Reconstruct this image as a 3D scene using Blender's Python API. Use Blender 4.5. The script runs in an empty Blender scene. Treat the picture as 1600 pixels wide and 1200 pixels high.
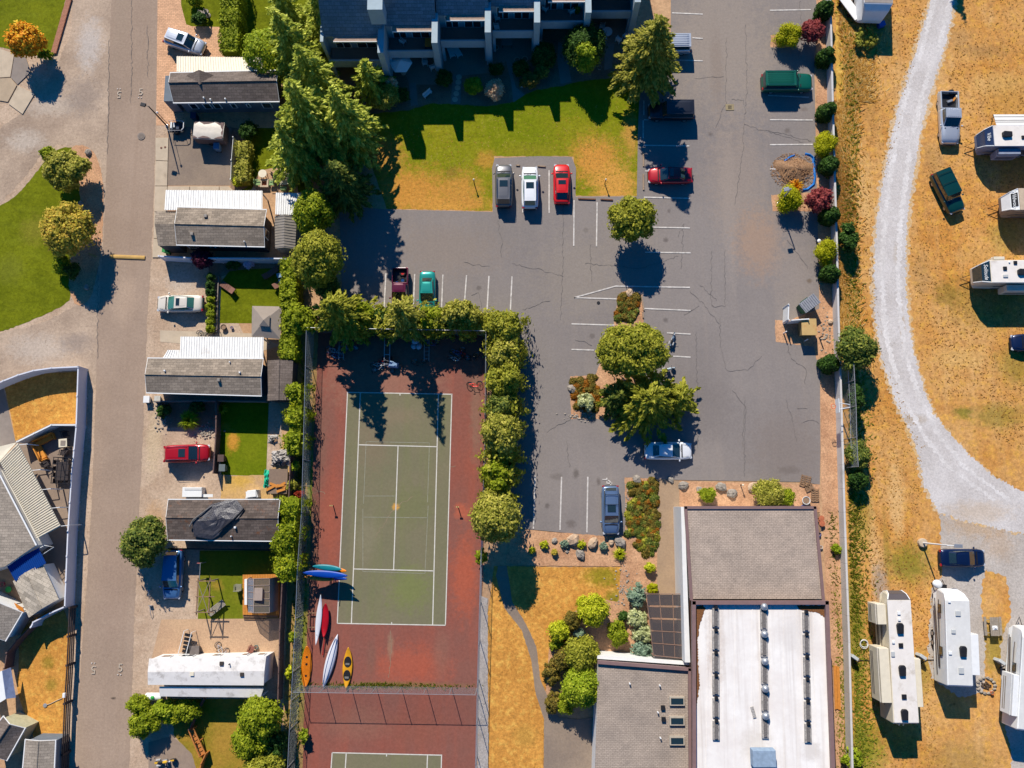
import bpy, math, random
import numpy as np
from mathutils import Vector, Matrix
sc = bpy.context.scene
col = sc.collection
R = math.radians
rnd = random.Random(7)
rng = np.random.default_rng(7)
# ------------------------------------------------------------------ camera
FPX = 1300.0; CAMH = 86.0
nx, ny = 810.0, 785.0                       # where the plumb line under the camera meets the picture
dn = Vector((nx-800, -(ny-600), -FPX)).normalized()
cz = -dn; cx = (Vector((1, 0, 0)) - cz*cz.x).normalized(); cy = cz.cross(cx)
ROT = Matrix((cx, cy, cz))                  # camera space -> world
cam_d = bpy.data.cameras.new('camera'); cam_d.sensor_width = 36; cam_d.lens = 36*FPX/1600
cam_d.clip_start = .5; cam_d.clip_end = 3000
cam = bpy.data.objects.new('camera', cam_d); col.objects.link(cam)
cam.matrix_world = Matrix.Translation((0, 0, CAMH)) @ ROT.to_4x4()
sc.camera = cam
# ------------------------------------------------------------------ light
SUN_EL = 38.5
sd = Vector((.30, -1, 0)).normalized()      # the way shadows fall
ray = Vector((sd.x*math.cos(R(SUN_EL)), sd.y*math.cos(R(SUN_EL)), -math.sin(R(SUN_EL))))
sl = bpy.data.lights.new('sun', 'SUN'); sl.energy = 5.0; sl.angle = R(.5); sl.color = (1, .93, .82)
so = bpy.data.objects.new('sun', sl); col.objects.link(so)
so.rotation_euler = ray.to_track_quat('-Z', 'Y').to_euler(); so.location = (-20, 60, 60)
w = bpy.data.worlds.new('World'); sc.world = w; w.use_nodes = True
wn = w.node_tree.nodes; wl = w.node_tree.links
sky = wn.new('ShaderNodeTexSky'); sky.sky_type = 'NISHITA'; sky.sun_disc = False
sky.sun_elevation = R(SUN_EL); sky.sun_rotation = math.atan2(-sd.x, -sd.y)
sky.ozone_density = 10.0; sky.air_density = 1.0; sky.dust_density = .3
hs = wn.new('ShaderNodeHueSaturation'); hs.inputs['Saturation'].default_value = 1.5   # deep blue late summer sky
wl.new(sky.outputs[0], hs.inputs['Color']); wl.new(hs.outputs[0], wn['Background'].inputs[0]); wn['Background'].inputs[1].default_value = .088
vs = sc.view_settings; vs.view_transform = 'Standard'; vs.look = 'None'; vs.gamma = 1; vs.exposure = .3
vs.use_curve_mapping = False
sc.cycles.max_bounces = 5; sc.cycles.diffuse_bounces = 2; sc.cycles.glossy_bounces = 2
sc.cycles.transmission_bounces = 3; sc.cycles.transparent_max_bounces = 6
# ------------------------------------------------------------------ helpers
def W(px, py, z=0.0):
    d = ROT @ Vector((px-800, -(py-600), -FPX))
    t = (z-CAMH)/d.z
    return Vector((d.x*t, d.y*t, z))
def P(r, g, b, k=1.25):                      # picture colour of a sunlit surface -> base colour
    f = lambda v: ((v/255+.055)/1.055)**2.4 if v > 10 else v/255/12.92
    return tuple(min(.85, f(v)/k) for v in (r, g, b))
def tag(o, label=None, cat=None, group=None, kind=None):
    if label: o['label'] = label
    if cat: o['category'] = cat
    if group: o['group'] = group
    if kind: o['kind'] = kind
    return o
def empty(name, loc, rz=0.0, label=None, cat=None, group=None):
    o = bpy.data.objects.new(name, None); col.objects.link(o)
    o.location = loc; o.rotation_euler = (0, 0, rz); o.empty_display_size = .3
    return tag(o, label, cat, group)
def copy_tree(o, parent=None):
    c = o.copy(); col.objects.link(c); c.parent = parent
    if parent: c.matrix_parent_inverse = Matrix()
    for ch in list(KIDS.get(o.name, ())): copy_tree(ch, c)
    return c
KIDS = {}
class MB:
    def __init__(s): s.v = []; s.f = []
    def add(s, vs_, fs):
        n = len(s.v); s.v += [tuple(v) for v in vs_]; s.f += [tuple(i+n for i in f) for f in fs]
    def box(s, c, d, rz=0.0, tilt=None):
        cx_, cy_, cz_ = c; hx, hy, hz = d[0]/2, d[1]/2, d[2]/2
        ca, sa = math.cos(rz), math.sin(rz); v = []
        for z in (-hz, hz):
            for x, y in ((-hx, -hy), (hx, -hy), (hx, hy), (-hx, hy)):
                p = Vector((x, y, z))
                if tilt: p = tilt @ p
                v.append((cx_+p.x*ca-p.y*sa, cy_+p.x*sa+p.y*ca, cz_+p.z))
        s.add(v, BOXF); return s
    def prism(s, pts, z0, z1):               # vertical prism from xy points
        n = len(pts); a = sum(pts[i][0]*pts[(i+1) % n][1]-pts[(i+1) % n][0]*pts[i][1] for i in range(n))
        if a < 0: pts = pts[::-1]
        v = [(p[0], p[1], z0) for p in pts]+[(p[0], p[1], z1) for p in pts]
        s.add(v, [tuple(range(n-1, -1, -1)), tuple(range(n, 2*n))]+[(i, (i+1) % n, n+(i+1) % n, n+i) for i in range(n)]); return s
    def slab(s, pts, t, nrm=None):           # planar polygon thickened by t against its normal
        pts = [Vector(p) for p in pts]; n = len(pts)
        N = Vector((0, 0, 0))
        for i in range(n): N += (pts[i]-pts[0]).cross(pts[(i+1) % n]-pts[0])
        N.normalize()
        ref = Vector(nrm) if nrm is not None else Vector((0, 0, 1))
        if N.dot(ref) < 0: pts = pts[::-1]; N = -N
        v = pts+[p-N*t for p in pts]
        s.add(v, [tuple(range(n)), tuple(range(2*n-1, n-1, -1))]+[(i, i+n, (i+1) % n+n, (i+1) % n) for i in range(n)]); return s
    def tube(s, path, r, n=6, r2=None, cap=True):
        path = [Vector(p) for p in path]; m = len(path); v = []
        for i, p in enumerate(path):
            d = (path[min(i+1, m-1)]-path[max(i-1, 0)]).normalized()
            a = d.orthogonal().normalized() if i == 0 else (a-d*a.dot(d)).normalized()
            b = d.cross(a); rr = r if r2 is None else r+(r2-r)*i/(m-1)
            for k in range(n):
                t = 2*math.pi*k/n; v.append(p+a*math.cos(t)*rr+b*math.sin(t)*rr)
        f = [(i*n+k, i*n+(k+1) % n, (i+1)*n+(k+1) % n, (i+1)*n+k) for i in range(m-1) for k in range(n)]
        if cap: f += [tuple(range(n-1, -1, -1)), tuple(range((m-1)*n, m*n))]
        s.add(v, f); return s
    def lathe(s, prof, c=(0, 0, 0), n=14):   # prof: (r, z)
        v = [(c[0]+r*math.cos(2*math.pi*k/n), c[1]+r*math.sin(2*math.pi*k/n), c[2]+z) for r, z in prof for k in range(n)]
        m = len(prof)
        f = [(i*n+k, i*n+(k+1) % n, (i+1)*n+(k+1) % n, (i+1)*n+k) for i in range(m-1) for k in range(n)]
        f += [tuple(range(n-1, -1, -1)), tuple(range((m-1)*n, m*n))]
        s.add(v, f); return s
    def torus(s, c, R_, r, ax='y', n=18, m=6, sx=1.0):
        v = []
        for i in range(n):
            a = 2*math.pi*i/n
            for j in range(m):
                b = 2*math.pi*j/m; q = R_+r*math.cos(b); u, w_, h = q*math.cos(a)*sx, q*math.sin(a), r*math.sin(b)
                v.append({'y': (c[0]+u, c[1]+h, c[2]+w_), 'z': (c[0]+u, c[1]+w_, c[2]+h), 'x': (c[0]+h, c[1]+u, c[2]+w_)}[ax])
        s.add(v, [(i*m+j, ((i+1) % n)*m+j, ((i+1) % n)*m+(j+1) % m, i*m+(j+1) % m) for i in range(n) for j in range(m)]); return s
    def ball(s, c, r, n=8, m=6):
        rx, ry, rz = (r, r, r) if not hasattr(r, '__len__') else r
        pr = [(math.sin(math.pi*i/m), -math.cos(math.pi*i/m)) for i in range(m+1)]
        v = [(c[0]+rx*max(a, .02)*math.cos(2*math.pi*k/n), c[1]+ry*max(a, .02)*math.sin(2*math.pi*k/n), c[2]+rz*b) for a, b in pr for k in range(n)]
        s.add(v, [(i*n+k, i*n+(k+1) % n, (i+1)*n+(k+1) % n, (i+1)*n+k) for i in range(m) for k in range(n)]); return s
    def build(s, name, mat, parent=None, world=False, smooth=False, kind=None, bevel=0, sub=0, label=None):
        vs_ = s.v
        if world and parent is not None:
            o0 = parent
            off = Vector((0, 0, 0)); rz = 0
            L = parent.location
            ca, sa = math.cos(-parent.rotation_euler.z), math.sin(-parent.rotation_euler.z)
            vs_ = [((x-L.x)*ca-(y-L.y)*sa, (x-L.x)*sa+(y-L.y)*ca, z-L.z) for x, y, z in s.v]
        me = bpy.data.meshes.new(name); me.from_pydata(vs_, [], s.f); me.validate()
        me.materials.append(mat)
        if smooth: me.polygons.foreach_set('use_smooth', [True]*len(me.polygons))
        o = bpy.data.objects.new(name, me); col.objects.link(o)
        if parent is not None:
            o.parent = parent; KIDS.setdefault(parent.name, []).append(o)
        if kind: o['kind'] = kind
        if label: o['label'] = label
        if bevel:
            b = o.modifiers.new('b', 'BEVEL'); b.width = bevel; b.segments = 2; b.limit_method = 'ANGLE'
        if sub:
            b = o.modifiers.new('s', 'SUBSURF'); b.levels = sub; b.render_levels = sub
        return o
BOXF = [(3, 2, 1, 0), (4, 5, 6, 7), (0, 1, 5, 4), (1, 2, 6, 5), (2, 3, 7, 6), (3, 0, 4, 7)]
def stone_mesh(c, r, flat=.6):
    m = MB(); n = 9; rows = 5; v = []
    for i in range(rows+1):
        a = math.pi*i/rows
        for k in range(n):
            t = 2*math.pi*k/n; q = r*rnd.uniform(.8, 1.15)
            v.append((c[0]+q*max(.05, math.sin(a))*math.cos(t), c[1]+q*max(.05, math.sin(a))*math.sin(t)*.8, c[2]+max(-.02, r*flat*.6-q*flat*math.cos(a))))
    m.add(v, [(i*n+k, i*n+(k+1) % n, (i+1)*n+(k+1) % n, (i+1)*n+k) for i in range(rows) for k in range(n)])
    return m
# ------------------------------------------------------------------ materials
def nodes(name, rough=.8, metal=0.0, spec=.3):
    m = bpy.data.materials.new(name); m.use_nodes = True
    nt = m.node_tree; b = nt.nodes['Principled BSDF']
    b.inputs['Roughness'].default_value = rough; b.inputs['Metallic'].default_value = metal
    b.inputs['Specular IOR Level'].default_value = spec
    return m, nt, b
def _noise(nt, vec, scale, detail=4, rough=.6):
    n = nt.nodes.new('ShaderNodeTexNoise'); n.inputs['Scale'].default_value = scale
    n.inputs['Detail'].default_value = detail; n.inputs['Roughness'].default_value = rough
    nt.links.new(vec, n.inputs['Vector']); return n.outputs['Fac']
def _ramp(nt, fac, stops):
    r = nt.nodes.new('ShaderNodeValToRGB'); e = r.color_ramp.elements
    e[0].position = stops[0][0]; e[0].color = (*stops[0][1], 1); e[1].position = stops[-1][0]; e[1].color = (*stops[-1][1], 1)
    for p, c in stops[1:-1]:
        x = e.new(p); x.color = (*c, 1)
    nt.links.new(fac, r.inputs[0]); return r.outputs[0]
def _mix(nt, fac, a, b, mode='MIX'):
    m = nt.nodes.new('ShaderNodeMix'); m.data_type = 'RGBA'; m.blend_type = mode
    for sock, val in ((m.inputs[0], fac), (m.inputs[6], a), (m.inputs[7], b)):
        if isinstance(val, (int, float)): sock.default_value = val
        elif isinstance(val, tuple): sock.default_value = (*val[:3], 1)
        else: nt.links.new(val, sock)
    return m.outputs[2]
def _math(nt, op, a, b=None, c=None, clamp=False):
    m = nt.nodes.new('ShaderNodeMath'); m.operation = op; m.use_clamp = clamp
    for i, val in enumerate((a, b, c)):
        if val is None: continue
        if isinstance(val, (int, float)): m.inputs[i].default_value = val
        else: nt.links.new(val, m.inputs[i])
    return m.outputs[0]
def _vec(nt, world=False):
    if world: return nt.nodes.new('ShaderNodeNewGeometry').outputs['Position']
    return nt.nodes.new('ShaderNodeTexCoord').outputs['Object']
def _bump(nt, b, h, strength, dist=.05):
    n = nt.nodes.new('ShaderNodeBump'); n.inputs['Strength'].default_value = strength; n.inputs['Distance'].default_value = dist
    nt.links.new(h, n.inputs['Height']); nt.links.new(n.outputs[0], b.inputs['Normal'])
def M(name, c, var=.15, scale=3.0, rough=.75, metal=0.0, bump=.0, spec=.3, coat=0.0, dirt=None, dirt_amt=.5):
    m, nt, b = nodes(name, rough, metal, spec)
    v = _vec(nt); f = _noise(nt, v, scale)
    lo = tuple(x*(1-var) for x in c); hi = tuple(min(.9, x*(1+var)) for x in c)
    o = _ramp(nt, f, [(.3, lo), (.7, hi)])
    if dirt:
        f2 = _noise(nt, v, scale*.35, 6, .7)
        k = _math(nt, 'MULTIPLY', _math(nt, 'SUBTRACT', f2, .62-.2*dirt_amt), 6.0, clamp=True)
        o = _mix(nt, _math(nt, 'MULTIPLY', k, .75), o, dirt)
    nt.links.new(o, b.inputs['Base Color'])
    if bump: _bump(nt, b, _noise(nt, v, scale*4), bump)
    if coat: b.inputs['Coat Weight'].default_value = coat; b.inputs['Coat Roughness'].default_value = .08
    return m
def ground(name, a, b_, big=.08, fine=3.0, fine_amt=.25, speck=None, speck_scale=2.0, speck_thr=.16, patches=(), bump=.3, stops=(.38, .62), rough=.95, streak=None, mott=None):
    """a, b_: two base tones mixed by large noise; fine noise varies value; patches: (px, py, r_px, colour, strength[, stretch_y])"""
    m, nt, b = nodes(name, rough, 0, .1)
    v = _vec(nt, True)
    o = _ramp(nt, _noise(nt, v, big, 6, .65), [(stops[0], a), (stops[1], b_)])
    if streak:
        mp = nt.nodes.new('ShaderNodeMapping'); mp.inputs['Scale'].default_value = streak[0]; nt.links.new(v, mp.inputs[0])
        f = _noise(nt, mp.outputs[0], 1, 5, .6)
        o = _mix(nt, _math(nt, 'MULTIPLY', _math(nt, 'SUBTRACT', f, .5), streak[2], clamp=True), o, streak[1])
    if mott:
        f = _noise(nt, v, mott[0], 4, .7)
        o = _mix(nt, _math(nt, 'MULTIPLY', _math(nt, 'SUBTRACT', f, .5), 4, clamp=True), o, mott[1]); o = _mix(nt, _math(nt, 'MULTIPLY', _math(nt, 'SUBTRACT', .46, f), 4, clamp=True), o, mott[2])
    wob = _noise(nt, v, 1.3, 9, .85)
    for p in patches:
        px, py, r, c, st = p[:5]; sy = p[5] if len(p) > 5 else 1.0
        q = W(px, py); rw = r/15.0
        mp = nt.nodes.new('ShaderNodeMapping'); mp.vector_type = 'POINT'
        mp.inputs['Location'].default_value = (-q.x/rw, -q.y/(rw*sy), 0); mp.inputs['Scale'].default_value = (1/rw, 1/(rw*sy), 0)
        nt.links.new(v, mp.inputs[0])
        ln = nt.nodes.new('ShaderNodeVectorMath'); ln.operation = 'LENGTH'; nt.links.new(mp.outputs[0], ln.inputs[0])
        d = _math(nt, 'ADD', ln.outputs['Value'], _math(nt, 'MULTIPLY', _math(nt, 'SUBTRACT', wob, .5), 2.6))
        k = _math(nt, 'MULTIPLY', _math(nt, 'MULTIPLY', _math(nt, 'SUBTRACT', 1.05, d), 1.5, clamp=True), st)
        o = _mix(nt, k, o, c)
    f1 = _noise(nt, v, fine*.45, 6, .85)
    val = _math(nt, 'MULTIPLY_ADD', f1, fine_amt*4.2, 1-fine_amt*2.1)
    cc = nt.nodes.new('ShaderNodeCombineColor')
    for i in range(3): nt.links.new(val, cc.inputs[i])
    o = _mix(nt, 1.0, o, cc.outputs[0], 'MULTIPLY')
    if speck:
        vo = nt.nodes.new('ShaderNodeTexVoronoi'); vo.inputs['Scale'].default_value = speck_scale; nt.links.new(v, vo.inputs['Vector'])
        k = _math(nt, 'LESS_THAN', vo.outputs['Distance'], speck_thr)
        k = _math(nt, 'MULTIPLY', k, _math(nt, 'MULTIPLY', _math(nt, 'SUBTRACT', _noise(nt, v, .5), .42), 5, clamp=True))
        o = _mix(nt, _math(nt, 'MULTIPLY', k, .6), o, speck)
    nt.links.new(o, b.inputs['Base Color'])
    if bump: _bump(nt, b, f1, bump, .06)
    return m
def shingle(name, c, var=.25, row=.26, axis=0, moss=None, rot=0.0):
    m, nt, b = nodes(name, .92, 0, .12)
    v = _vec(nt, True)
    mp = nt.nodes.new('ShaderNodeMapping'); mp.inputs['Rotation'].default_value = (0, 0, rot); nt.links.new(v, mp.inputs[0])
    br = nt.nodes.new('ShaderNodeTexBrick'); nt.links.new(mp.outputs[0], br.inputs['Vector'])
    br.inputs['Scale'].default_value = 1; br.inputs['Brick Width'].default_value = row*2.2; br.inputs['Row Height'].default_value = row
    br.inputs['Mortar Size'].default_value = .018; br.inputs['Mortar Smooth'].default_value = .4
    br.inputs['Color1'].default_value = (*[x*(1+var) for x in c], 1); br.inputs['Color2'].default_value = (*[x*(1-var) for x in c], 1)
    br.inputs['Mortar'].default_value = (*[x*.55 for x in c], 1)
    f = _noise(nt, v, .5, 6, .7)
    o = _mix(nt, 1.0, br.outputs[0], _ramp(nt, f, [(.3, (.8, .8, .8)), (.7, (1.15, 1.13, 1.1))]), 'MULTIPLY')
    g = _noise(nt, v, 12, 3)
    o = _mix(nt, 1.0, o, _ramp(nt, g, [(.3, (.75,)*3), (.7, (1.2,)*3)]), 'MULTIPLY')
    if moss:
        f2 = _noise(nt, v, .9, 7, .8)
        o = _mix(nt, _math(nt, 'MULTIPLY', _math(nt, 'SUBTRACT', f2, .56), 7, clamp=True), o, moss)
    nt.links.new(o, b.inputs['Base Color']); _bump(nt, b, br.outputs['Fac'], -.4, .02)
    return m
def leafmat(name, c, c2=None, trans=.35, var=.35):
    m, nt, b = nodes(name, .6, 0, .15)
    isl = nt.nodes.new('ShaderNodeNewGeometry').outputs['Random Per Island']
    c2 = c2 or tuple(x*1.5 for x in c)
    lo = tuple(x*(1-var) for x in c)
    f = _noise(nt, _vec(nt), .8, 3)
    k = _math(nt, 'ADD', _math(nt, 'MULTIPLY', isl, .6), _math(nt, 'MULTIPLY', f, .45), clamp=True)
    o = _ramp(nt, k, [(.15, lo), (.5, c), (.85, c2)])
    nt.links.new(o, b.inputs['Base Color'])
    t = nt.nodes.new('ShaderNodeBsdfTranslucent'); nt.links.new(o, t.inputs[0])
    ms = nt.nodes.new('ShaderNodeMixShader'); ms.inputs[0].default_value = trans
    out = nt.nodes['Material Output']
    nt.links.new(b.outputs[0], ms.inputs[1]); nt.links.new(t.outputs[0], ms.inputs[2]); nt.links.new(ms.outputs[0], out.inputs[0])
    return m
def glass(name, c, rough=.06, metal=0.0):
    m, nt, b = nodes(name, rough, metal, .8)
    b.inputs['Base Color'].default_value = (*c, 1); b.inputs['Coat Weight'].default_value = .6; b.inputs['Coat Roughness'].default_value = .03
    return m
white = M('white_paint', (.74, .74, .72), .05, 2, .5)
offwhite = M('offwhite_siding', (.62, .61, .58), .06, 2, .7, bump=.1)
cream = M('cream_metal', P(238, 226, 200), .06, 2, .5, dirt=(.3, .25, .2), dirt_amt=.1)
whiterib = M('white_ribbed_metal', (.70, .69, .66), .08, 1.5, .45, dirt=(.32, .24, .17), dirt_amt=.25)
greyrib = M('grey_ribbed_metal', P(150, 142, 132), .12, 1.5, .5)
black = M('black_plastic', (.012, .012, .014), .2, 4, .5)
rubber = M('rubber', (.015, .015, .015), .2, 4, .85)
steel = M('galvanised_steel', (.42, .43, .44), .1, 6, .4, .6)
wire = M('chain_link_wire', (.33, .35, .36), .1, 6, .45, .4)
darkmetal = M('dark_metal', (.03, .03, .033), .2, 5, .45, .5)
chrome = M('chrome', (.6, .6, .6), .05, 5, .15, 1.0)
wood = M('weathered_wood', P(150, 118, 90), .25, 5, .85, bump=.3)
newwood = M('new_cedar', P(214, 140, 60), .15, 5, .7, bump=.2)
brownwood = M('brown_fence_wood', P(112, 88, 82), .25, 6, .85, bump=.3)
bark = M('bark', (.10, .07, .05), .3, 8, .95, bump=.5)
concrete = M('concrete', P(205, 186, 160), .1, 1.2, .9, bump=.15, dirt=P(150, 130, 108), dirt_amt=.25)
greyconc = M('grey_concrete', P(150, 138, 128), .1, 1.2, .9, bump=.15)
stone = M('grey_stone', P(165, 155, 142), .3, 3, .95, bump=.5)
glassd = glass('dark_window_glass', (.015, .03, .035))
glassg = glass('green_tinted_glass', P(70, 125, 105), .08)
blueplastic = M('blue_plastic', P(30, 95, 190), .1, 3, .4)
greenplastic = M('green_plastic', P(60, 180, 80), .1, 3, .4)
redplastic = M('red_plastic', P(200, 40, 35), .1, 3, .4)
tealcloth = M('teal_tarp', P(30, 190, 150), .2, 8, .5, bump=.5)
yellowpaint = M('faded_yellow_paint', P(205, 165, 95), .15, 2, .8)
linepaint = M('white_line_paint', P(215, 208, 200), .25, 3, .8, dirt=P(150, 142, 135), dirt_amt=.35)
def prism_px(mb, pts, z0, z1): mb.prism([tuple(W(x, y, z1)[:2]) for x, y in pts], z0, z1)
def rough(pts, amp, step):                  # ragged outline
    out = []; n = len(pts)
    for i in range(n):
        a = Vector(pts[i]); b = Vector(pts[(i+1) % n]); L = (b-a).length; k = max(1, int(L/step))
        nrm = Vector((-(b-a).y, (b-a).x)).normalized() if L else Vector((0, 0))
        for j in range(k):
            q = a.lerp(b, j/k)+nrm*rnd.uniform(-amp, amp); out.append((q.x, q.y))
    return out
def smoothp(pts, it=2):                       # Chaikin rounding of a closed outline
    for _ in range(it):
        q = []
        for i in range(len(pts)):
            a, b = pts[i], pts[(i+1) % len(pts)]
            q += [(a[0]*.75+b[0]*.25, a[1]*.75+b[1]*.25), (a[0]*.25+b[0]*.75, a[1]*.25+b[1]*.75)]
        pts = q
    return pts
LAYER = [0]; SHEETS = []
def sheet(name, pts, mat, amp=0, step=6, smooth=0, z=None, parent=None, label=None, kind='structure'):
    if smooth: pts = smoothp(pts, smooth)
    if amp: pts = rough(pts, amp, step)
    bb = (min(p[0] for p in pts), min(p[1] for p in pts), max(p[0] for p in pts), max(p[1] for p in pts))
    lev = 1+max([l for b, l in SHEETS if b[0] < bb[2] and bb[0] < b[2] and b[1] < bb[3] and bb[1] < b[3]] or [-1])
    SHEETS.append((bb, lev)); LAYER[0] = max(LAYER[0], lev)
    zz = lev*.004 if z is None else z
    me = bpy.data.meshes.new(name)
    me.from_pydata([tuple(W(x, y, zz)) for x, y in pts], [], [tuple(range(len(pts)))])
    me.materials.append(mat); o = bpy.data.objects.new(name, me); col.objects.link(o)
    if me.polygons[0].normal.z < 0: me.flip_normals()
    if kind: o['kind'] = kind
    if label: o['label'] = label
    if parent is not None: o.parent = parent
    return o, zz

def text_mesh(name, cu):
    t = bpy.data.objects.new('tmp', cu); col.objects.link(t); bpy.context.view_layer.update()
    me = bpy.data.meshes.new_from_object(t.evaluated_get(bpy.context.evaluated_depsgraph_get())); me.name = name
    bpy.data.objects.remove(t, do_unlink=True); o = bpy.data.objects.new(name, me); col.objects.link(o); return o
# ================================================================== GROUND
asph = P(150, 141, 135); asph2 = P(138, 130, 126)
gold = P(208, 144, 70); tan_ = P(222, 170, 104); ggreen = P(120, 124, 34); dgreen = P(100, 108, 10)
soil = ground('dry_soil', P(212, 172, 132), P(192, 152, 116), .3, 5, .35, speck=P(120, 90, 60))
field_m = ground('dry_field_grass', gold, tan_, .12, 6, .5, mott=(1.1, P(232, 176, 78), P(176, 124, 74)), speck=P(120, 92, 40), speck_scale=1.6, speck_thr=.2, bump=.8,
    streak=((.5, .12, 1), P(232, 196, 140), 1.6), patches=[(1560, 130, 60, P(228, 184, 116), .6, .4), (1350, 300, 18, P(226, 184, 120), .6, 5), (1500, 560, 50, P(224, 180, 110), .6, .4), (1440, 430, 20, P(186, 144, 92), .6, 2), (1500, 60, 26, P(190, 148, 96), .6), (1400, 780, 16, P(232, 190, 130), .7, 5), (1365, 860, 8, P(228, 180, 120), .7, 12), (1385, 860, 6, P(150, 128, 50), .5, 12), (1460, 250, 20, P(184, 142, 90), .6, 2), (1525, 400, 40, P(196, 150, 86), .6, .5), (1360, 160, 16, P(190, 142, 80), .6, 4), (1540, 470, 80, P(150, 125, 50), .55, .7), (1560, 650, 50, ggreen, .5, .5), (1480, 460, 26, P(140, 118, 48), .6),
    (1505, 645, 20, P(110, 120, 40), .7, .6), (1330, 980, 28, ggreen, .7, 4.5), (1420, 880, 42, P(128, 130, 40), .75, .9), (1345, 800, 22, P(150, 140, 50), .5, 3), (1590, 570, 40, ggreen, .5),
    (1350, 1170, 40, P(130, 140, 30), .8, 1.2), (1555, 1010, 26, ggreen, .6, 2), (1500, 1190, 60, P(160, 130, 70), .5, .6), (1375, 915, 14, P(170, 155, 140), .8, 3), (1580, 160, 60, P(190, 140, 60), .4),
    (1540, 80, 50, P(160, 125, 80), .45, .3), (1320, 1080, 12, ggreen, .7, 8), (1570, 370, 34, P(150, 140, 60), .5), (1440, 1050, 20, P(140, 140, 55), .5, 2), (1385, 60, 34, P(170, 140, 90), .4)])
gravel_m = ground('pale_crushed_gravel', P(222, 215, 210), P(206, 198, 192), .25, 9, .3, speck=P(165, 152, 140), speck_scale=4, speck_thr=.2, bump=.6,
    patches=[(1428, 655, 22, P(185, 165, 140), .6, .4), (1402, 400, 8, P(196, 180, 160), .5, 3), (1530, 800, 60, P(205, 178, 145), .5, .35), (1410, 510, 5, P(190, 165, 130), .6, 9)])
greygravel_m = ground('grey_gravel', P(204, 194, 184), P(188, 176, 164), .3, 10, .42, speck=P(120, 108, 98), speck_scale=3.5, bump=.7,
    patches=[(1530, 820, 60, P(200, 165, 125), .6, .4), (1560, 850, 30, P(196, 160, 120), .4)])
lane_m = ground('worn_lane_asphalt', P(178, 155, 135), P(167, 145, 126), .15, 9, .24, streak=((2.2, .02, 1), P(160, 136, 116), 1.3), bump=.35,
    patches=[(165, 200, 40, P(158, 138, 120), .4, 4), (195, 470, 24, P(196, 170, 146), .5, 2), (180, 900, 30, P(164, 140, 122), .5, 4), (177, 1091, 5, P(70, 62, 56), .8, .5), (190, 20, 20, P(166, 146, 126), .5, 6)])
dirtroad_m = ground('worn_gravel_road', P(202, 178, 154), P(170, 148, 128), .16, 8, .35, speck=P(140, 120, 100), bump=.5,
    patches=[(80, 165, 60, P(206, 190, 172), .6, .4), (140, 70, 26, P(205, 195, 186), .7, 2.2), (40, 220, 40, P(210, 196, 180), .6, .6), (60, 545, 60, P(200, 186, 172), .6, .5), (120, 535, 30, P(152, 138, 128), .6, .7), (130, 150, 40, P(150, 135, 124), .6)])
sidegravel_m = ground('roadside_gravel', P(210, 184, 158), P(190, 162, 136), .35, 9, .42, speck=P(120, 96, 70), speck_scale=3, bump=.7,
    patches=[(270, 560, 30, P(210, 186, 160), .4), (240, 820, 20, P(214, 166, 110), .5, 2), (285, 440, 30, P(196, 182, 168), .6), (240, 690, 16, P(214, 190, 150), .5, 4)])
lot_m = ground('parking_asphalt', asph, asph2, .06, 10, .16, bump=.25, streak=((.9, .05, 1), P(166, 152, 140), 1.0),
    patches=[(1110, 210, 5, P(104, 96, 92), .7), (1045, 330, 4, P(108, 100, 96), .7), (1040, 375, 5, P(104, 96, 92), .7), (748, 450, 5, P(108, 100, 96), .7), (1230, 205, 6, P(110, 100, 94), .6), (1040, 500, 5, P(108, 100, 96), .7), (925, 525, 5, P(108, 100, 96), .7), (915, 360, 5, P(112, 104, 98), .6), (855, 790, 5, P(104, 96, 92), .7), (1190, 120, 30, P(156, 142, 132), .5, 3), (1140, 330, 16, P(168, 156, 146), .5, 9), (1100, 640, 60, P(132, 124, 120), .6), (780, 370, 60, P(142, 134, 128), .6, .5), (850, 600, 30, P(144, 136, 130), .5, 3), (1130, 60, 110, P(166, 152, 138), .7, 1.6), (1150, 280, 60, P(164, 148, 134), .6, 2.2), (1185, 380, 46, P(182, 148, 120), .55, 1.5), (1230, 700, 70, P(138, 126, 118), .6), (700, 390, 110, P(150, 136, 124), .6, .5),
    (900, 430, 90, P(158, 146, 132), .5), (870, 745, 12, P(112, 104, 98), .5, .5), (900, 740, 6, P(104, 96, 90), .7, 1.4), (893, 818, 9, P(108, 98, 92), .6, .8), (1264, 439, 5, P(96, 76, 56), .9), (1232, 735, 20, P(116, 106, 100), .5, .4), (935, 752, 4, P(110, 100, 94), .7, 1.6),
    (1256, 171, 9, P(126, 114, 106), .6, .5), (1240, 430, 40, P(164, 150, 138), .5, 2.4), (1120, 110, 14, P(142, 126, 114), .4, 6)])
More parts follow.
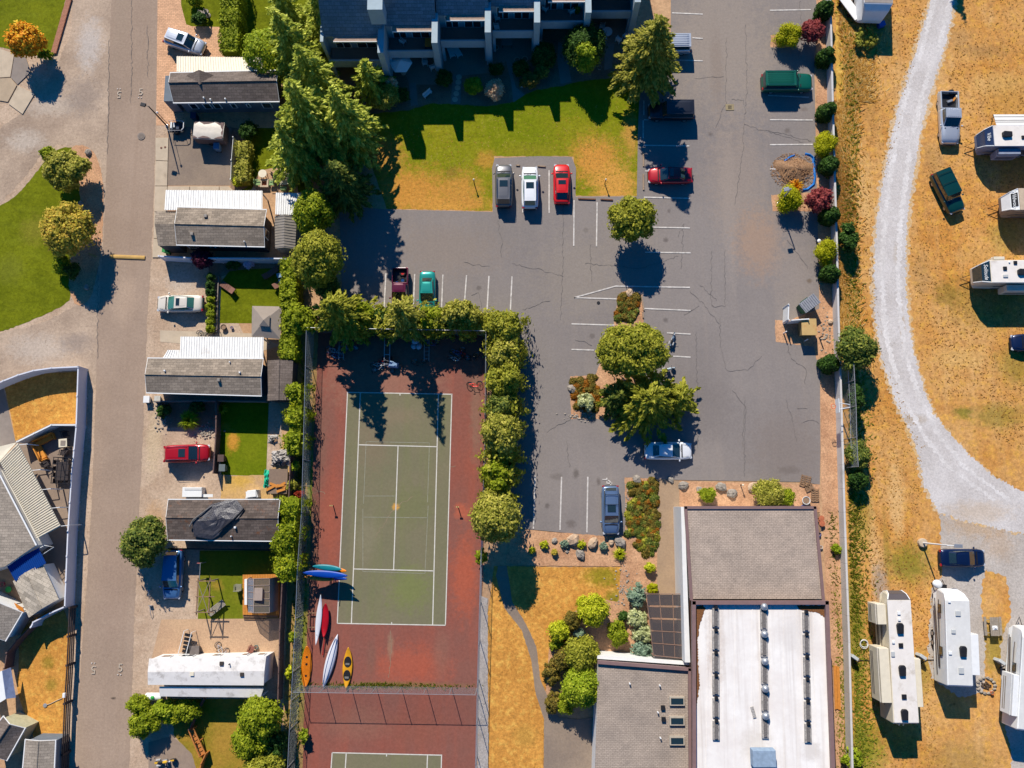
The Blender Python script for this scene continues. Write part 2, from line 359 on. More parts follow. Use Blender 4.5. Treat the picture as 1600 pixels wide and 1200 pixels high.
redcourt_m = ground('red_court_surface', P(142, 94, 82), P(150, 90, 76), .12, 8, .22, bump=.15, streak=((.5, .05, 1), P(178, 92, 70), 1.6),
    patches=[(600, 590, 110, P(158, 114, 96), .85, .6), (520, 800, 26, P(172, 96, 74), .5, 3), (725, 900, 24, P(194, 98, 68), .6, 3), (640, 1040, 70, P(188, 96, 70), .6, .5), (560, 1130, 60, P(152, 106, 88), .5, .5), (480, 850, 20, P(138, 112, 88), .7, 6),
    (650, 1140, 50, P(146, 92, 76), .6, .7), (500, 700, 16, P(132, 98, 84), .6, 6), (735, 560, 20, P(128, 96, 84), .6, 3), (690, 1020, 14, P(150, 104, 88), .6, 3), (580, 1030, 10, P(136, 96, 82), .7, 3), (744, 640, 12, P(144, 112, 94), .7, 8), (620, 1071, 120, P(132, 114, 76), .6, .06), (610, 1010, 6, P(160, 130, 105), .6, 4), (722, 800, 16, P(200, 104, 74), .6)])
grncourt_m = ground('green_court_surface', P(126, 122, 94), P(132, 124, 98), .2, 8, .14, bump=.1, streak=((.8, .06, 1), P(124, 132, 78), 1.4),
    patches=[(585, 690, 30, P(138, 120, 98), .5, 2), (640, 790, 40, P(122, 124, 82), .6), (640, 920, 40, P(126, 134, 76), .7), (575, 840, 20, P(144, 136, 110), .5, 2), (618, 792, 6, P(214, 160, 80), 1), (620, 650, 40, P(142, 126, 102), .6, .4), (540, 800, 10, P(116, 112, 94), .5, 12)])
lawn_m = ground('green_lawn', dgreen, P(122, 128, 18), .25, 7, .45, mott=(1.2, P(126, 134, 24), P(92, 100, 14)), bump=.7, streak=((.2, 1.1, 1), P(130, 138, 40), 1.2),
    patches=[(55, 360, 30, P(140, 132, 46), .6), (15, 420, 30, P(120, 124, 40), .5)])
lawnmix_m = ground('half_dry_lawn', P(126, 134, 16), P(144, 140, 26), .14, 7, .48, mott=(1.2, P(150, 150, 40), P(108, 116, 16)), bump=.7, speck=P(170, 120, 50),
    patches=[(640, 300, 100, P(208, 146, 66), .95, .5), (700, 318, 90, P(212, 152, 70), .9, .25), (600, 245, 44, P(196, 140, 66), .9), (720, 300, 44, P(204, 146, 66), .85), (930, 250, 50, P(214, 150, 68), .95), (960, 290, 46, P(220, 160, 76), .95), (760, 250, 22, P(196, 144, 60), .8), (985, 210, 16, P(205, 150, 72), .8, 3),
    (700, 325, 40, P(214, 156, 70), .9, .3), (830, 235, 60, P(150, 136, 40), .5, .3), (840, 190, 60, P(118, 130, 14), .5), (705, 270, 14, P(128, 112, 40), .6), (900, 160, 80, P(110, 128, 14), .6, .4), (570, 215, 26, P(176, 142, 60), .7)])
drylawn_m = ground('parched_lawn', P(222, 158, 76), P(204, 142, 66), .2, 7, .5, mott=(1.3, P(238, 190, 96), P(176, 130, 66)), speck=P(140, 100, 40), bump=.8,
    patches=[(940, 900, 34, P(150, 136, 36), .9, .6), (800, 880, 14, P(150, 130, 50), .5), (960, 935, 18, P(126, 128, 30), .8), (75, 1035, 12, P(140, 124, 40), .7), (80, 1070, 12, P(128, 120, 40), .6), (60, 1000, 26, P(176, 142, 56), .5), (820, 1150, 20, P(190, 150, 70), .5)])
bark_m = ground('bark_mulch', P(220, 172, 132), P(196, 148, 112), .5, 12, .55, speck=P(110, 76, 54), speck_scale=4, bump=.9)
darkmulch_m = ground('dark_mulch', P(160, 132, 108), P(138, 112, 92), .5, 11, .45, bump=.8)
pathm = ground('grey_path_asphalt', P(158, 140, 122), P(144, 128, 114), .3, 10, .2, bump=.3)
walkm = ground('brown_concrete_walk', P(180, 152, 122), P(168, 142, 116), .3, 12, .2, bump=.3)
patio_m = ground('exposed_aggregate', P(210, 174, 138), P(196, 160, 128), .3, 12, .32, bump=.5)
greypatio_m = ground('patio_concrete', P(164, 144, 126), P(150, 132, 118), .3, 6, .15, bump=.2)
paver = shingle('driveway_pavers', P(236, 186, 146), .1, .2)
g, _ = sheet('ground', [(-9000, -3500), (10500, -3500), (10500, 9000), (-9000, 9000)], soil)
g.data.clear_geometry(); g.data.from_pydata([(-700, -700, 0), (700, -700, 0), (700, 700, 0), (-700, 700, 0)], [], [(0, 1, 2, 3)]); g.data.materials.append(soil)
TRACK = [(1460, -160), (1455, 0), (1446, 30), (1432, 75), (1415, 130), (1400, 180), (1390, 230), (1380, 280), (1372, 330), (1367, 380), (1365, 430), (1366, 480), (1370, 520), (1378, 560), (1392, 605), (1405, 640), (1425, 680), (1436, 720), (1445, 760), (1466, 800), (1500, 812), (1550, 824), (1610, 836), (1800, 870), (1800, 800), (1640, 780), (1590, 764), (1550, 742), (1515, 712), (1485, 678), (1458, 645), (1444, 610), (1430, 560), (1421, 510), (1416, 450), (1415, 400), (1418, 350), (1423, 300), (1432, 250), (1440, 200), (1453, 150), (1468, 100), (1482, 50), (1492, 0), (1500, -160)]
# --- field to the east with its track
sheet('dry_field', [(1300, -260), (1900, -260), (1950, 1400), (1322, 1400), (1316, 900), (1308, 560), (1303, 300), (1300, 100)], field_m)
sheet('gravel_pad', rough([(1468, 800), (1540, 815), (1700, 870), (1720, 1330), (1585, 1330), (1580, 1180), (1565, 1100), (1562, 1010), (1580, 960), (1572, 900), (1540, 890), (1532, 930), (1540, 1010), (1536, 1080), (1500, 1090), (1470, 1070), (1455, 1060), (1450, 1010), (1456, 920), (1474, 900), (1470, 850)], 2.2, 4), greygravel_m)
sheet('track_verge', rough([(x-5 if i < 22 else x+5, y+(4 if 34 > i > 21 else 0)) for i, (x, y) in enumerate(TRACK)], 3.5, 3), ground('gravelly_field_edge', P(222, 180, 120), P(214, 190, 160), .6, 8, .5))
sheet('gravel_road', rough(TRACK, 2.4, 2.2), gravel_m)
rutm = ground('bright_gravel_rut', P(232, 226, 221), P(216, 209, 203), .4, 8, .3)
CL = [(1474, -100), (1473, 0), (1456, 70), (1434, 130), (1416, 200), (1403, 280), (1395, 350), (1391, 430), (1395, 500), (1405, 560), (1424, 620), (1456, 680), (1496, 730), (1566, 782)]
for off in (-13, 12):
    sheet('wheel_rut', rough([(x+off-4, y) for x, y in CL]+[(x+off+4, y) for x, y in CL[::-1]], 2.6, 3), rutm)
# --- lane and side roads in the west
sheet('roadside_verge', [(60, -160), (300, -160), (262, 100), (262, 420), (330, 420), (440, 640), (440, 1400), (-60, 1400), (80, 1100), (110, 960), (118, 600), (0, 620), (-300, 640), (-300, -160)], sidegravel_m)
sheet('dirt_road', rough([(118, -160), (190, -160), (190, 620), (148, 600), (120, 580), (60, 582), (0, 596), (-260, 640), (-260, 540), (0, 522), (55, 508), (100, 488), (130, 470), (150, 420), (160, 330), (158, 250), (120, 228), (90, 226), (65, 240), (40, 275), (0, 318), (-200, 470), (-200, 300), (0, 200), (36, 176), (80, 120), (112, 50)], 1.6, 5), dirtroad_m)
lane, _ = sheet('lane', rough([(176, -160), (174, 0), (170, 100), (167, 250), (160, 400), (153, 500), (150, 600), (146, 720), (141, 820), (135, 920), (129, 1000), (122, 1100), (118, 1200), (110, 1400), (196, 1400), (202, 1200), (206, 1080), (210, 960), (216, 840), (222, 700), (227, 600), (230, 500), (237, 390), (242, 250), (245, 120), (247, 0), (248, -160)], .8, 6), lane_m)
sheet('lawn', rough([(-200, -160), (110, -160), (102, 0), (92, 40), (80, 82), (66, 88), (40, 84), (0, 74), (-200, 60)], .8, 5), lawn_m)
sheet('lawn', rough(smoothp([(-260, 500), (-200, 420), (0, 322), (28, 305), (62, 262), (84, 236), (108, 228), (140, 236), (150, 262), (128, 300), (118, 350), (110, 400), (106, 440), (112, 465), (96, 480), (50, 500), (0, 520), (-200, 560)], 1), .9, 4), lawn_m)
sheet('mulch_bed', rough(smoothp([(105, 236), (124, 224), (142, 232), (155, 252), (163, 300), (160, 380), (152, 430), (140, 470), (120, 480), (106, 455), (112, 400), (122, 350), (126, 300), (118, 262)], 1), 1, 4), bark_m)
# --- lots between lane and tennis court
for pts in ([(263, 198), (362, 198), (361, 290), (262, 290)], ): sheet('driveway', pts, pathm)
sheet('driveway', [(248, -160), (276, -160), (283, 8), (291, 38), (300, 41), (344, 42), (350, 74), (358, 86), (356, 120), (290, 120), (290, 172), (279, 196), (244, 196)], paver)
sheet('lawn', [(283, -160), (520, -160), (520, 130), (352, 130), (350, 74), (345, 42), (300, 41), (291, 38), (283, 8)], lawn_m)
sheet('lawn', [(362, 200), (480, 200), (480, 300), (362, 298)], lawn_m)
sheet('mulch_bed', rough([(362, 200), (386, 200), (394, 240), (390, 290), (372, 300), (360, 296)], .8, 4), darkmulch_m)
sheet('patio', [(394, 298), (398, 282), (404, 272), (414, 265), (424, 263), (462, 262), (466, 300)], patio_m)
sheet('driveway', [(238, 404), (326, 405), (326, 520), (232, 518)], sidegravel_m)
sheet('concrete_walk', [(250, 516), (395, 521), (438, 540), (411, 548), (250, 534)], concrete)
sheet('garden_bed', [(326, 404), (452, 404), (452, 425), (378, 421), (346, 432), (341, 470), (339, 505), (326, 505)], darkmulch_m)
sheet('lawn', [(346, 440), (358, 424), (380, 421), (445, 418), (446, 505), (343, 505)], lawn_m)
sheet('garden_bed', rough([(244, 628), (336, 628), (336, 668), (262, 668), (247, 645)], .8, 4), darkmulch_m)
sheet('lawn', [(338, 628), (420, 628), (416, 744), (346, 742)], ground('patchy_lawn', P(104, 120, 12), P(120, 130, 20), .25, 7, .4, bump=.7, patches=[(364, 690, 11, P(210, 150, 60), .95, 1.8), (352, 668, 10, P(180, 150, 50), .7)]))
sheet('dry_yard', rough([(346, 744), (420, 742), (440, 700), (460, 640), (462, 790), (345, 788)], .8, 5), ground('sandy_yard', P(220, 178, 110), P(196, 160, 120), .4, 8, .35, patches=[(376, 752, 22, P(214, 170, 70), .7, .6)]))
sheet('lawn', [(312, 860), (440, 860), (436, 967), (309, 967)], ground('shaded_lawn', P(110, 120, 24), P(126, 128, 34), .3, 7, .35, bump=.7, patches=[(340, 915, 10, P(180, 140, 60), .6)]))
sheet('patio', [(252, 968), (440, 966), (437, 1025), (236, 1032)], patio_m)
sheet('driveway', [(232, 1160), (268, 1150), (300, 1175), (315, 1230), (232, 1230)], greypatio_m)
sheet('lawn', rough([(268, 1092), (436, 1092), (446, 1240), (316, 1240), (300, 1178), (272, 1150)], .6, 5), ground('drying_lawn', P(126, 124, 32), P(176, 138, 56), .3, 7, .36, bump=.7, patches=[(350, 1150, 26, P(180, 140, 60), .7, 1.6)]))
# --- west corner lots
sheet('parched_lawn', rough([(6, 600), (50, 585), (122, 580), (118, 664), (80, 664), (25, 690), (18, 655)], .5, 5), drylawn_m)
sheet('patio', [(22, 690), (80, 662), (120, 662), (104, 940), (60, 900), (66, 830)], greypatio_m)
sheet("concrete_walk", [(-60, 600), (4, 600), (24, 690), (0, 705), (-60, 700)], greyconc)
sheet('parched_lawn', rough(smoothp([(36, 1180), (58, 1155), (32, 1100), (25, 1068), (30, 1040), (28, 990), (60, 960), (112, 945), (106, 1100), (98, 1160), (92, 1200)], 1), .5, 5), drylawn_m)
# --- condominium garden and lawn
sheet('lawn', rough([(540, 90), (1004, 60), (998, 306), (900, 306), (896, 244), (772, 244), (769, 330), (604, 326), (560, 200)], .8, 5), lawnmix_m)
sheet('garden_bed', rough([(500, -100), (1010, -100), (970, 120), (900, 128), (880, 134), (840, 140), (820, 148), (800, 160), (760, 166), (700, 162), (670, 162), (640, 172), (560, 180), (520, 120)], .8, 5), darkmulch_m)
for pts in ([(512, 96), (605, 100), (606, 130), (560, 135), (520, 130)], [(606, 84), (684, 82), (682, 132), (640, 132), (632, 112)], [(684, 64), (762, 62), (790, 92), (786, 112), (720, 118), (690, 112)], [(764, 52), (838, 52), (836, 92), (800, 98), (770, 92)], [(920, 26), (992, 24), (985, 66), (950, 70), (925, 62)]):
    sheet('patio', pts, greypatio_m)
for pts in ([(639, 130), (650, 130), (653, 164), (642, 166)], [(708, 116), (722, 115), (719, 162), (704, 163)], [(563, 148), (575, 147), (577, 182), (565, 184)], [(790, 92), (800, 98), (802, 120), (806, 136), (820, 148), (802, 160), (799, 130)], [(872, 66), (882, 66), (893, 128), (876, 131), (871, 96)], [(946, 68), (960, 68), (956, 106), (944, 110)]):
    sheet('garden_path', pts, greyconc)
# --- parking lot
lot, lotz = sheet('parking_lot', [(530, 322), (604, 327), (770, 331), (769, 262), (773, 247), (840, 244), (893, 245), (900, 262), (899, 307), (995, 307), (997, 200), (1000, 130), (1048, 60), (1048, -160), (1276, -160), (1277, 60), (1272, 90), (1275, 240), (1279, 400), (1281, 560), (1282, 700), (1281, 757), (1250, 753), (1060, 750), (980, 746), (976, 836), (940, 838), (838, 828), (800, 825), (796, 700), (790, 500), (560, 500), (535, 470)], lot_m)
sheet('mulch_strip', rough([(1276, -160), (1292, -160), (1294, 200), (1300, 400), (1306, 620), (1314, 900), (1318, 1100), (1322, 1300), (1296, 1300), (1290, 900), (1283, 760), (1281, 500), (1279, 400), (1275, 240)], .5, 5), bark_m)
sheet('mulch_bed', rough([(1204, 55), (1240, 54), (1240, 74), (1204, 74)], .6, 3), bark_m)
sheet('mulch_bed', rough([(1205, 305), (1276, 300), (1277, 330), (1207, 330)], .6, 3), bark_m)
sheet('mulch_bed', rough([(1211, 500), (1230, 501), (1282, 482), (1300, 530), (1295, 560), (1276, 562), (1272, 542), (1240, 538), (1212, 534)], .6, 3), bark_m)
sheet('mulch_bed', rough([(968, 458), (980, 454), (994, 458), (1004, 460), (1006, 500), (1000, 560), (1000, 640), (990, 655), (892, 655), (891, 588), (930, 586), (950, 540), (960, 500)], .7, 4), bark_m)
sheet('mulch_bed', rough([(976, 746), (1028, 748), (1060, 752), (1281, 757), (1281, 800), (1060, 800), (1030, 900), (975, 880), (978, 838)], .5, 4), bark_m)
sheet('mulch_bed', rough([(800, 826), (838, 829), (976, 840), (1000, 860), (1030, 900), (1018, 930), (1080, 1030), (860, 1120), (846, 1060), (850, 1010), (880, 945), (960, 935), (972, 885), (826, 884), (790, 880)], .6, 4), bark_m)
sheet('parched_lawn', rough([(772, 884), (860, 886), (970, 886), (966, 940), (930, 935), (890, 960), (868, 985), (858, 1010), (850, 1120), (848, 1400), (760, 1400), (762, 960)], .7, 4), drylawn_m)
sheet('footpath', rough([(778, 884), (792, 884), (800, 940), (822, 975), (838, 1010), (844, 1060), (860, 1100), (874, 1121), (900, 1124), (935, 1120), (934, 1400), (850, 1400), (850, 1124), (836, 1080), (830, 1030), (815, 985), (788, 950), (775, 900)], .4, 5), pathm)
sheet('concrete_walk', [(1028, 749), (1061, 751), (1062, 800), (1062, 935), (1025, 935), (1027, 870)], walkm)
# --- tennis courts
sheet('weedy_strip', rough([(455, 500), (500, 500), (490, 900), (476, 1080), (470, 1400), (436, 1400), (450, 900)], .8, 5), ground('weedy_strip_soil', P(150, 128, 78), P(190, 150, 96), .4, 8, .4, patches=[(470, 1000, 12, P(120, 140, 30), .8, 10), (485, 760, 6, P(110, 130, 40), .8, 12)]))
sheet('tennis_court', rough([(498, 505), (762, 510), (760, 700), (754, 900), (747, 1060), (744, 1400), (468, 1400), (476, 1080), (484, 900), (490, 700)], .6, 5), redcourt_m)
sheet('tennis_court_inner', [(543, 613), (706, 616), (696, 977), (527, 974)], grncourt_m)
sheet('tennis_court_inner', [(519, 1176), (690, 1180), (686, 1460), (500, 1460)], grncourt_m)
sheet('gravel_strip', rough([(750, 930), (762, 935), (764, 1400), (744, 1400), (748, 1080)], .6, 4), greygravel_m)
LZ = LAYER[0]*.004+.006
def stripe(name, a, b, wpx=2.0, mat=linepaint, z=LZ, label=None, parent=None, kind='structure'):
    A, B = W(*a, z), W(*b, z); d = (B-A).normalized(); n = Vector((-d.y, d.x, 0))*(wpx/15/2)
    mb = MB(); mb.add([A-n, B-n, B+n, A+n], [(0, 1, 2, 3)]); o = mb.build(name, mat, parent, kind=kind); return o
courtline = M('court_line_paint', P(222, 216, 204), .12, 3, .8)
faint = M('faded_line_paint', P(150, 148, 128), .2, 3, .8)
for a, b in (((542, 613), (707, 616)), ((543, 613), (527, 974)), ((706, 616), (696, 976)), ((527, 974), (696, 977)), ((563, 614), (549, 974)), ((685, 616), (676, 976)), ((561, 695), (683, 698)), ((553, 889), (677, 892)), ((622, 696), (615, 890)),
             ((519, 1176), (690, 1180)), ((519, 1176), (503, 1400)), ((690, 1179), (684, 1400)), ((541, 1177), (527, 1400)), ((668, 1179), (660, 1400)), ((625, 615), (625, 618)), ((612, 972), (612, 975)), ((604, 1178), (604, 1182))):
    stripe('court_line', a, b, 1.5, courtline, LZ+.004*rnd.randint(0, 3))
for a, b in (((572, 690), (568, 787)), ((572, 690), (671, 692)), ((671, 692), (668, 785)), ((570, 775), (617, 775)), ((568, 808), (669, 809)), ((567, 795), (567, 893)), ((669, 790), (664, 896)), ((567, 893), (664, 896))):
    stripe('faded_court_line', a, b, .9, faint, LZ)
# --- parking lines
PL = [((897, 313), (896.5, 384)), ((933, 316), (932, 385)), ((858, 266), (858, 333)), ((817, 320), (817, 332)), ((603, 427), (600, 484)), ((648, 428), (646, 476)), ((692, 429), (690, 480)), ((729, 430), (726, 470)), ((764, 431), (761, 486)), ((800, 432), (797, 496)),
      ((1006, 308), (1078, 310)), ((1020, 355), (1078, 356)), ((1008, 394), (1079, 395)), ((962, 447), (1078, 449)), ((962, 447), (897, 465)), ((897, 465), (965, 467)), ((1007, 482), (1079, 485)), ((1042, 520), (1079, 522)), ((1052, 556.5), (1079, 558)), ((893, 506), (960, 508)), ((893, 546), (928, 547)),
      ((1050, 20), (1098, 22)), ((1082, 59), (1098, 60)), ((1058, 94), (1098, 95)), ((1006, 187), (1077, 188)), ((1006, 227), (1077, 228)), ((1008, 267), (1078, 268)), ((1006, 157), (1006, 180)), ((1005, 188), (1005, 216)),
      ((1203, 16), (1267, 15)), ((1203, 187), (1270, 187.5)), ((1203, 226), (1270, 225.5)), ((1203, 264), (1212, 264)), ((1200, 149), (1264, 152)), ((836, 743), (833.5, 826)), ((877.5, 745), (875, 828)), ((918.5, 745), (917, 832))]
for a, b in PL: stripe('parking_line', a, b, 2.1, linepaint, LZ+.004*rnd.randint(0, 3))
dash = M('tar', (.11, .10, .095), .2, 4, .6)
def crack_mesh(paths, wpx=.5):
    mb = MB()
    for path in paths:
        pts = []
        for i in range(len(path)-1):
            a, b = Vector(path[i]), Vector(path[i+1]); k = max(2, int((b-a).length/4))
            for j in range(k): q = a.lerp(b, j/k); pts.append((q.x+rnd.uniform(-1.6, 1.6), q.y+rnd.uniform(-1.6, 1.6)))
        pts.append(path[-1]); ws = [W(x, y, LZ-.003) for x, y in pts]; v = []
        for i, q in enumerate(ws):
            d = (ws[min(i+1, len(ws)-1)]-ws[max(0, i-1)]).normalized(); n = Vector((-d.y, d.x, 0))*(wpx*rnd.uniform(.5, 1.2)/30)
            v += [q-n, q+n]
        mb.add(v, [(2*i, 2*i+2, 2*i+3, 2*i+1) for i in range(len(ws)-1)])
    return mb
CR = [[(1077, 455), (1100, 475), (1110, 490), (1124, 506)], [(1088, 520), (1090, 700)], [(1124, 495), (1126, 540), (1135, 580), (1170, 578), (1190, 556)], [(880, 310), (879, 420), (876, 500)], [(922, 380), (924, 440)], [(800, 412), (840, 420), (880, 432)], [(915, 412), (960, 415), (1000, 420), (1060, 400)],
      [(1250, 0), (1253, 60), (1248, 90)], [(1165, 40), (1167, 140), (1160, 240), (1148, 320)], [(1135, 60), (1134, 160), (1118, 200)], [(1142, 155), (1162, 156), (1162, 164)], [(1164, 195), (1190, 203), (1220, 208), (1268, 220)], [(1200, 205), (1255, 222)], [(1112, 390), (1111, 478), (1133, 479), (1133, 390)], [(1231, 375), (1246, 395), (1262, 420)],
      [(1230, 540), (1235, 560), (1260, 575), (1258, 600)], [(1228, 625), (1240, 660), (1245, 690)], [(1255, 660), (1270, 655), (1280, 662)], [(1244, 637), (1262, 639)], [(830, 500), (812, 545), (830, 552)], [(815, 485), (840, 476), (860, 470)], [(885, 690), (890, 730)], [(855, 675), (870, 665), (892, 655)], [(900, 532), (912, 532), (925, 540)], [(1143, 610), (1165, 635), (1163, 745)], [(726, 410), (745, 414), (765, 416)],
      [(1095, 445), (1120, 470)], [(1070, 491), (1092, 478)], [(778, 345), (784, 380), (783, 402)], [(1130, 120), (1085, 122)], [(735, 462), (748, 458), (752, 480)], [(1060, 370), (1068, 350), (1064, 420)], [(1160, 700), (1164, 620)], [(1278, 530), (1262, 545)]]
crack_mesh(CR).build('asphalt_crack', dash, kind='stuff').__setitem__('label', 'fine dark cracks wandering across the parking asphalt')
c2 = crack_mesh([[(205, 0), (206, 80), (204, 160)], [(153, 420), (152, 560)], [(230, 40), (231, 120)], [(170, 60), (168, 240)]], .6).build('lane_crack', dash, kind='stuff'); c2['label'] = 'thin dark seams running along the worn lane'
CJ = [[(585, 840), (618, 792), (645, 776)], [(487, 760), (508, 772)], [(607, 1060), (612, 1010), (610, 985)], [(698, 728), (712, 728)]]
c3 = crack_mesh(CJ, .8).build('court_crack', M('pale_crack', P(150, 130, 105), .1), kind='stuff'); c3['label'] = 'pale cracks in the red tennis court surface'
# wheelchair symbol painted in the bay
mb = MB(); c = W(949, 756, LZ+.012); n = 14
for i in range(n):
    a0, a1 = math.pi*(1.12+1.45*i/n), math.pi*(1.12+1.45*(i+1)/n); q = []
    for a, r_ in ((a0, .42), (a1, .42), (a1, .3), (a0, .3)): q.append((c.x+r_*math.cos(a), c.y+r_*math.sin(a), c.z))
    mb.add(q, [(0, 1, 2, 3)])
mb.add([(c.x-.1, c.y+.62, c.z), (c.x+.02, c.y+.62, c.z), (c.x+.02, c.y+.02, c.z), (c.x-.1, c.y+.02, c.z)], [(3, 2, 1, 0)])
mb.add([(c.x+.024, c.y+.12, c.z), (c.x+.5, c.y+.12, c.z), (c.x+.5, c.y+.0, c.z), (c.x+.024, c.y+.0, c.z)], [(3, 2, 1, 0)])
mb.add([(c.x-.1, c.y+.5, c.z+.002), (c.x-.5, c.y+.5, c.z+.002), (c.x-.5, c.y+.4, c.z+.002), (c.x-.1, c.y+.4, c.z+.002)], [(0, 1, 2, 3)])
mb.build('wheelchair_symbol', linepaint, kind='structure')
figm = M('worn_figure_paint', P(196, 180, 160), .2, 3, .8)
# speed limit figures painted on the lane
for px, py, rot in ((220, 144, 0), (186, 147, math.pi), (188, 1044, 0), (146, 1046, math.pi)):
    cu = bpy.data.curves.new('speed_figure', 'FONT'); cu.body = '5'; cu.size = 1.15; cu.align_x = 'CENTER'; cu.align_y = 'CENTER'; cu.offset = .0
    cu.materials.append(figm); o = text_mesh('painted_figure', cu); o.location = W(px, py, LZ+.01); o.rotation_euler.z = rot; o['kind'] = 'structure'
    mb = MB(); s = -1 if rot == 0 else 1
    for dx in (-.22, .08): mb.box((o.location.x+dx, o.location.y+s*.62, LZ+.012), (.1, .1, .006))
    mb.build('painted_dots', linepaint, kind='structure')
# driveway slabs in the west corner
sl_m = [concrete, greyconc, M('buff_concrete', P(190, 168, 140), .1, 1, .9, bump=.2)]
cs = empty('concrete_driveway', W(20, 120)); cs['kind'] = 'structure'
for i, pts in enumerate(([(-40, 70), (0, 76), (22, 84), (16, 120), (0, 121), (-40, 121)], [(23, 84.5), (40, 90), (48, 112), (27, 132), (17, 121)], [(-40, 122.5), (0, 122.5), (16, 121.5), (26, 133), (12, 159), (0, 157), (-40, 152)], [(28, 134), (54, 146), (35, 178), (13, 162)])):
    mb = MB(); prism_px(mb, pts, -.02, LZ+.02+.006*i); mb.build('slab', sl_m[i % 3], cs, world=True)
for pts in ([(243, 215), (263, 215), (262, 251), (243, 250)], [(243, 251), (262, 252), (261, 290), (242, 290)], [(242, 291), (261, 291), (260, 330), (241, 330)], [(262, 291), (296, 291), (296, 301), (261, 301)], [(297, 291), (342, 291), (342, 301), (297, 301)], [(343, 291), (357, 291), (370, 302), (343, 301)],
            [(241, 331), (257, 331), (256, 372), (240, 372)], [(240, 373), (256, 373), (262, 402), (238, 402)], [(390, 300), (396, 291), (402, 300), (402, 304), (384, 304)]):
    mb = MB(); prism_px(mb, pts, -.02, LZ+.03); mb.build('slab', concrete, cs, world=True)
# brick edging along the corner lawn
be = MB(); be.add([], [])
a, b = Vector((109, 0)), Vector((85, 84))
for i in range(44):
    q = a.lerp(b, i/43); p = W(q.x, q.y); be.box((p.x, p.y, .12), (.62, .16, .2+rnd.uniform(-.01, .02)), R(10+rnd.uniform(-2, 2)))
o = be.build('brick_edging', M('edging_brick', P(176, 122, 96), .3, 9, .9), None); tag(o, 'long strip of reddish brick edging beside the corner lawn', 'edging'); 
# ================================================================== PLANT BUILDERS
def unit(a): return a/np.maximum(1e-6, np.linalg.norm(a, axis=1, keepdims=True))
def leaf_obj(name, pts, nrm, size, mat, parent, aspect=.55, core=None, along=None, kind=None):
    n = len(pts); s = size*rng.uniform(.65, 1.3, (n, 1))
    nn = unit(nrm+rng.normal(0, .45, (n, 3)))
    t = along if along is not None else rng.normal(0, 1, (n, 3))
    t = unit(t-nn*np.sum(t*nn, 1, keepdims=True)); u = np.cross(nn, t)
    v = np.stack([pts-t*s, pts-u*s*aspect+nn*s*.12, pts+t*s, pts+u*s*aspect+nn*s*.12], 1).reshape(-1, 3)
    f = np.arange(4*n, dtype=np.int32)
    cv = np.zeros((0, 3)); cf = []
    if core:
        m = MB()
        for c, r in core: m.ball(c, r, 9, 6)
        cv = np.array(m.v); cf = np.array(m.f, dtype=np.int32)+4*n
    allv = np.concatenate([v, cv]).astype(np.float32)
    loops = np.concatenate([f, cf.reshape(-1) if len(cf) else np.zeros(0, np.int32)])
    nf = n+len(cf)
    me = bpy.data.meshes.new(name); me.vertices.add(len(allv)); me.vertices.foreach_set('co', allv.reshape(-1))
    me.loops.add(len(loops)); me.loops.foreach_set('vertex_index', loops.astype(np.int32))
    me.polygons.add(nf); me.polygons.foreach_set('loop_start', np.arange(0, 4*nf, 4, dtype=np.int32))
    me.update(calc_edges=True); me.materials.append(mat)
    o = bpy.data.objects.new(name, me); col.objects.link(o)
    if parent is not None: o.parent = parent; KIDS.setdefault(parent.name, []).append(o)
    if kind: o['kind'] = kind
    return o
def sphere_dirs(n):
    return unit(rng.normal(0, 1, (n, 3)))
def lobes_crown(parent, mat, c, rad, leaf=.2, dens=1.0, nl=None, lobe=.36, name='crown', flatb=.35, core=True, shell=.95):
    c = np.array(c, float); rad = np.array(rad, float)
    nl = nl or min(70, int(16+rad[0]*rad[1]*5.0)); leaf *= .8
    d = sphere_dirs(nl); d[:, 2] = np.where(d[:, 2] < -flatb, -d[:, 2], d[:, 2])
    rr = rng.uniform(.6, .8, (nl, 1)); lc = c+d*rad*rr
    lr = rad.min()*lobe*rng.uniform(.75, 1.25, nl)
    for k in (-.45, 0, .45): lc = np.vstack([lc, c+np.array([k*(rad[0]-rad.min()*.5), 0, 0])]); lr = np.append(lr, rad.min()*.72)
    P_, N_ = [], []
    for i in range(len(lc)):
        area = 4*math.pi*lr[i]**2; n = int(dens*1.15*area/(leaf*leaf*1.1))
        dd = sphere_dirs(n); dd = dd[dd[:, 2] > -.55]
        q = lc[i]+dd*lr[i]*np.where(rng.random((len(dd), 1)) < .2, rng.uniform(1.05, 1.4, (len(dd), 1)), rng.uniform(.8, 1.1, (len(dd), 1)))
        w_ = np.ones(len(q), bool)
        for j in range(len(lc)):
            if j != i: w_ &= np.linalg.norm(q-lc[j], axis=1) > lr[j]*.86
        P_.append(q[w_]); N_.append(dd[w_])
    pts = np.concatenate(P_); nr = np.concatenate(N_); nr[:, 2] += .5
    cr = [(tuple(lc[i]), lr[i]*.8) for i in range(len(lc))] if core else None
    return leaf_obj(name, pts, nr, leaf, mat, parent, core=cr)
def base_of(px, py, zc): p = W(px, py, zc); return Vector((p.x, p.y, 0))
def px2m(px, py, r, z): return (W(px+r, py, z)-W(px, py, z)).length
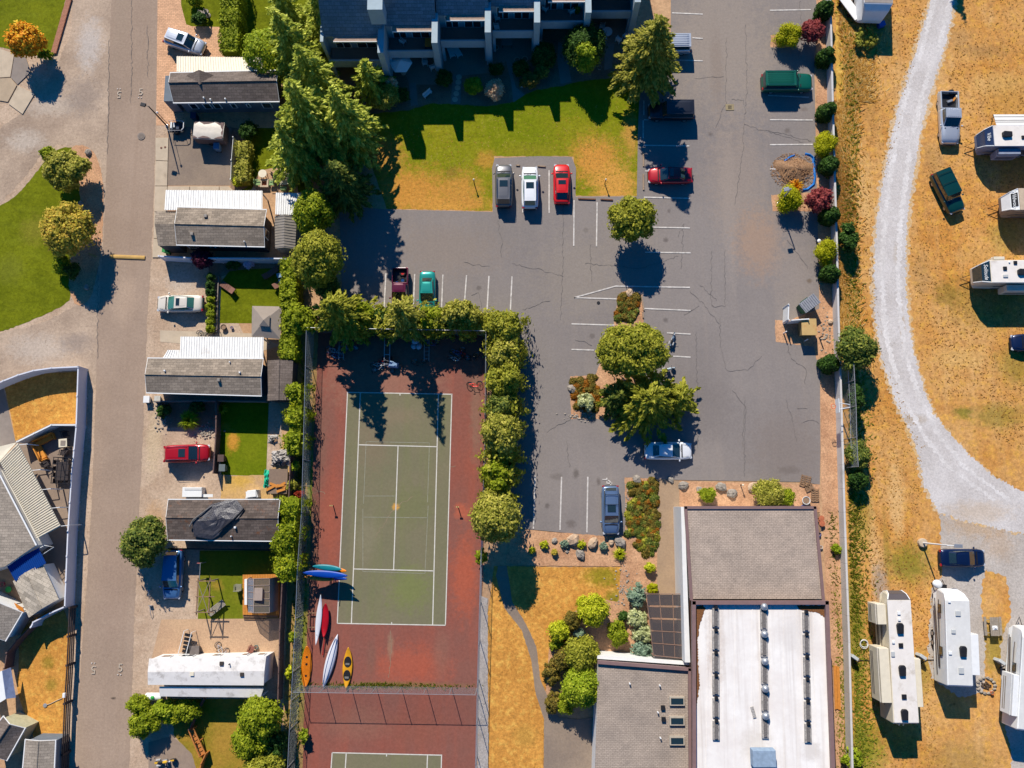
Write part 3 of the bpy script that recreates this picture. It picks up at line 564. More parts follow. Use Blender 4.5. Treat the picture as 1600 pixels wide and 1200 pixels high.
def shrub(px, py, rx, ry, h, mat, name, label, cat='shrub', group=None, leaf=.15, dens=1.0, lobe=.36, nl=None, stem=True):
    """rx, ry in pixels as seen; h height in metres"""
    zc = h*.55; b = base_of(px, py, zc); a = px2m(px, py, rx, zc); c_ = px2m(px, py, ry, zc)
    e = empty(name, b, 0, label, cat, group)
    lobes_crown(e, mat, (0, 0, zc), (a, c_, h*.47), leaf, dens, nl, lobe, name='foliage')
    if stem:
        m = MB(); m.tube([(0, 0, -.05), (.02, .02, h*.3), (.05, -.03, h*.6)], .05, 5, .02); m.build('stem', bark, e)
    return e
def tree(px, py, rx, ry, h, mat, label, name='broadleaf_tree', cat='tree', group=None, leaf=.2, dens=1.0, crown_h=None, lobe=.3, nl=None, off=(0, 0), core=True):
    ch = crown_h or h*.86; zc = h-ch/2; b = base_of(px, py, zc); b.x += off[0]; b.y += off[1]
    a = px2m(px, py, rx, zc); c_ = px2m(px, py, ry, zc)
    e = empty(name, b, 0, label, cat, group)
    lobes_crown(e, mat, (-off[0], -off[1], zc), (a, c_, ch/2), leaf, dens, nl, lobe, core=core)
    m = MB(); m.tube([(0, 0, -.1), (-off[0]*.2, -off[1]*.2, h*.3), (-off[0]*.6, -off[1]*.6, h*.55), (-off[0], -off[1], h*.8)], .05*h*.45, 8, .03)
    for k in range(6):
        t = rnd.uniform(0, 6.28); z0 = h*rnd.uniform(.35, .55)
        m.tube([(-off[0]*.4, -off[1]*.4, z0), (-off[0]*.6+math.cos(t)*a*.35, -off[1]*.6+math.sin(t)*c_*.35, z0+h*.15), (-off[0]+math.cos(t)*a*.7, -off[1]+math.sin(t)*c_*.7, z0+h*.25)], .07, 5, .015)
    m.build('trunk', bark, e); return e
def conifer(base, h, Rr, mat, label, name='conifer_tree', group=None, leaf=.26, step=.42, z0=.12, power=.8, droop=.25, dens=1.0, cat='tree', lean=(0, 0)):
    b = W(*base); e = empty(name, (b.x, b.y, 0), 0, label, cat, group)
    P_, N_, A_ = [], [], []
    z = h*z0
    m = MB(); m.tube([(0, 0, -.1), (lean[0]*.4, lean[1]*.4, h*.5), (lean[0], lean[1], h*.98)], .016*h+.05, 7, .02)
    while z < h*.985:
        f = (h-z)/(h*(1-z0)); r0 = Rr*(f**power); nb = max(4, int(4+r0*1.7))
        ph = rnd.uniform(0, 6.28)
        for k in range(nb):
            a = ph+2*math.pi*k/nb+rnd.uniform(-.3, .3); r_ = r0*rnd.uniform(.5, 1.25); zz = z+rnd.uniform(-.2, .2)
            n = max(4, int(r_*dens*20))
            t = rng.uniform(.12, 1, n)**.75; w_ = (1-t)*.24*r_+.14
            side = rng.uniform(-1, 1, n)*w_
            ca, sa = math.cos(a), math.sin(a); kx, ky = lean[0]*zz/h, lean[1]*zz/h
            x = kx+ca*t*r_-sa*side; y = ky+sa*t*r_+ca*side
            zc = zz+.15*r_*np.sin(t*2.2)-droop*r_*t*t+rng.uniform(-.12, .12, n)-np.abs(side)*.25
            P_.append(np.stack([x, y, zc], 1))
            N_.append(np.stack([ca*.35-sa*side*.4, sa*.35+ca*side*.4, np.ones(n)], 1))
            A_.append(np.stack([ca-sa*side*1.6, sa+ca*side*1.6, np.full(n, -.35)], 1))
            if r_ > .8 and k % 2 == 0: m.tube([(kx, ky, zz), (kx+ca*r_*.8, ky+sa*r_*.8, zz-droop*r_*.4)], .035, 4, .01)
        z += step*rnd.uniform(.8, 1.2)
    t_ = np.array([[lean[0], lean[1], h]]); P_.append(t_); N_.append(np.array([[0, 0, 1.]])); A_.append(np.array([[1., 0, 0]]))
    leaf_obj('crown', np.concatenate(P_), np.concatenate(N_), leaf, mat, e, aspect=.42, along=np.concatenate(A_))
    m.build('trunk', bark, e); return e
def hedge(path, wpx, h, mat, name, label, cat='hedge', leaf=.14, dens=1.0, group=None, bumpy=.12):
    """clipped hedge following pixel centre line (as seen at its top)"""
    pts = [W(x, y, h*.8) for x, y in path]; c = sum(pts, Vector())/len(pts)
    e = empty(name, (c.x, c.y, 0), 0, label, cat, group); hw = wpx/15/2
    P_, N_ = [], []; m = MB()
    for i in range(len(pts)-1):
        A, B = pts[i]-c, pts[i+1]-c; A.z = B.z = 0; d = B-A; L = d.length; d.normalize(); q = Vector((-d.y, d.x, 0))
        A2 = A-d*hw*.6; L2 = L+hw*1.2
        area = (L2*2*h+L2*2*hw+2*hw*2*h); n = int(dens*area/(leaf*leaf*1.0))
        s = rng.uniform(0, 1, n); face = rng.uniform(0, 1, n)*(2*h+2*hw)
        side = np.where(face < h, -1., np.where(face < 2*h, 1., 0.))
        off = np.where(side == 0, rng.uniform(-1, 1, n)*hw, side*hw); zz = np.where(side == 0, h, rng.uniform(0.05, 1, n)*h)
        wob = bumpy*np.sin(s*L2*2.3+i)+bumpy*np.sin(s*L2*5.1+2*i)*.6+rng.normal(0, bumpy*.5, n)
        off = off+side*wob; zz = zz+np.where(side == 0, wob, 0)
        P_.append(np.stack([A2.x+d.x*s*L2+q.x*off, A2.y+d.y*s*L2+q.y*off, zz], 1))
        N_.append(np.stack([q.x*side, q.y*side, np.where(side == 0, 1., .3)], 1))
        mid = A+d*L/2; m.box((mid.x, mid.y, h*.45), (L2*.96, hw*1.75, h*.9), math.atan2(d.y, d.x))
    core = m
    o = leaf_obj('foliage', np.concatenate(P_), np.concatenate(N_), leaf, mat, e)
    core.build('inner_branches', mat, e)
    return e
def col_shrub(base, h, r, mat, label, group, name='columnar_shrub', leaf=.14, dens=1.0):
    b = W(*base); e = empty(name, (b.x, b.y, 0), 0, label, 'shrub', group)
    nl = 26; z = rng.uniform(.12, .9, nl); a = rng.uniform(0, 6.28, nl)
    env = np.sin(np.clip(z*1.1+.12, 0, 1)*math.pi)**.55
    lc = np.stack([np.cos(a)*r*.5*env, np.sin(a)*r*.5*env, z*h], 1); lr = r*.55*env*rng.uniform(.8, 1.15, nl)+.05
    P_, N_ = [], []
    for i in range(nl):
        n = int(dens*4*math.pi*lr[i]**2/(leaf*leaf)); dd = sphere_dirs(n); q = lc[i]+dd*lr[i]*np.array([1, 1, 1.35])
        w_ = q[:, 2] > .03
        for j in range(nl):
            if j != i: w_ &= np.linalg.norm((q-lc[j])/np.array([1, 1, 1.2]), axis=1) > lr[j]*.84
        P_.append(q[w_]); N_.append(dd[w_])
    leaf_obj('foliage', np.concatenate(P_), np.concatenate(N_), leaf, mat, e, core=[(tuple(lc[i]), (lr[i]*.8, lr[i]*.8, lr[i]*1.05)) for i in range(nl)])
    MB().tube([(0, 0, -.05), (0, 0, h*.6)], .06, 5, .02).build('stem', bark, e); return e
def spiky(px, py, r, h, mat, name, label, cat='plant', group=None, n=160, blade=.03, stemless=True):
    b = base_of(px, py, h*.3); e = empty(name, b, 0, label, cat, group); rr = r/15; mb = MB()
    for k in range(n):
        a = rnd.uniform(0, 6.28); q = rr*rnd.uniform(.35, 1.1); t = rnd.uniform(.3, 1)
        d = Vector((math.cos(a), math.sin(a), 0)); s = Vector((-d.y, d.x, 0))*blade
        p0 = d*.05; p1 = d*q*.55+Vector((0, 0, h*t)); p2 = d*q+Vector((0, 0, h*t*.6))
        mb.add([p0-s, p0+s, p1+s, p1-s], [(0, 1, 2, 3)]); mb.add([p1-s, p1+s, p2], [(0, 1, 2)])
    mb.build('leaf_clump', mat, e); return e
# ================================================================== VEHICLE BUILDERS
PAINT = {}
def paint(name, c, metal=.25, rough=.32):
    if name not in PAINT: PAINT[name] = M(name+'_car_paint', c, .03, 1, rough, metal, coat=.7, spec=.5)
    return PAINT[name]
lamp_clear = glass('headlamp_glass', (.5, .52, .55), .1); lamp_red = glass('tail_lamp_glass', (.35, .01, .01), .15)
CARK = dict(sedan=dict(wb=.245, wt=.06, rt=-.20, rb=-.345, zb=.93, hood=.82, deck=.98, H=1.45, tum=.74),
            hatch=dict(wb=.25, wt=.065, rt=-.28, rb=-.43, zb=.96, hood=.88, deck=.98, H=1.5, tum=.76),
            suv=dict(wb=.265, wt=.105, rt=-.385, rb=-.462, zb=1.08, hood=1.02, deck=1.08, H=1.72, tum=.78),
            boxy=dict(wb=.215, wt=.12, rt=-.465, rb=-.492, zb=1.12, hood=1.08, deck=1.12, H=1.78, tum=.86),
            pickup=dict(wb=.21, wt=.075, rt=-.10, rb=-.13, zb=1.12, hood=1.08, deck=1.12, H=1.78, tum=.8))
def car(px, py, deg, kind, pc, label, name, cat, L=4.7, Wd=1.85, group=None, sunroof=False, rails=False, ribs=False, glassm=None, z0=.04, spare=None, mirror=True, H=None, bars=False, spoiler=False, roofm=None, plate=False):
    K = dict(CARK[kind]); K['H'] = H or K['H']
    gm = glassm or glassd; c = W(px, py, K['H']*.75)
    e = empty(name, (c.x, c.y, z0), R(deg), label, cat, group)
    xs = [-1, -.985, -.95, -.86, -.7, -.45, -.2, .05, .3, .5, .7, .84, .93, .98, 1]
    wf = [.62, .78, .88, .95, .985, 1, 1, 1, 1, .99, .965, .91, .81, .69, .5] if kind not in ('boxy', 'pickup') else [.8, .9, .95, .98, .99, 1, 1, 1, 1, .99, .98, .95, .89, .8, .66]
    def top(x):                              # belt / hood / deck height
        if kind == 'pickup' and x < K['rb']*2: return 1.12
        if x > K['wb']*2: t = (x-K['wb']*2)/(1-K['wb']*2); return K['zb']+(K['hood']-K['zb'])*min(1, t*1.6)-(.12*t*t if kind != 'boxy' else .05*t*t)
        if x < K['rb']*2: return K['deck']
        return K['zb']
    ef = [.62, .8, .93, 1, 1, 1, 1, 1, 1, 1, 1, .985, .93, .8, .6]
    mb = MB(); prof = [(.86, .24, 0), (.97, .32, 0), (1.0, .55, 0), (.985, .8, 1), (.93, .96, 1), (.55, 1.02, 1), (0, 1.035, 1)]
    v = []; full = prof+[(-a, b, c_) for a, b, c_ in reversed(prof[:-1])]
    for x, wq, q in zip(xs, wf, ef):
        t = top(x)*q
        for a, b, rel in full: v.append((x*L/2, a*wq*Wd/2, b*t if rel else b*(1 if q > .9 else (.8+.2*q))))
    n = len(full); m = len(xs)
    f = [(i*n+k, i*n+k+1, (i+1)*n+k+1, (i+1)*n+k) for i in range(m-1) for k in range(n-1)]
    f += [tuple(range(n-1, -1, -1)), tuple((m-1)*n+k for k in range(n))]
    f += [((i+1)*n, (i+1)*n+n-1, i*n+n-1, i*n) for i in range(m-1)]
    mb.add(v, f)
    body = mb
    zb, H_ = K['zb']+.0, K['H']; wb, wt, rt, rb = [K[k]*L for k in ('wb', 'wt', 'rt', 'rb')]
    yb = Wd/2*.93; yt = Wd/2*K['tum']
    if kind == 'pickup':
        bx0, bx1 = -L*.485, -L*.145; yo, yi = Wd/2*.97, Wd/2*.84
        front = MB(); v2 = [(max(x, -L*.14), y, z) for x, y, z in v]; front.add(v2, f); front.build('body', pc, e, smooth=True)
        bd = MB()
        for s in (-1, 1): bd.box(((bx0+bx1)/2, s*(yo+yi)/2, .73), (bx1-bx0, yo-yi, .78))
        bd.box((bx0+.04, 0, .73), (.09, yi*2, .76)); bd.box((bx1-.05, 0, .73), (.09, yi*2, .78)); bd.build('truck_bed', pc, e, bevel=.03)
        MB().box(((bx0+bx1)/2, 0, .55), (bx1-bx0-.1, yi*2-.01, .08)).build('bed_floor', darkmetal, e)
        MB().box((bx0-.1, 0, .5), (.16, Wd*.92, .16)).build('bumper', steel, e, bevel=.03)
    else: body.build('body', pc, e, smooth=True, sub=1)
    # cabin frame
    z1 = zb-.06; zt = H_-.03
    kr = .95 if kind in ('boxy', 'pickup') else .8
    Bc = [Vector((wb, -yb*.88, z1)), Vector((wb, yb*.88, z1)), Vector((rb, yb*kr, z1)), Vector((rb, -yb*kr, z1))]
    Tc = [Vector((wt, -yt, zt)), Vector((wt, yt, zt)), Vector((rt, yt*(kr+.06), zt)), Vector((rt, -yt*(kr+.06), zt))]
    cf = MB(); cf.add(Bc+Tc, [(3, 2, 1, 0), (4, 5, 6, 7), (0, 1, 5, 4), (1, 2, 6, 5), (2, 3, 7, 6), (3, 0, 4, 7)])
    cf.build('cabin_frame', pc, e, bevel=.1)
    ctr = Vector(((wb+rb)/2, 0, (z1+zt)/2))
    def pane(name, q, mx, my, mz0=.1, mz1=.06):
        a, b, c_, d = q                       # bottom a->b, top d->c
        def at(u, v_): return a.lerp(b, u).lerp(d.lerp(c_, u), v_)
        N = (b-a).cross(d-a).normalized()
        if N.dot((a+b+c_+d)/4-ctr) < 0: N = -N
        nu = 5; vv = []
        for v_ in (mz0, 1-mz1):
            for i in range(nu+1):
                u = mx+(1-mx-my)*i/nu; vv.append(at(u, v_)+N*(.012+.03*math.sin(math.pi*u)))
        g = MB(); k = nu+1
        g.add(vv+[p-N*.03 for p in vv], [(i, i+1, k+i+1, k+i) for i in range(nu)]+[(2*k+i+1, 2*k+i, 3*k+i, 3*k+i+1) for i in range(nu)]+[(0, k, 3*k, 2*k), (k-1, 3*k-1, 4*k-1, 2*k-1)]+[(i, 2*k+i, 2*k+i+1, i+1) for i in range(nu)]+[(k+i+1, 3*k+i+1, 3*k+i, k+i) for i in range(nu)])
        return g.build(name, gm, e, smooth=False)
    pane('windshield', (Bc[0], Bc[1], Tc[1], Tc[0]), .05, .05, .07, .03)
    pane('rear_window', (Bc[2], Bc[3], Tc[3], Tc[2]), .09, .09, .15 if kind != 'sedan' else .1, .08)
    for q in ((Bc[1], Bc[2], Tc[2], Tc[1]), (Bc[3], Bc[0], Tc[0], Tc[3])): pane('side_window', q, .05, .06, .16, .08)
    # roof panel with crown
    rf = MB(); nu, nv = 6, 5; v = []
    for i in range(nu+1):
        for j in range(nv+1):
            u, t = i/nu, j/nv; x = wt+.03+(rt-wt-.06)*u; y = (-1+2*t)*yt*(1-(.95-kr)*u)
            v.append((x, y, zt+.055*(1-(2*u-1)**4*.7)*(1-(2*t-1)**4*.9)))
    rf.add(v, [(i*(nv+1)+j+1, i*(nv+1)+j, (i+1)*(nv+1)+j, (i+1)*(nv+1)+j+1) for i in range(nu) for j in range(nv)])
    edge = [(wt+.03, -yt, zt+.02), (wt+.03, yt, zt+.02), (rt-.03, yt*(kr+.05), zt+.02), (rt-.03, -yt*(kr+.05), zt+.02)]
    rf.slab(edge, .08); rf.build('roof', roofm or pc, e, smooth=False)
    if sunroof: MB().box(((wt*.72+rt*.28), 0, zt+.06), (abs(rt-wt)*.3, yt*1.15, .03)).build('sunroof', glassd, e, bevel=.01)
    if rails:
        for s in (-1, 1): MB().tube([(wt-.1, s*yt*.9, zt+.05), (wt-.2, s*yt*.9, zt+.13), (rt+.2, s*yt*.9, zt+.13), (rt+.1, s*yt*.9, zt+.05)], .02, 5).build('roof_rail', chrome if pc is not PAINT.get('black') else black, e)
    if bars:
        for u in (.45, .85): MB().tube([(wt+(rt-wt)*u, -yt*.95, zt+.15), (wt+(rt-wt)*u, yt*.95, zt+.15)], .025, 5).build('crossbar', black, e)
    if ribs:
        m_ = MB()
        for k in range(-3, 4): m_.box(((wt+rt)/2, k*yt*.26, zt+.062), (abs(rt-wt)*.86, .05, .03))
        m_.build('roof_ribs', roofm or pc, e)
    if spoiler: MB().box((rt-.12, 0, zt+.02), (.28, yt*1.8, .05)).build('spoiler', pc, e, bevel=.02)
    for s in (-1, 1):
        if mirror: MB().ball((wb-.12, s*(Wd/2+.1), zb+.07), (.1, .13, .08), 8, 6).build('mirror', pc, e, smooth=True)
        MB().box((L/2-.16, s*Wd*.335, top(.95)*.72), (.26, Wd*.2, .13), s*-.28).build('headlight', lamp_clear, e, bevel=.03)
        MB().box((-L/2+.06, s*Wd*.38, top(-1)*.74), (.14, Wd*.15, .2), s*.15).build('taillight', lamp_red, e, bevel=.02)
        for x in (.305, -.30):
            wh = MB(); wh.torus((x*L, s*(Wd/2-.12), .33), .24, .1, 'y', 18, 8); t = wh.build('wheel', rubber, e, smooth=True)
            hb = MB(); hb.tube([(x*L, s*(Wd/2-.17), .33), (x*L, s*(Wd/2-.04), .33)], .19, 12); r_ = hb.build('rim', steel, t)
    MB().box((L/2-.035, 0, .4), (.14, Wd*.62, .14)).build('grille', black, e, bevel=.02)
    for s in (-1, 1): MB().tube([(wb+.1, s*.12, zb+.02), (wb-.12, s*.12+.42, zb+.09)], .012, 4).build('wiper', black, e)
    MB().box((wb+.16, 0, zb-.02), (.12, yb*1.5, .06)).build('cowl', black, e)
    if kind in ('sedan', 'suv', 'hatch'):
        for s in (-1, 1): MB().tube([(wb+.2, s*yb*.8, zb+.035), (L*.42, s*yb*.62, K['hood']-.02)], .013, 4).build('hood_seam', darkmetal, e)
    MB().box((-L/2+.0, 0, .5), (.1, Wd*.7, .18)).build('rear_bumper', black, e, bevel=.03)
    return e
def rv(px, py, deg, L, Wd, H, label, name='travel_trailer', style='trailer', roofm=None, wallm=None, capm=None, slides=(), acs=(), vents=(), stripes=(), hatch=(), group='camping trailers parked on the dry field', awning=None, skylights=(), ladder=False, zref=None, word=None):
    c = W(px, py, H); e = empty(name, (c.x, c.y, 0), R(deg), label, 'camping trailer', group)
    roofm = roofm or offwhite; wallm = wallm or white
    if style == 'fifth':
        prof = [(-L/2, .55), (L/2-2.6, .55), (L/2-2.5, 1.6), (L/2-.5, 1.6), (L/2-.1, 2.0), (L/2, 2.6), (L/2-.25, H-.25), (L/2-.75, H), (-L/2+.12, H), (-L/2, H-.2)]
    else: prof = [(-L/2, .55), (L/2-.5, .55), (L/2-.1, 1.0), (L/2, 1.7), (L/2-.35, H-.5), (L/2-.95, H), (-L/2+.1, H), (-L/2, H-.2)]
    n = len(prof); hw = Wd/2; tp = lambda x: 1-.34*max(0, (x-(L/2-1.15))/1.15)**1.6
    v = [(x, -hw*tp(x), z) for x, z in prof]+[(x, hw*tp(x), z) for x, z in prof]
    mb = MB(); mb.add(v, [tuple(range(n)), tuple(range(2*n-1, n-1, -1))]+[(i, i+n, (i+1) % n+n, (i+1) % n) for i in range(n)])
    mb.build('body', wallm, e, bevel=.09)
    fx = (L/2-.8) if style == 'fifth' else (L/2-1.0)
    MB().slab([(fx, -hw+.1, H+.015), (fx, hw-.1, H+.015), (-L/2+.15, hw-.1, H+.015), (-L/2+.15, -hw+.1, H+.015)], .03).build('roof_membrane', roofm, e)
    if capm:
        q = [(p[0], p[1]) for p in prof if p[0] > L/2-1.1 and p[1] > 1.3]; m_ = MB()
        for (x0, a), (x1, b) in zip(q[:-1], q[1:]):
            nx_, nz_ = (b-a), -(x1-x0); l = math.hypot(nx_, nz_) or 1; nx_/=l; nz_/=l; o_ = .03
            y0, y1 = hw*tp(x0)-.14, hw*tp(x1)-.14
            m_.slab([(x0+nx_*o_, -y0, a+nz_*o_), (x0+nx_*o_, y0, a+nz_*o_), (x1+nx_*o_, y1, b+nz_*o_), (x1+nx_*o_, -y1, b+nz_*o_)], .02, (nx_, 0, nz_))
        m_.build('front_cap', capm, e)
        for s in (-1, 1): MB().tube([(x+.03, s*(hw*tp(x)-.09), z+.03) for x, z in q], .05, 5).build('cap_trim', white, e)
    for x, y in acs:
        a = MB(); a.prism([(x-.5, y-.28), (x+.3, y-.34), (x+.5, y-.2), (x+.5, y+.2), (x+.3, y+.34), (x-.5, y+.28)], H+.01, H+.3); a.build('air_conditioner', darkmetal, e, bevel=.06)
    for x, y, s in vents: 
        t = MB().box((x, y, H+.07), (s, s, .14)).build('roof_vent', darkmetal if s > .3 else white, e, bevel=.03)
    for x, y, a_, b_ in skylights: MB().box((x, y, H+.06), (a_, b_, .12)).build('skylight', M('skylight_dome', (.45, .46, .45), .05, 2, .2), e, bevel=.04)
    for x0, x1, s, d, zt_ in slides:
        so_ = MB().box(((x0+x1)/2, s*(hw+d/2), (zt_+.9)/2+.2), (x1-x0, d+.04, zt_-.9)).build('slide_out', wallm, e, bevel=.03)
        MB().box(((x0+x1)/2, s*(hw+d/2+.02), zt_-.2+.02), (x1-x0+.06, d+.06, .05)).build('slide_topper', roofm, so_)
        if stripes:
            for z in (1.5, 1.8): MB().box(((x0+x1)/2, s*(hw+d+.035), z), ((x1-x0)*.8, .02, .12)).build('stripe', stripes[0], so_)
    for s in (-1, 1):
        if stripes:
            for k, (z, tl) in enumerate(((1.2, .05), (1.5, .1), (1.95, -.05))):
                MB().box((rnd.uniform(-.6, .6), s*(hw+.012), z), (L*.72, .02, .16), 0, Matrix.Rotation(tl*.6, 3, 'Y')).build('stripe', stripes[k % len(stripes)], e)
        for x in hatch:
            f_ = MB().box((x, s*(hw+.02), 2.2), (.85, .04, .6)).build('window_frame', darkmetal, e)
            MB().box((x, s*(hw+.045), 2.2), (.75, .02, .5)).build('window', glassd, f_)
        for x in (-.9, .0):
            w_ = MB().torus((x, s*(hw-.15), .36), .26, .1, 'y', 16, 6).build('wheel', rubber, e, smooth=True)
            MB().tube([(x, s*(hw-.2), .36), (x, s*(hw-.06), .36)], .2, 10).build('rim', steel, w_)
    if awning:
        x0, x1, s, d = awning
        a = MB(); a.slab([(x0, s*hw, H-.35), (x1, s*hw, H-.35), (x1, s*(hw+d), H-.75), (x0, s*(hw+d), H-.75)], .04); aw = a.build('awning', M('awning_cloth', P(235, 232, 226), .05, 1, .7), e)
        st = MB()
        for k in (.35, .5, .8): st.box(((x0+x1)/2, s*(hw+d*k), H-.35-.4*k+.02), (x1-x0, .05, .02), 0)
        st.build('awning_stripe', M('awning_stripe_grey', P(150, 146, 140)), aw)
        for x in (x0+.05, x1-.05): MB().tube([(x, s*hw, 1.2), (x, s*(hw+d), H-.78)], .035, 5).build('awning_arm', black, e)
    if ladder:
        m_ = MB()
        for y in (-.2, .2): m_.tube([(-L/2-.1, y+.5, .8), (-L/2-.1, y+.5, H), (-L/2+.2, y+.5, H+.15)], .025, 5)
        for k in range(7): m_.tube([(-L/2-.1, .3, .9+k*.35), (-L/2-.1, .7, .9+k*.35)], .02, 4)
        m_.build('ladder', steel, e)
    m_ = MB(); m_.tube([(L/2-.6, -.5, .55), (L/2+(.7 if style != 'fifth' else -1.6), 0, .5), (L/2-.6, .5, .55)], .05, 5)
    m_.build('hitch_frame', darkmetal, e)
    for y in (-.6, .6): MB().tube([(L/2-(.9 if style != 'fifth' else 2.9), y, .6), (L/2-(.9 if style != 'fifth' else 2.9), y, 0)], .05, 6).build('jack', steel, e)
    if word:
        cu = bpy.data.curves.new('cap_lettering', 'FONT'); cu.body = word; cu.size = .5; cu.align_x = 'CENTER'; cu.align_y = 'CENTER'; cu.extrude = .005; cu.shear = .3
        cu.materials.append(white)
        o = text_mesh('lettering', cu); o.parent = e
        x0, z0_, x1, z1_ = L/2-.35, H-.5, L/2-.95, H
        o.location = ((x0+x1)/2+.06, 0, (z0_+z1_)/2+.09); sl_ = math.atan2(z1_-z0_, x0-x1)
        if capm is white: MB().box(((x0+x1)/2+.03, 0, (z0_+z1_)/2+.05), (.62, 1.45, .03), 0, Matrix.Rotation(sl_, 3, 'Y')).build('badge', black, e)
        o.rotation_mode = 'XYZ'; o.rotation_euler = (Matrix.Rotation(sl_, 3, 'Y') @ Matrix.Rotation(R(90), 3, 'Z')).to_euler()
    return e
navycap = paint('navy_cap', P(52, 66, 96), .3, .2)
# ---- two wheelers
def bicycle(loc, rz, mat, label, lean=0.0, group='bicycles kept in the racks at the court', name='bicycle', z=.05):
    p = W(*loc) if len(loc) == 2 else Vector(loc); e = empty(name, (p.x, p.y, z), rz, label, 'bicycle', group); e.rotation_euler = (lean, 0, rz)
    if lean: e.location.z = z+.02
    for x in (-.52, .52):
        w_ = MB().torus((x, 0, .34), .31, .028, 'y', 20, 6).build('wheel', rubber, e, smooth=True)
        s = MB()
        for k in range(6): a = math.pi*k/6; s.tube([(x-.3*math.cos(a), 0, .34-.3*math.sin(a)), (x+.3*math.cos(a), 0, .34+.3*math.sin(a))], .006, 3)
        s.torus((x, 0, .34), .29, .012, 'y', 16, 4); s.build('spoke_set', chrome, w_)
    f = MB()
    for a, b in (((-.05, 0, .3), (-.18, 0, .78)), ((-.05, 0, .3), (.36, 0, .72)), ((-.16, 0, .74), (.36, 0, .8)), ((-.05, 0, .3), (-.52, 0, .34)), ((-.16, 0, .72), (-.52, 0, .34))): f.tube([a, b], .024, 6)
    f.build('frame', mat, e); MB().tube([(.36, 0, .86), (.38, 0, .68), (.52, 0, .34)], .022, 6).build('fork', mat, e)
    MB().tube([(.3, -.28, .95), (.37, -.08, .93), (.37, .08, .93), (.3, .28, .95)], .018, 6).build('handlebar', darkmetal, e)
    MB().ball((-.2, 0, .86), (.14, .07, .04), 8, 5).build('saddle', black, e, smooth=True)
    return e
def motorbike(px, py, deg, tank, label, name='motorcycle', group=None, s=1.0):
    p = W(px, py, .6); e = empty(name, (p.x, p.y, .04), R(deg), label, 'motorcycle', group); e.scale = (s, s, s)
    for x in (-.7, .75):
        w_ = MB().torus((x, 0, .32), .25, .075, 'y', 18, 8).build('wheel', rubber, e, smooth=True)
        MB().tube([(x, -.04, .32), (x, .04, .32)], .17, 10).build('rim', chrome, w_)
    MB().ball((.18, 0, .82), (.3, .16, .14), 10, 6).build('fuel_tank', tank, e, smooth=True)
    MB().ball((-.3, 0, .78), (.34, .15, .08), 10, 6).build('seat', black, e, smooth=True)
    MB().box((.05, 0, .45), (.5, .34, .36)).build('engine', steel, e, bevel=.05)
    MB().tube([(.5, -.38, 1.0), (.42, -.1, .98), (.42, .1, .98), (.5, .38, 1.0)], .022, 6).build('handlebar', chrome, e)
    MB().tube([(.45, 0, .95), (.75, 0, .32)], .04, 6).build('fork', chrome, e)
    MB().ball((.62, 0, .86), .1, 8, 6).build('headlight', lamp_clear, e, smooth=True)
    MB().box((.75, 0, .62), (.4, .14, .04)).build('fender', tank, e, bevel=.02); MB().box((-.72, 0, .64), (.45, .18, .05)).build('fender', tank, e, bevel=.02)
    MB().tube([(.0, -.2, .3), (-.8, -.22, .34)], .05, 8).build('exhaust_pipe', chrome, e)
    for s_ in (-1, 1): MB().box((-.55, s_*.26, .6), (.45, .16, .28)).build('pannier', M('pannier_grey', P(190, 188, 184)), e, bevel=.04)
    return e
# ---- kayaks: lofted hulls
def hull(mb, L, Wd, H, rocker=.12, flip=False, n=22, m=12, fat=.8):
    v = []
    for i in range(n+1):
        t = i/n; x = (t-.5)*L; s = max(.02, math.sin(math.pi*t))**fat; hw = Wd/2*s; up = rocker*(2*t-1)**4*2
        for k in range(m):
            a = 2*math.pi*k/m; y = math.cos(a)*hw; z = math.sin(a)*H/2*(.35+.65*s)*(.55 if math.sin(a) > 0 else 1)
            if flip: z = -z
            v.append((x, y, H/2+z+(up if not flip else -up*.6)))
    mb.add(v, [(i*m+k, i*m+(k+1) % m, (i+1)*m+(k+1) % m, (i+1)*m+k) for i in range(n) for k in range(m)]+[tuple(range(m-1, -1, -1)), tuple(range(n*m, n*m+m))])
    return mb
def kayak(px, py, deg, L, Wd, mat, label, z=.05, pits=(), H=.34, name='kayak', flip=False, stripe=None, group='kayaks and canoes lying on the court', fat=.8, hatches=(), lines=True, tilt=0):
    p = W(px, py, z+H*.5); e = empty(name, (p.x, p.y, z), R(deg), label, 'kayak', group)
    hull(MB(), L, Wd, H, flip=flip, fat=fat).build('hull', mat, e, smooth=True)
    top_ = H*.5+H*.5*.55
    for x in pits:
        c_ = MB().torus((x, 0, top_), Wd*.33, .03, 'z', 20, 6, sx=1.5).build('cockpit_rim', black, e, smooth=True)
        MB().prism([(x+Wd*.47*math.cos(k*.4488), Wd*.31*math.sin(k*.4488)) for k in range(14)], top_-.05, top_+.012).build('cockpit_well', black, c_)
        MB().box((x-Wd*.2, 0, top_+.03), (.2, Wd*.42, .08)).build('seat', M('kayak_seat_grey', P(120, 118, 112)), c_, bevel=.02)
    for x in hatches: MB().prism([(x+.12*math.cos(k*.628), .12*math.sin(k*.628)) for k in range(10)], top_-.06, top_+.01).build('hatch_cover', black, e)
    if stripe is not None:
        for s in (-1, 1):
            m_ = MB(); m_.tube([((t-.5)*L, s*Wd*.22*math.sin(math.pi*t)**fat, H*(.98 if flip else .8)-.10*(2*t-1)**2) for t in [i/14 for i in range(1, 14)]], .03, 4); m_.build('keel_stripe', stripe, e)
    if lines and not flip:
        for x in (-L*.34, L*.36): MB().tube([(x, -Wd*.2, top_-.02), (x+.15, 0, top_+.03), (x+.3, Wd*.16, top_-.03)], .012, 4).build('deck_cord', black, e)
    return e
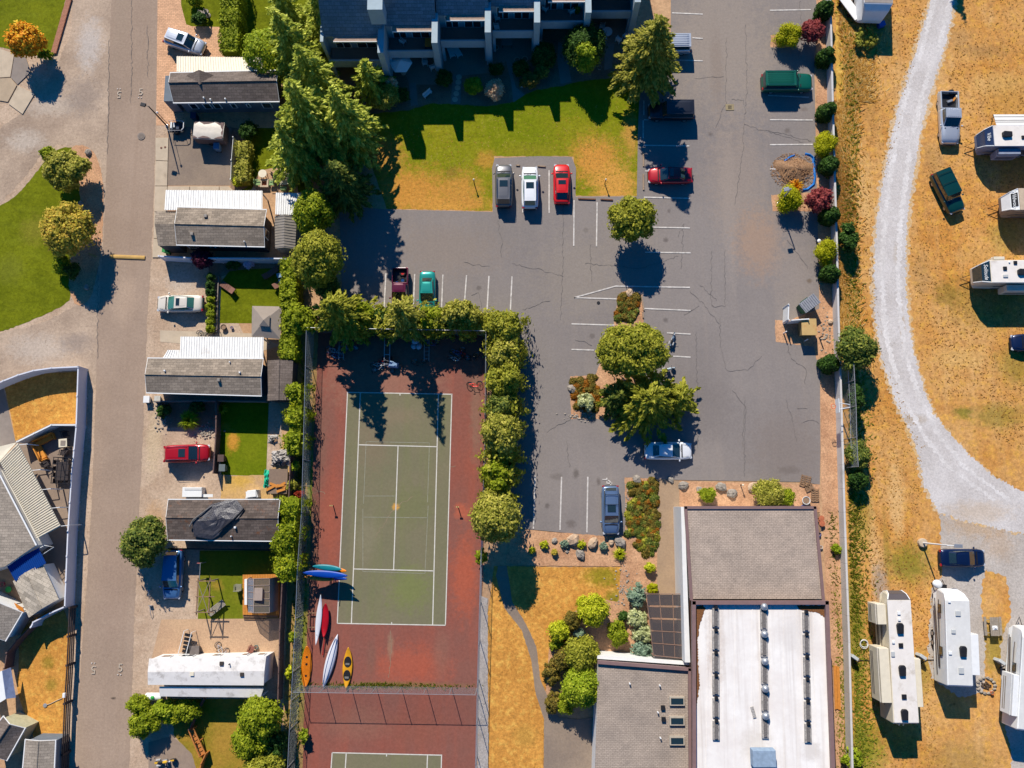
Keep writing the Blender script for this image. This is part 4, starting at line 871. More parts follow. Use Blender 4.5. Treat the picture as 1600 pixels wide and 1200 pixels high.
# ================================================================== BUILDING BUILDERS
sh_grey = shingle('grey_shingles', P(184, 168, 153), .08, .16)
sh_dark = shingle('dark_shingles', P(110, 98, 90), .25, moss=P(130, 84, 56))
sh_home = shingle('charcoal_grey_shingles', P(126, 114, 106), .18)
sh_mid = shingle('weathered_grey_shingles', P(160, 146, 130), .2)
sh_brown = shingle('brown_grey_shingles', P(194, 176, 160), .06, .16)
sh_tan = shingle('light_grey_shingles', P(172, 160, 146), .16)
sh_lite = shingle('pale_tab_shingles', P(196, 184, 166), .3, .34, rot=.5)
sh_condo = shingle('slate_blue_shingles', (.2, .25, .28), .15)
condo_w = M('condo_siding', (.36, .44, .47), .06, 2, .8, bump=.2)
bluewall = M('blue_grey_siding', (.13, .16, .19), .1, 2, .7, bump=.15)
darkwall = M('dark_siding', (.06, .06, .065), .15, 2, .8)
whitewall = M('white_siding', (.72, .71, .68), .05, 2, .6, bump=.1)
def window(root, Pw, Qw, u0, u1, z0, z1, label=None):
    """Pw->Qw: foot of a wall in world coordinates, outside on the right-hand side"""
    Pw, Qw = Vector(Pw), Vector(Qw); d = (Qw-Pw); L = d.length; d = d/L; n = Vector((d.y, -d.x, 0))
    c = Pw+d*L*(u0+u1)/2; wd = L*(u1-u0); a = math.atan2(d.y, d.x)
    f = MB(); f.box((c.x+n.x*.03, c.y+n.y*.03, (z0+z1)/2), (wd, .1, z1-z0), a); fo = f.build('window_frame', white, root, world=True)
    L0 = root.location; p = MB(); k = 2 if wd > 1.3 else 1
    for i in range(k):
        w_ = (wd-.1*(k+1))/k; cc = c+d*((i-(k-1)/2)*(w_+.1))+n*.075
        p = MB(); p.box((cc.x-L0.x, cc.y-L0.y, (z0+z1)/2), (w_, .03, z1-z0-.18), a); p.build('pane', glassd, fo)
def inset(c4, d):
    ctr = sum((Vector(p) for p in c4), Vector())/4; out = []
    for i, p in enumerate(c4):
        p = Vector(p); a = (Vector(c4[i-1])-p).normalized(); b = (Vector(c4[(i+1) % 4])-p).normalized(); out.append(p+(a+b)*d)
    return out
def gable(name, label, quad, ze, zr, wallm, roofm, ridge='h', t=.5, over=.35, cat='house', group=None, wins=(), vents=(), fascia=True, kids=None, base=0.0):
    A, B, C, D = [W(x, y, ze) for x, y in quad]
    if ridge == 'v': A, B, C, D = D, A, B, C     # ridge always from mid AD to mid BC
    ctr = (A+B+C+D)/4; e = empty(name, (ctr.x, ctr.y, base), 0, label, cat, group)
    R0, R1 = A.lerp(D, t), B.lerp(C, t); R0.z = R1.z = zr
    e0 = [tuple(p) for p in (A, B, C, D)]
    w4 = inset([Vector((p.x, p.y, 0)) for p in (A, B, C, D)], over)
    mb = MB(); zt = ze-.06
    wr0, wr1 = w4[0].lerp(w4[3], t), w4[1].lerp(w4[2], t)
    v = [(p.x, p.y, base-.05) for p in w4]+[(p.x, p.y, zt) for p in w4]+[(wr0.x, wr0.y, zr-.2), (wr1.x, wr1.y, zr-.2)]
    mb.add(v, [(0, 1, 5, 4), (1, 2, 6, 9, 5), (2, 3, 7, 6), (3, 0, 4, 8, 7), (4, 5, 9, 8), (6, 7, 8, 9), (3, 2, 1, 0)])
    mb.build('wall', wallm, e, world=True)
    for q in ([A, B, R1, R0], [D, R0, R1, C]):
        MB().slab(q, .1).build('roof_slope', roofm, e, world=True)
    rc = MB(); rc.tube([R0+Vector((0, 0, .01)), R1+Vector((0, 0, .01))], .07, 6); rc.build('ridge_cap', roofm, e, world=True)
    if fascia:
        for p, q in ((A, B), (C, D)):
            dd = (q-p).normalized(); nn = Vector((dd.y, -dd.x, 0)); 
            if nn.dot(p-ctr) < 0: nn = -nn
            m_ = MB(); mid = (p+q)/2+nn*.05; m_.box((mid.x, mid.y, ze-.08), ((q-p).length+.1, .09, .16), math.atan2(dd.y, dd.x)); m_.build('gutter', white, e, world=True)
        for p, q in ((A, R0), (R0, D), (B, R1), (R1, C)):
            m_ = MB(); m_.tube([p+Vector((0, 0, -.06)), q+Vector((0, 0, -.06))], .06, 4); m_.build('bargeboard', white, e, world=True)
    for side, u0, u1, z0, z1 in wins:
        a, b = {'s': (w4[3], w4[2]), 'n': (w4[1], w4[0]), 'w': (w4[0], w4[3]), 'e': (w4[2], w4[1])}[side] if ridge == 'h' else {'w': (w4[1], w4[0]), 'e': (w4[3], w4[2]), 's': (w4[0], w4[3]), 'n': (w4[2], w4[1])}[side]
        window(e, a, b, u0, u1, z0, z1)
    for u, v_, s in vents:
        p = A.lerp(B, u).lerp(D.lerp(C, u), v_); k = v_/t if v_ < t else (1-v_)/(1-t); p.z = ze+(zr-ze)*k
        m_ = MB(); m_.box((p.x, p.y, p.z+.12), (s, s, .3)); m_.build('roof_vent', white if s < .3 else greyrib, e, world=True, bevel=.03)
    return e
def ribbed(root, name, q, n, mat, rib=.07, t=.05, w=.08, trim=None, world=True):
    a, b, c, d = [Vector(p) for p in q]
    MB().slab([a, b, c, d], t).build(name, mat, root, world=world)
    m_ = MB()
    for i in range(n):
        u = (i+.5)/n; p, r_ = a.lerp(b, u), d.lerp(c, u); x = (r_-p); L = x.length; ax = x.normalized(); sd_ = (b-a).normalized(); up = sd_.cross(ax)
        if up.z < 0: up = -up
        s = sd_*w/2; v = [p-s, p+s, r_+s, r_-s]; m_.add([q_ for q_ in v]+[q_+up*rib for q_ in (p-s*.6, p+s*.6, r_+s*.6, r_-s*.6)], [(4, 5, 6, 7), (0, 1, 5, 4), (1, 2, 6, 5), (2, 3, 7, 6), (3, 0, 4, 7)])
    o = m_.build('ribs', mat, root, world=world, kind='stuff'); return o
def cover(name, label, quad, z0, z1, n, mat, cat='patio cover', group=None, posts=((0, 0), (1, 0)), ribs_down=True):
    """ribbed patio roof; quad TL TR BR BL; z0 at top edge, z1 at bottom edge; ribs run top to bottom"""
    zs = (z0, z0, z1, z1); q = [W(x, y, z) for (x, y), z in zip(quad, zs)]; c = sum(q, Vector())/4
    e = empty(name, (c.x, c.y, 0), 0, label, cat, group); ribbed(e, 'roof_panel', q, n, mat)
    for u, v in posts:
        p = q[0].lerp(q[1], min(.98, max(.02, u))).lerp(q[3].lerp(q[2], min(.98, max(.02, u))), min(.96, max(.04, v)))
        m_ = MB(); m_.box((p.x, p.y, (p.z-.05)/2), (.12, .12, p.z-.07)); m_.build('post', white, e, world=True)
    for u in (.03, .97):
        p, r_ = q[0].lerp(q[3], u), q[1].lerp(q[2], u); m_ = MB(); m_.tube([p-Vector((0, 0, .12)), r_-Vector((0, 0, .12))], .06, 4); m_.build('beam', white, e, world=True)
    return e
def panel_fence(path, h, name, label, mat, step=2.4, thick=.08, post=.14, group=None, cat='fence', base=0.0, cap=True, closed_rails=True, z=None, wireo=None):
    """path: pixels along the TOP of the fence"""
    zt = h if z is None else z; pts = [W(x, y, zt) for x, y in path]; c = sum(pts, Vector())/len(pts)
    e = empty(name, (c.x, c.y, 0), 0, label, cat, group); first = True
    for i in range(len(pts)-1):
        A, B = pts[i], pts[i+1]; L = (B-A).length; k = max(1, round(L/step)); a = math.atan2((B-A).y, (B-A).x)
        for j in range(k+1):
            if j == 0 and i: continue
            p = A.lerp(B, j/k); MB().box((p.x, p.y, (h+.06)/2), (post, post, h+.08), a).build('post', mat, e, world=True)
        for j in range(k):
            p, q = A.lerp(B, j/k), A.lerp(B, (j+1)/k); m = (p+q)/2; Ls = (q-p).length-post
            MB().box((m.x, m.y, h*.5), (Ls, thick, h-.12), a).build('panel', mat, e, world=True)
            if cap: MB().box((m.x, m.y, h-.03), (Ls, thick+.05, .07), a).build('top_rail', mat, e, world=True)
    return e
def rail_fence(path, h, name, label, mat, rails=(.4, .8, 1.2), step=3.4, group=None, cat='fence', r=.05):
    pts = [W(x, y, h) for x, y in path]; c = sum(pts, Vector())/len(pts); e = empty(name, (c.x, c.y, 0), 0, label, cat, group)
    for i in range(len(pts)-1):
        A, B = pts[i], pts[i+1]; L = (B-A).length; k = max(1, round(L/step)); a = math.atan2((B-A).y, (B-A).x)
        for j in range(k+1):
            if j == 0 and i: continue
            p = A.lerp(B, j/k); MB().box((p.x, p.y, h/2), (.2, .2, h+.1), a).build('post', mat, e, world=True)
        for j in range(k):
            p, q = A.lerp(B, j/k), A.lerp(B, (j+1)/k)
            for z in rails:
                m_ = MB(); m_.box(((p.x+q.x)/2, (p.y+q.y)/2, z), ((q-p).length-.2, .07, .16), a); m_.build('rail', mat, e, world=True)
    return e
def chainlink(path, h, name, label, step=3.0, mid=(), base=True, z=0.0, wsp=.15, group='chain link fences round the tennis courts', posts=None, r=.003, b0=0.0):
    """path: pixels along the foot"""
    pts = [W(x, y, 0) for x, y in path]; c = sum(pts, Vector())/len(pts); e = empty(name, (c.x, c.y, 0), 0, label, 'fence', group); wm = MB()
    for i in range(len(pts)-1):
        A, B = pts[i], pts[i+1]; L = (B-A).length; k = max(1, round(L/step)); d = (B-A).normalized(); N = Vector((-d.y, d.x, 0))
        for j in range(k+1):
            if j == 0 and i: continue
            p = A.lerp(B, j/k); MB().tube([(p.x, p.y, -.05), (p.x, p.y, h+.05)], .038, 6).build('post', steel, e, world=True)
        for z_ in (h, )+tuple(mid):
            MB().tube([A+Vector((0, 0, z_)), B+Vector((0, 0, z_))], .028, 5).build('rail', steel, e, world=True)
        s = -h
        while s < L:
            for sg in (1, -1):
                p = [(s, b0), (s+h-b0, h)] if sg == 1 else [(s, h), (s+h-b0, b0)]
                (x0, z0), (x1, z1) = p
                if x0 < 0: z0 += (z1-z0)*(0-x0)/(x1-x0); x0 = 0
                if x1 > L: z1 = z0+(z1-z0)*(L-x0)/(x1-x0) if x1 > x0 else z1; x1 = L
                if x1-x0 < .05: continue
                off = N*(.045 if sg == 1 else .055)
                wm.tube([A+d*x0+off+Vector((0, 0, z0)), A+d*x1+off+Vector((0, 0, z1))], r, 3, cap=False)
            s += wsp
    wm.build('wire_mesh', wire, e, world=True, kind='stuff'); return e
# ================================================================== CONDOMINIUM
def condo():
    U = [(512, 600, 57, 95), (603, 682, 41, 80), (686, 763, 24, 64), (767, 838, 10, 49), (842, 916, -5, 34), (920, 991, -22, 18)]
    c = W(750, 20); e = empty('apartment_building', (c.x, c.y, 0), 0, 'stepped two storey condominium row in blue shade with balconies above planted patios', 'apartment building')
    for i, (x0, x1, ye, yp) in enumerate(U):
        X0, X1 = W(x0, yp, 4).x, W(x1, yp, 4).x; Yf = W((x0+x1)/2, yp, 4).y; Ye = W((x0+x1)/2, ye, 6).y; Yw = Ye+.5; Yr = Ye+5.2
        zr = 6+.885*5.2
        m_ = MB(); m_.add([(X0, Yw, -.05), (X1, Yw, -.05), (X1, Yr*2-Yw, -.05), (X0, Yr*2-Yw, -.05), (X0, Yw, 5.9), (X1, Yw, 5.9), (X1, Yr*2-Yw, 5.9), (X0, Yr*2-Yw, 5.9), (X0, Yr, zr-.3), (X1, Yr, zr-.3)],
              [(0, 1, 5, 4), (1, 2, 6, 9, 5), (2, 3, 7, 6), (3, 0, 4, 8, 7), (4, 5, 9, 8), (6, 7, 8, 9)]); m_.build('wall', condo_w, e, world=True)
        MB().slab([(X0-.1, Ye, 6), (X1+.1, Ye, 6), (X1+.1, Yr, zr), (X0-.1, Yr, zr)], .14, (0, -1, 1)).build('roof_slope', sh_condo, e, world=True)
        MB().slab([(X0-.1, Yr+.01, zr), (X1+.1, Yr+.01, zr), (X1+.1, Yr*2-Ye, 6), (X0-.1, Yr*2-Ye, 6)], .14, (0, 1, 1)).build('roof_slope', sh_condo, e, world=True)
        lip = MB(); lip.box(((X0+X1)/2+.4, Ye-.28, 6.0), ((X1-X0)*.8, .6, .1)); lip.build('eave_ledge', M('eave_ledge_brown%d' % i, P(176, 150, 132), .2, 5, .8), e, world=True)
        MB().box(((X0+X1)/2+.4, Ye-.61, 6.0), ((X1-X0)*.8, .06, .2)).build('fascia', white, e, world=True)
        # balcony
        MB().box(((X0+X1)/2, (Yf+Yw)/2, 2.9), (X1-X0-.3, Yw-Yf-.02, .22)).build('balcony_floor', greyconc, e, world=True)
        pr = MB().box(((X0+X1)/2, Yf+.08, 3.35), (X1-X0-.3, .16, 1.3)).build('balcony_parapet', condo_w, e, world=True)
        for k in range(9):
            bx = X0+.4+(X1-X0-.8)*k/8-c.x; MB().box((bx, Yf-.02-c.y, 3.35), (.07, .04, 1.2)).build('batten', condo_w, pr)
        for s, X in ((0, X0+.3), (1, X1-.3)):
            MB().box((X, Yf+.1, 1.4), (.3, .3, 2.76)).build('column', condo_w, e, world=True)
        for s, (u0, u1) in enumerate(((.12, .4), (.5, .86))):
            for z0, z1 in ((.1, 2.3), (3.1, 5.2)): window(e, (X0, Yw, 0), (X1, Yw, 0), u0, u1, z0, z1)
        # party wall
        y1 = Yf-.1
        MB().prism([(X1-.28, y1-.4), (X1+.34, y1-.4), (X1+.34, Ye+1.2), (X1-.28, Ye+1.2)], -.05, 6.45).build('party_wall', condo_w, e, world=True)
        if i == 0: MB().prism([(X0-.32, y1+1), (X0, y1+1), (X0, Ye+1.2), (X0-.32, Ye+1.2)], -.05, 6.2).build('party_wall', condo_w, e, world=True)
    for px, py, z, s in ((586, 6, 9.5, 1.5),):
        p = W(px, py, z); MB().box((p.x, p.y, z-1.2), (s, s*.9, 2.6)).build('chimney', condo_w, e, world=True)
condo()
# ================================================================== CLUBHOUSE, SOUTH-EAST
mauve = M('mauve_trim_metal', P(140, 112, 108), .08, 2, .5)
membrane = ground('white_roof_membrane', P(250, 245, 238, 1.18), P(240, 232, 224, 1.2), .3, 6, .05, bump=.05, streak=((2.2, .06, 1), P(205, 192, 180), 2.2), rough=.6, patches=[(1160, 1140, 26, P(222, 212, 200), .6), (1215, 980, 30, P(226, 218, 210), .5), (1100, 1000, 14, P(200, 180, 165), .5, 5), (1285, 1100, 6, P(190, 176, 160), .6, 16), (1170, 1010, 12, P(226, 214, 204), .5), (1240, 1150, 16, P(216, 206, 196), .6)])
leafy = M('leaf_litter', P(130, 86, 50), .4, 12, .9)
def clubhouse():
    c = W(1180, 980); e = empty('clubhouse', (c.x, c.y, 0), 0, 'large clubhouse with brown shingled wings and a long white membrane roof', 'building')
    def wing(quad, z, wm, rm, par, inset_=.0, tname='wing_roof'):
        q = [W(x, y, z) for x, y in quad]; xy = [(p.x, p.y) for p in q]
        MB().prism(xy, -.05, z-.14).build('wall', wm, e, world=True)
        MB().slab([(x, y, z) for x, y in xy], .12).build(tname, rm, e, world=True)
        return q
    # north wing: low mono pitch
    qa = wing([(1071, 793), (1273, 793), (1286, 936), (1080, 936)], 4.3, whitewall, sh_brown, True)
    for a, b, m_ in ((qa[0], qa[3], mauve), (qa[1], qa[2], mauve), (qa[0], qa[1], mauve)):
        dd = (b-a).normalized(); mid = (a+b)/2; MB().box((mid.x, mid.y, 4.32), ((b-a).length+.2, .28, .22), math.atan2(dd.y, dd.x)).build('roof_trim', m_, e, world=True)
    # west white fin wall of the wing
    p0, p1 = W(1072, 792, 4.1), W(1076, 1035, 4.1)
    MB().prism([(p0.x-.5, p0.y), (p0.x-.15, p0.y), (p1.x+.15, p1.y), (p1.x-.35, p1.y)], -.05, 4.1).build('wall', whitewall, e, world=True)
    # white roof hall
    qb = wing([(1083, 941), (1290, 941), (1304, 1320), (1084, 1320)], 4.9, M('brown_wall', P(120, 92, 80)), membrane, True, tname='membrane_roof')
    for a, b in ((qb[0], qb[1]), (qb[1], qb[2]), (qb[0], qb[3])):
        dd = (b-a).normalized(); mid = (a+b)/2; n = Vector((dd.y, -dd.x, 0))
        MB().box((mid.x, mid.y, 5.08), ((b-a).length+.3, .34, .5), math.atan2(dd.y, dd.x)).build('parapet', mauve, e, world=True)
    for lab, pts in (('leaf_litter', [(1088, 946), (1098, 946), (1102, 950), (1094, 975), (1090, 1000), (1091, 1035), (1093, 1070), (1088, 1110), (1086, 1040)]), ('leaf_litter', [(1245, 946), (1288, 946), (1288, 965), (1280, 958), (1262, 955), (1250, 952)])):
        rp = rough(pts, 1.0, 2); MB().slab([W(x, y, 4.93) for x, y in rp], .02).build(lab, leafy, e, world=True)
    for x in (1108, 1150, 1176, 1225, 1246, 1272):        # welded membrane seams
        a, b = W(x, 946, 4.925), W(x+(x-1190)*.05, 1210, 4.925); dd = (b-a).normalized(); mid = (a+b)/2
        MB().box((mid.x, mid.y, 4.915), ((b-a).length, .12, .02), math.atan2(dd.y, dd.x)).build('membrane_seam', membrane, e, world=True)
    vm = M('vent_lead_grey', P(176, 170, 164), .35, 6, .7, dirt=P(90, 84, 80), dirt_amt=.4)
    for xa, ya, xb, yb, ks, domed in ((1118, 948, 1119, 1160, 6, False), (1193, 945, 1196, 1158, 5, True), (1259, 955, 1263, 1164, 6, False)):
        for k in range(ks):
            a, b = Vector((xa, ya)).lerp(Vector((xb, yb)), (k+.06)/ks), Vector((xa, ya)).lerp(Vector((xb, yb)), (k+.9)/ks)
            A, B = W(a.x, a.y, 5.05), W(b.x, b.y, 5.05); mid = (A+B)/2; dd = B-A
            f_ = MB().box((mid.x, mid.y, 5.0), (dd.length, .62, .16), math.atan2(dd.y, dd.x)).build('ridge_vent', vm, e, world=True)
            MB().box((mid.x-c.x, mid.y-c.y, 5.12), (dd.length*.86, .3, .12), math.atan2(dd.y, dd.x)).build('vent_louvre', M('louvre_grey', P(120, 114, 110), .4, 10) if k == 0 else bpy.data.materials['louvre_grey'], f_)
            MB().box((A.x-c.x, A.y-c.y+.1, 5.2), (.3, .3, .3)).build('vent_cap', darkmetal, f_)
            if domed: MB().ball((A.x, A.y, 5.25), .36, 12, 8).build('vent_dome', steel, e, world=True, smooth=True)
    p = W(1193, 1184, 5.6); m_ = MB(); m_.box((p.x, p.y, 5.45), (2.1, 1.5, 1.0)); m_.build('air_handler', M('handler_blue_grey', P(150, 170, 190)), e, world=True, bevel=.05)
    p = W(1177, 1113, 4.96); MB().box((p.x, p.y, 4.97), (.3, 1.0, .06), .25).build('roof_hatch_strip', vm, e, world=True)
    # west wing
    qc = wing([(935, 1034), (1077, 1045), (1079, 1320), (926, 1320)], 3.5, whitewall, sh_grey, True)
    for a, b in ((qc[0], qc[1]), (qc[1], qc[2])):
        dd = (b-a).normalized(); mid = (a+b)/2; MB().box((mid.x, mid.y, 3.6), ((b-a).length+.2, .3, .42), math.atan2(dd.y, dd.x)).build('parapet', mauve, e, world=True)
    a, b = W(934, 1021, 3.0), W(1078, 1031, 3.0); m = (a+b)/2; dd = b-a
    MB().box((m.x, m.y-.35, 1.5), (dd.length+.1, .3, 3.0), math.atan2(dd.y, dd.x)).build('wall', whitewall, e, world=True)
    for y in (1095.5, 1126.5, 1157.5):
        p = W(1058, y, 3.75); f_ = MB().box((p.x, p.y, 3.62), (1.42, .82, .26)).build('skylight_frame', M('skylight_frame_%d' % y, P(190, 178, 160), .1), e, world=True)
        MB().box((p.x-c.x, p.y-c.y, 3.77), (1.16, .52, .06)).build('skylight_glass', glassd, f_)
    for x, y, s in ((1036, 1106, .28), (1037, 1124, .28)): p = W(x, y, 3.7); MB().box((p.x, p.y, 3.62), (.38, .38, .26)).build('roof_vent', darkmetal, e, world=True)
    for x, y in ((984, 1068), (1031, 1071), (1028, 1113), (1032, 1153)): p = W(x, y, 3.7); MB().tube([(p.x, p.y, 3.4), (p.x, p.y, 3.85)], .07, 8).build('vent_pipe', white, e, world=True)
    for x, y in ((1268, 806), ): pass
clubhouse()
def glass_cover():
    z = 2.7; q = [W(x, y, z) for x, y in ((1010, 928), (1071, 928), (1071, 1029), (1021, 1024))]; c = sum(q, Vector())/4
    e = empty('patio_cover', (c.x, c.y, 0), 0, 'bronze tinted glazed patio cover between the white wall and the silver green junipers', 'patio cover')
    m, nt, b = nodes('bronze_glazing', .12, 0, .6); b.inputs['Base Color'].default_value = (*P(92, 84, 80), 1); b.inputs['Alpha'].default_value = .82
    fr = M('bronze_frame', P(150, 120, 104), .1)
    for i in range(5):
        for j in range(3):
            a = lambda u, v: q[0].lerp(q[1], u).lerp(q[3].lerp(q[2], u), v)
            u0, u1, v0, v1 = (0, .33, .67, 1)[j]+.01, (0, .33, .67, 1)[j+1]-.01, i/5+.012, (i+1)/5-.012
            MB().slab([a(u0, v0), a(u1, v0), a(u1, v1), a(u0, v1)], .03).build('pane', m, e, world=True)
    for i in range(6): A, B = q[0].lerp(q[3], i/5), q[1].lerp(q[2], i/5); MB().tube([A, B], .045, 4).build('rafter', fr, e, world=True)
    for j in (0, .33, .67, 1): A, B = q[0].lerp(q[1], j), q[3].lerp(q[2], j); MB().tube([A-Vector((0, 0, .06)), B-Vector((0, 0, .06))], .04, 4).build('beam', fr, e, world=True)
    for p in (q[0], q[3]): MB().box((p.x, p.y, 1.3), (.12, .12, 2.6)).build('post', fr, e, world=True)
glass_cover()
# ================================================================== MANUFACTURED HOMES ALONG THE LANE
G1 = 'manufactured homes along the lane'
cover('patio_cover', 'cream ribbed patio roof in front of the topmost home beside the paver drive', [(276, 88), (408, 90), (412, 114), (276, 112)], 2.6, 2.9, 34, cream, posts=((0, 0), (.5, 0), (1, 0)), group='ribbed patio roofs')
h1 = gable('manufactured_home', 'topmost blue grey home with small cross gable below the paver drive', [(266, 114), (434, 110), (436, 158), (271, 160)], 3.1, 3.9, bluewall, sh_home, group=G1, t=.46,
      wins=(('s', .08, .16, 1.0, 2.2), ('s', .22, .3, 1.0, 2.2), ('s', .32, .4, 1.0, 2.2), ('s', .5, .56, 1.1, 2.1), ('s', .66, .7, 1.2, 2.0), ('s', .82, .92, 1.0, 2.2)), vents=((.36, .95, .15), (.5, .94, .15), (.3, .9, .15)))
pA = [W(299, 134, 3.5), W(311, 111, 4.0), W(333, 116, 3.3), W(312, 131, 3.8)]
g1 = MB(); a, b, c_ = W(311, 109, 4.1), W(312, 132, 4.0), W(333, 117, 3.4); d_ = W(292, 117, 3.4); g1.slab([a, b, c_], .08); g1.slab([a, d_, b], .08); g1.build('cross_gable', sh_home, h1, world=True)
p = W(265, 138, 2.6); MB().box((p.x, p.y, 1.3), (1.1, 2.9, 2.6)).build('porch', bluewall, h1, world=True)
cover('patio_cover', 'bright white ribbed patio roof above the home with the grey awning stub', [(259, 297), (410, 298), (410, 330), (257, 328)], 2.6, 2.9, 40, whiterib, posts=((0, 0), (.33, 0), (.66, 0), (1, 0)), group='ribbed patio roofs')
h2 = gable('manufactured_home', 'grey shingled home with a lower roof stub at its lane end', [(277, 324), (416, 328), (413, 385), (276, 382)], 3.1, 3.7, darkwall, sh_mid, group=G1, t=.5,
      wins=(('s', .02, .14, .9, 2.3), ('s', .3, .37, 1.2, 2.2), ('e', .3, .6, .9, 2.2)), vents=((.34, .25, .32), (.19, .74, .32), (.78, .9, .12)))
pq = [(243, 330), (277, 330), (277, 384), (247, 384)]; q = [W(x, y, 2.7) for x, y in pq]; r0, r1 = q[0].lerp(q[3], .42), q[1].lerp(q[2], .42); r0.z = r1.z = 3.15
for s in ([q[0], q[1], r1, r0], [q[3], r0, r1, q[2]]): MB().slab(s, .08).build('porch_roof', sh_mid, h2, world=True)
MB().prism([(p.x*.97+r0.x*.03, p.y*.97+r0.y*.03) for p in q], -.05, 2.5).build('porch_wall', darkwall, h2, world=True)
cover('patio_cover', 'small white ribbed roof joining the metal shed beside the tree row', [(431, 301), (470, 302), (468, 336), (430, 335)], 2.5, 2.6, 11, whiterib, posts=((0, 0), (1, 0)), group='ribbed patio roofs')
q = [W(x, y, 2.3) for x, y in ((429, 337), (464, 337), (461, 389), (430, 388))]; c = sum(q, Vector())/4; e = empty('garden_shed', (c.x, c.y, 0), 0, 'grey metal shed with a ribbed gable roof below the small white roof', 'shed')
r0, r1 = q[0].lerp(q[1], .5), q[3].lerp(q[2], .5); r0.z = r1.z = 2.75
MB().prism([(p.x*.96+c.x*.04, p.y*.96+c.y*.04) for p in q], -.05, 2.25).build('wall', greyrib, e, world=True)
ribbed(e, 'roof_slope', (q[0], q[3], r1, r0), 12, greyrib, .04); ribbed(e, 'roof_slope', (q[1], q[2], r1, r0), 12, greyrib, .04)
cover('patio_cover', 'rust spotted white ribbed patio roof above the home beside the tan gazebo', [(282, 526), (412, 527), (411, 560), (281, 559)], 2.6, 2.9, 33, whiterib, posts=((0, 0), (.33, 0), (.66, 0), (1, 0)), group='ribbed patio roofs')
cover('patio_cover', 'narrow white ribbed strip roof at the lane end of the rust spotted one', [(262, 547), (281, 547), (281, 560), (254, 560)], 2.6, 2.8, 6, whiterib, posts=((0, 0),), group='ribbed patio roofs')
gable('manufactured_home', 'long grey shingled home directly above the fenced garden with the red SUV', [(231, 560), (411, 561), (408, 618), (229, 613)], 3.0, 3.5, bluewall, sh_mid, group=G1, t=.5, wins=(('s', .1, .16, 1.1, 2.2), ('s', .5, .6, 1.1, 2.2)), vents=((.17, .38, .16), (.82, .4, .16), (.64, .62, .3), (.72, .1, .12)))
gable('garden_shed', 'dark grey shed squeezed between the long home and the hedge', [(418, 563), (458, 563), (455, 625), (418, 626)], 2.3, 2.6, darkwall, sh_home, 'v', over=.1, cat='shed', fascia=False)
h4 = gable('manufactured_home', 'dark roofed home with a black tarp and rust stains on its roof', [(263, 781), (437, 781), (435, 845), (262, 843)], 3.0, 3.5, darkwall, sh_dark, group=G1, t=.45, wins=(('s', .2, .3, 1.1, 2.1),), vents=((.62, .68, .2), (.58, .9, .12)))
# tarp on that roof
tp = MB(); N_ = 14; cpt = [(300, 815), (330, 788), (352, 782), (370, 781), (382, 796), (372, 810), (355, 822), (345, 834), (331, 843), (303, 838)]
ctr_ = (340, 812); rows = 5; v = []
for i, (x, y) in enumerate(cpt):
    for k in range(rows+1):
        u = k/rows; xx, yy = ctr_[0]+(x-ctr_[0])*u, ctr_[1]+(y-ctr_[1])*u
        f = (yy-781)/64; zz = 3.0+.5*(f/.45 if f < .45 else (1-f)/.55); v.append(W(xx, yy, zz+.14+rnd.uniform(-.03, .08)))
m_ = len(cpt); r1_ = rows+1
tp.add(v, [(i*r1_+k, ((i+1) % m_)*r1_+k, ((i+1) % m_)*r1_+k+1, i*r1_+k+1) for i in range(m_) for k in range(rows)])
c = W(340, 812, 3.4); e = empty('tarpaulin', (c.x, c.y, 3.2), 0, 'crumpled black tarpaulin weighted down on the dark home roof', 'tarpaulin')
tp.build('sheet', M('black_tarp', P(74, 72, 76), .35, 3, .35, bump=.8, spec=.5), e, world=True)
pth = [(296, 823), (302, 812), (318, 800), (330, 791)]; pt2 = [(341, 832), (352, 822), (364, 812), (376, 800), (381, 794)]
for pl in (pth, pt2):
    q = [W(x, y, 3.0+.5*((y-781)/64/.45 if (y-781)/64 < .45 else (1-(y-781)/64)/.55)+.26) for x, y in pl]; MB().tube(q, .07, 6).build('sandbag_roll', M('roll_grey', P(120, 116, 112)) if pl is pth else black, e, world=True)
# white mobile home in the south
whiteroof = M('stained_white_roof', P(240, 234, 226, 1.2), .04, 2.2, .5, dirt=P(165, 155, 145), dirt_amt=.4)
q = [W(x, y, 3.0) for x, y in ((233, 1029), (416, 1025), (412, 1071), (231, 1070))]; c = sum(q, Vector())/4
e = empty('manufactured_home', (c.x, c.y, 0), 0, 'white roofed mobile home with a slim white awning along its lower side', 'house', G1)
r0, r1 = q[0].lerp(q[3], .5), q[1].lerp(q[2], .5); r0.z = r1.z = 3.18
MB().prism([(p.x, p.y) for p in inset(q, .1)], -.05, 2.95).build('wall', whitewall, e, world=True)
for s in ([q[0], q[1], r1, r0], [q[3], r0, r1, q[2]]): MB().slab(s, .07).build('roof_slope', whiteroof, e, world=True)
aw = [W(x, y, z) for x, y, z in ((249, 1073, 2.7), (412, 1075, 2.7), (407, 1090, 2.5), (249, 1088, 2.5))]
MB().slab(aw, .06).build('awning', whiteroof, e, world=True)
for p in (aw[2], aw[3]): MB().box((p.x, p.y+.1, 1.2), (.1, .1, 2.4)).build('awning_post', white, e, world=True)
w4 = inset(q, .1)
for u0, u1 in ((.03, .1), (.18, .24), (.42, .5), (.66, .78), (.86, .95)): window(e, Vector((w4[1].x, w4[1].y, 0)), Vector((w4[0].x, w4[0].y, 0)), u0, u1, 1.2, 2.2)
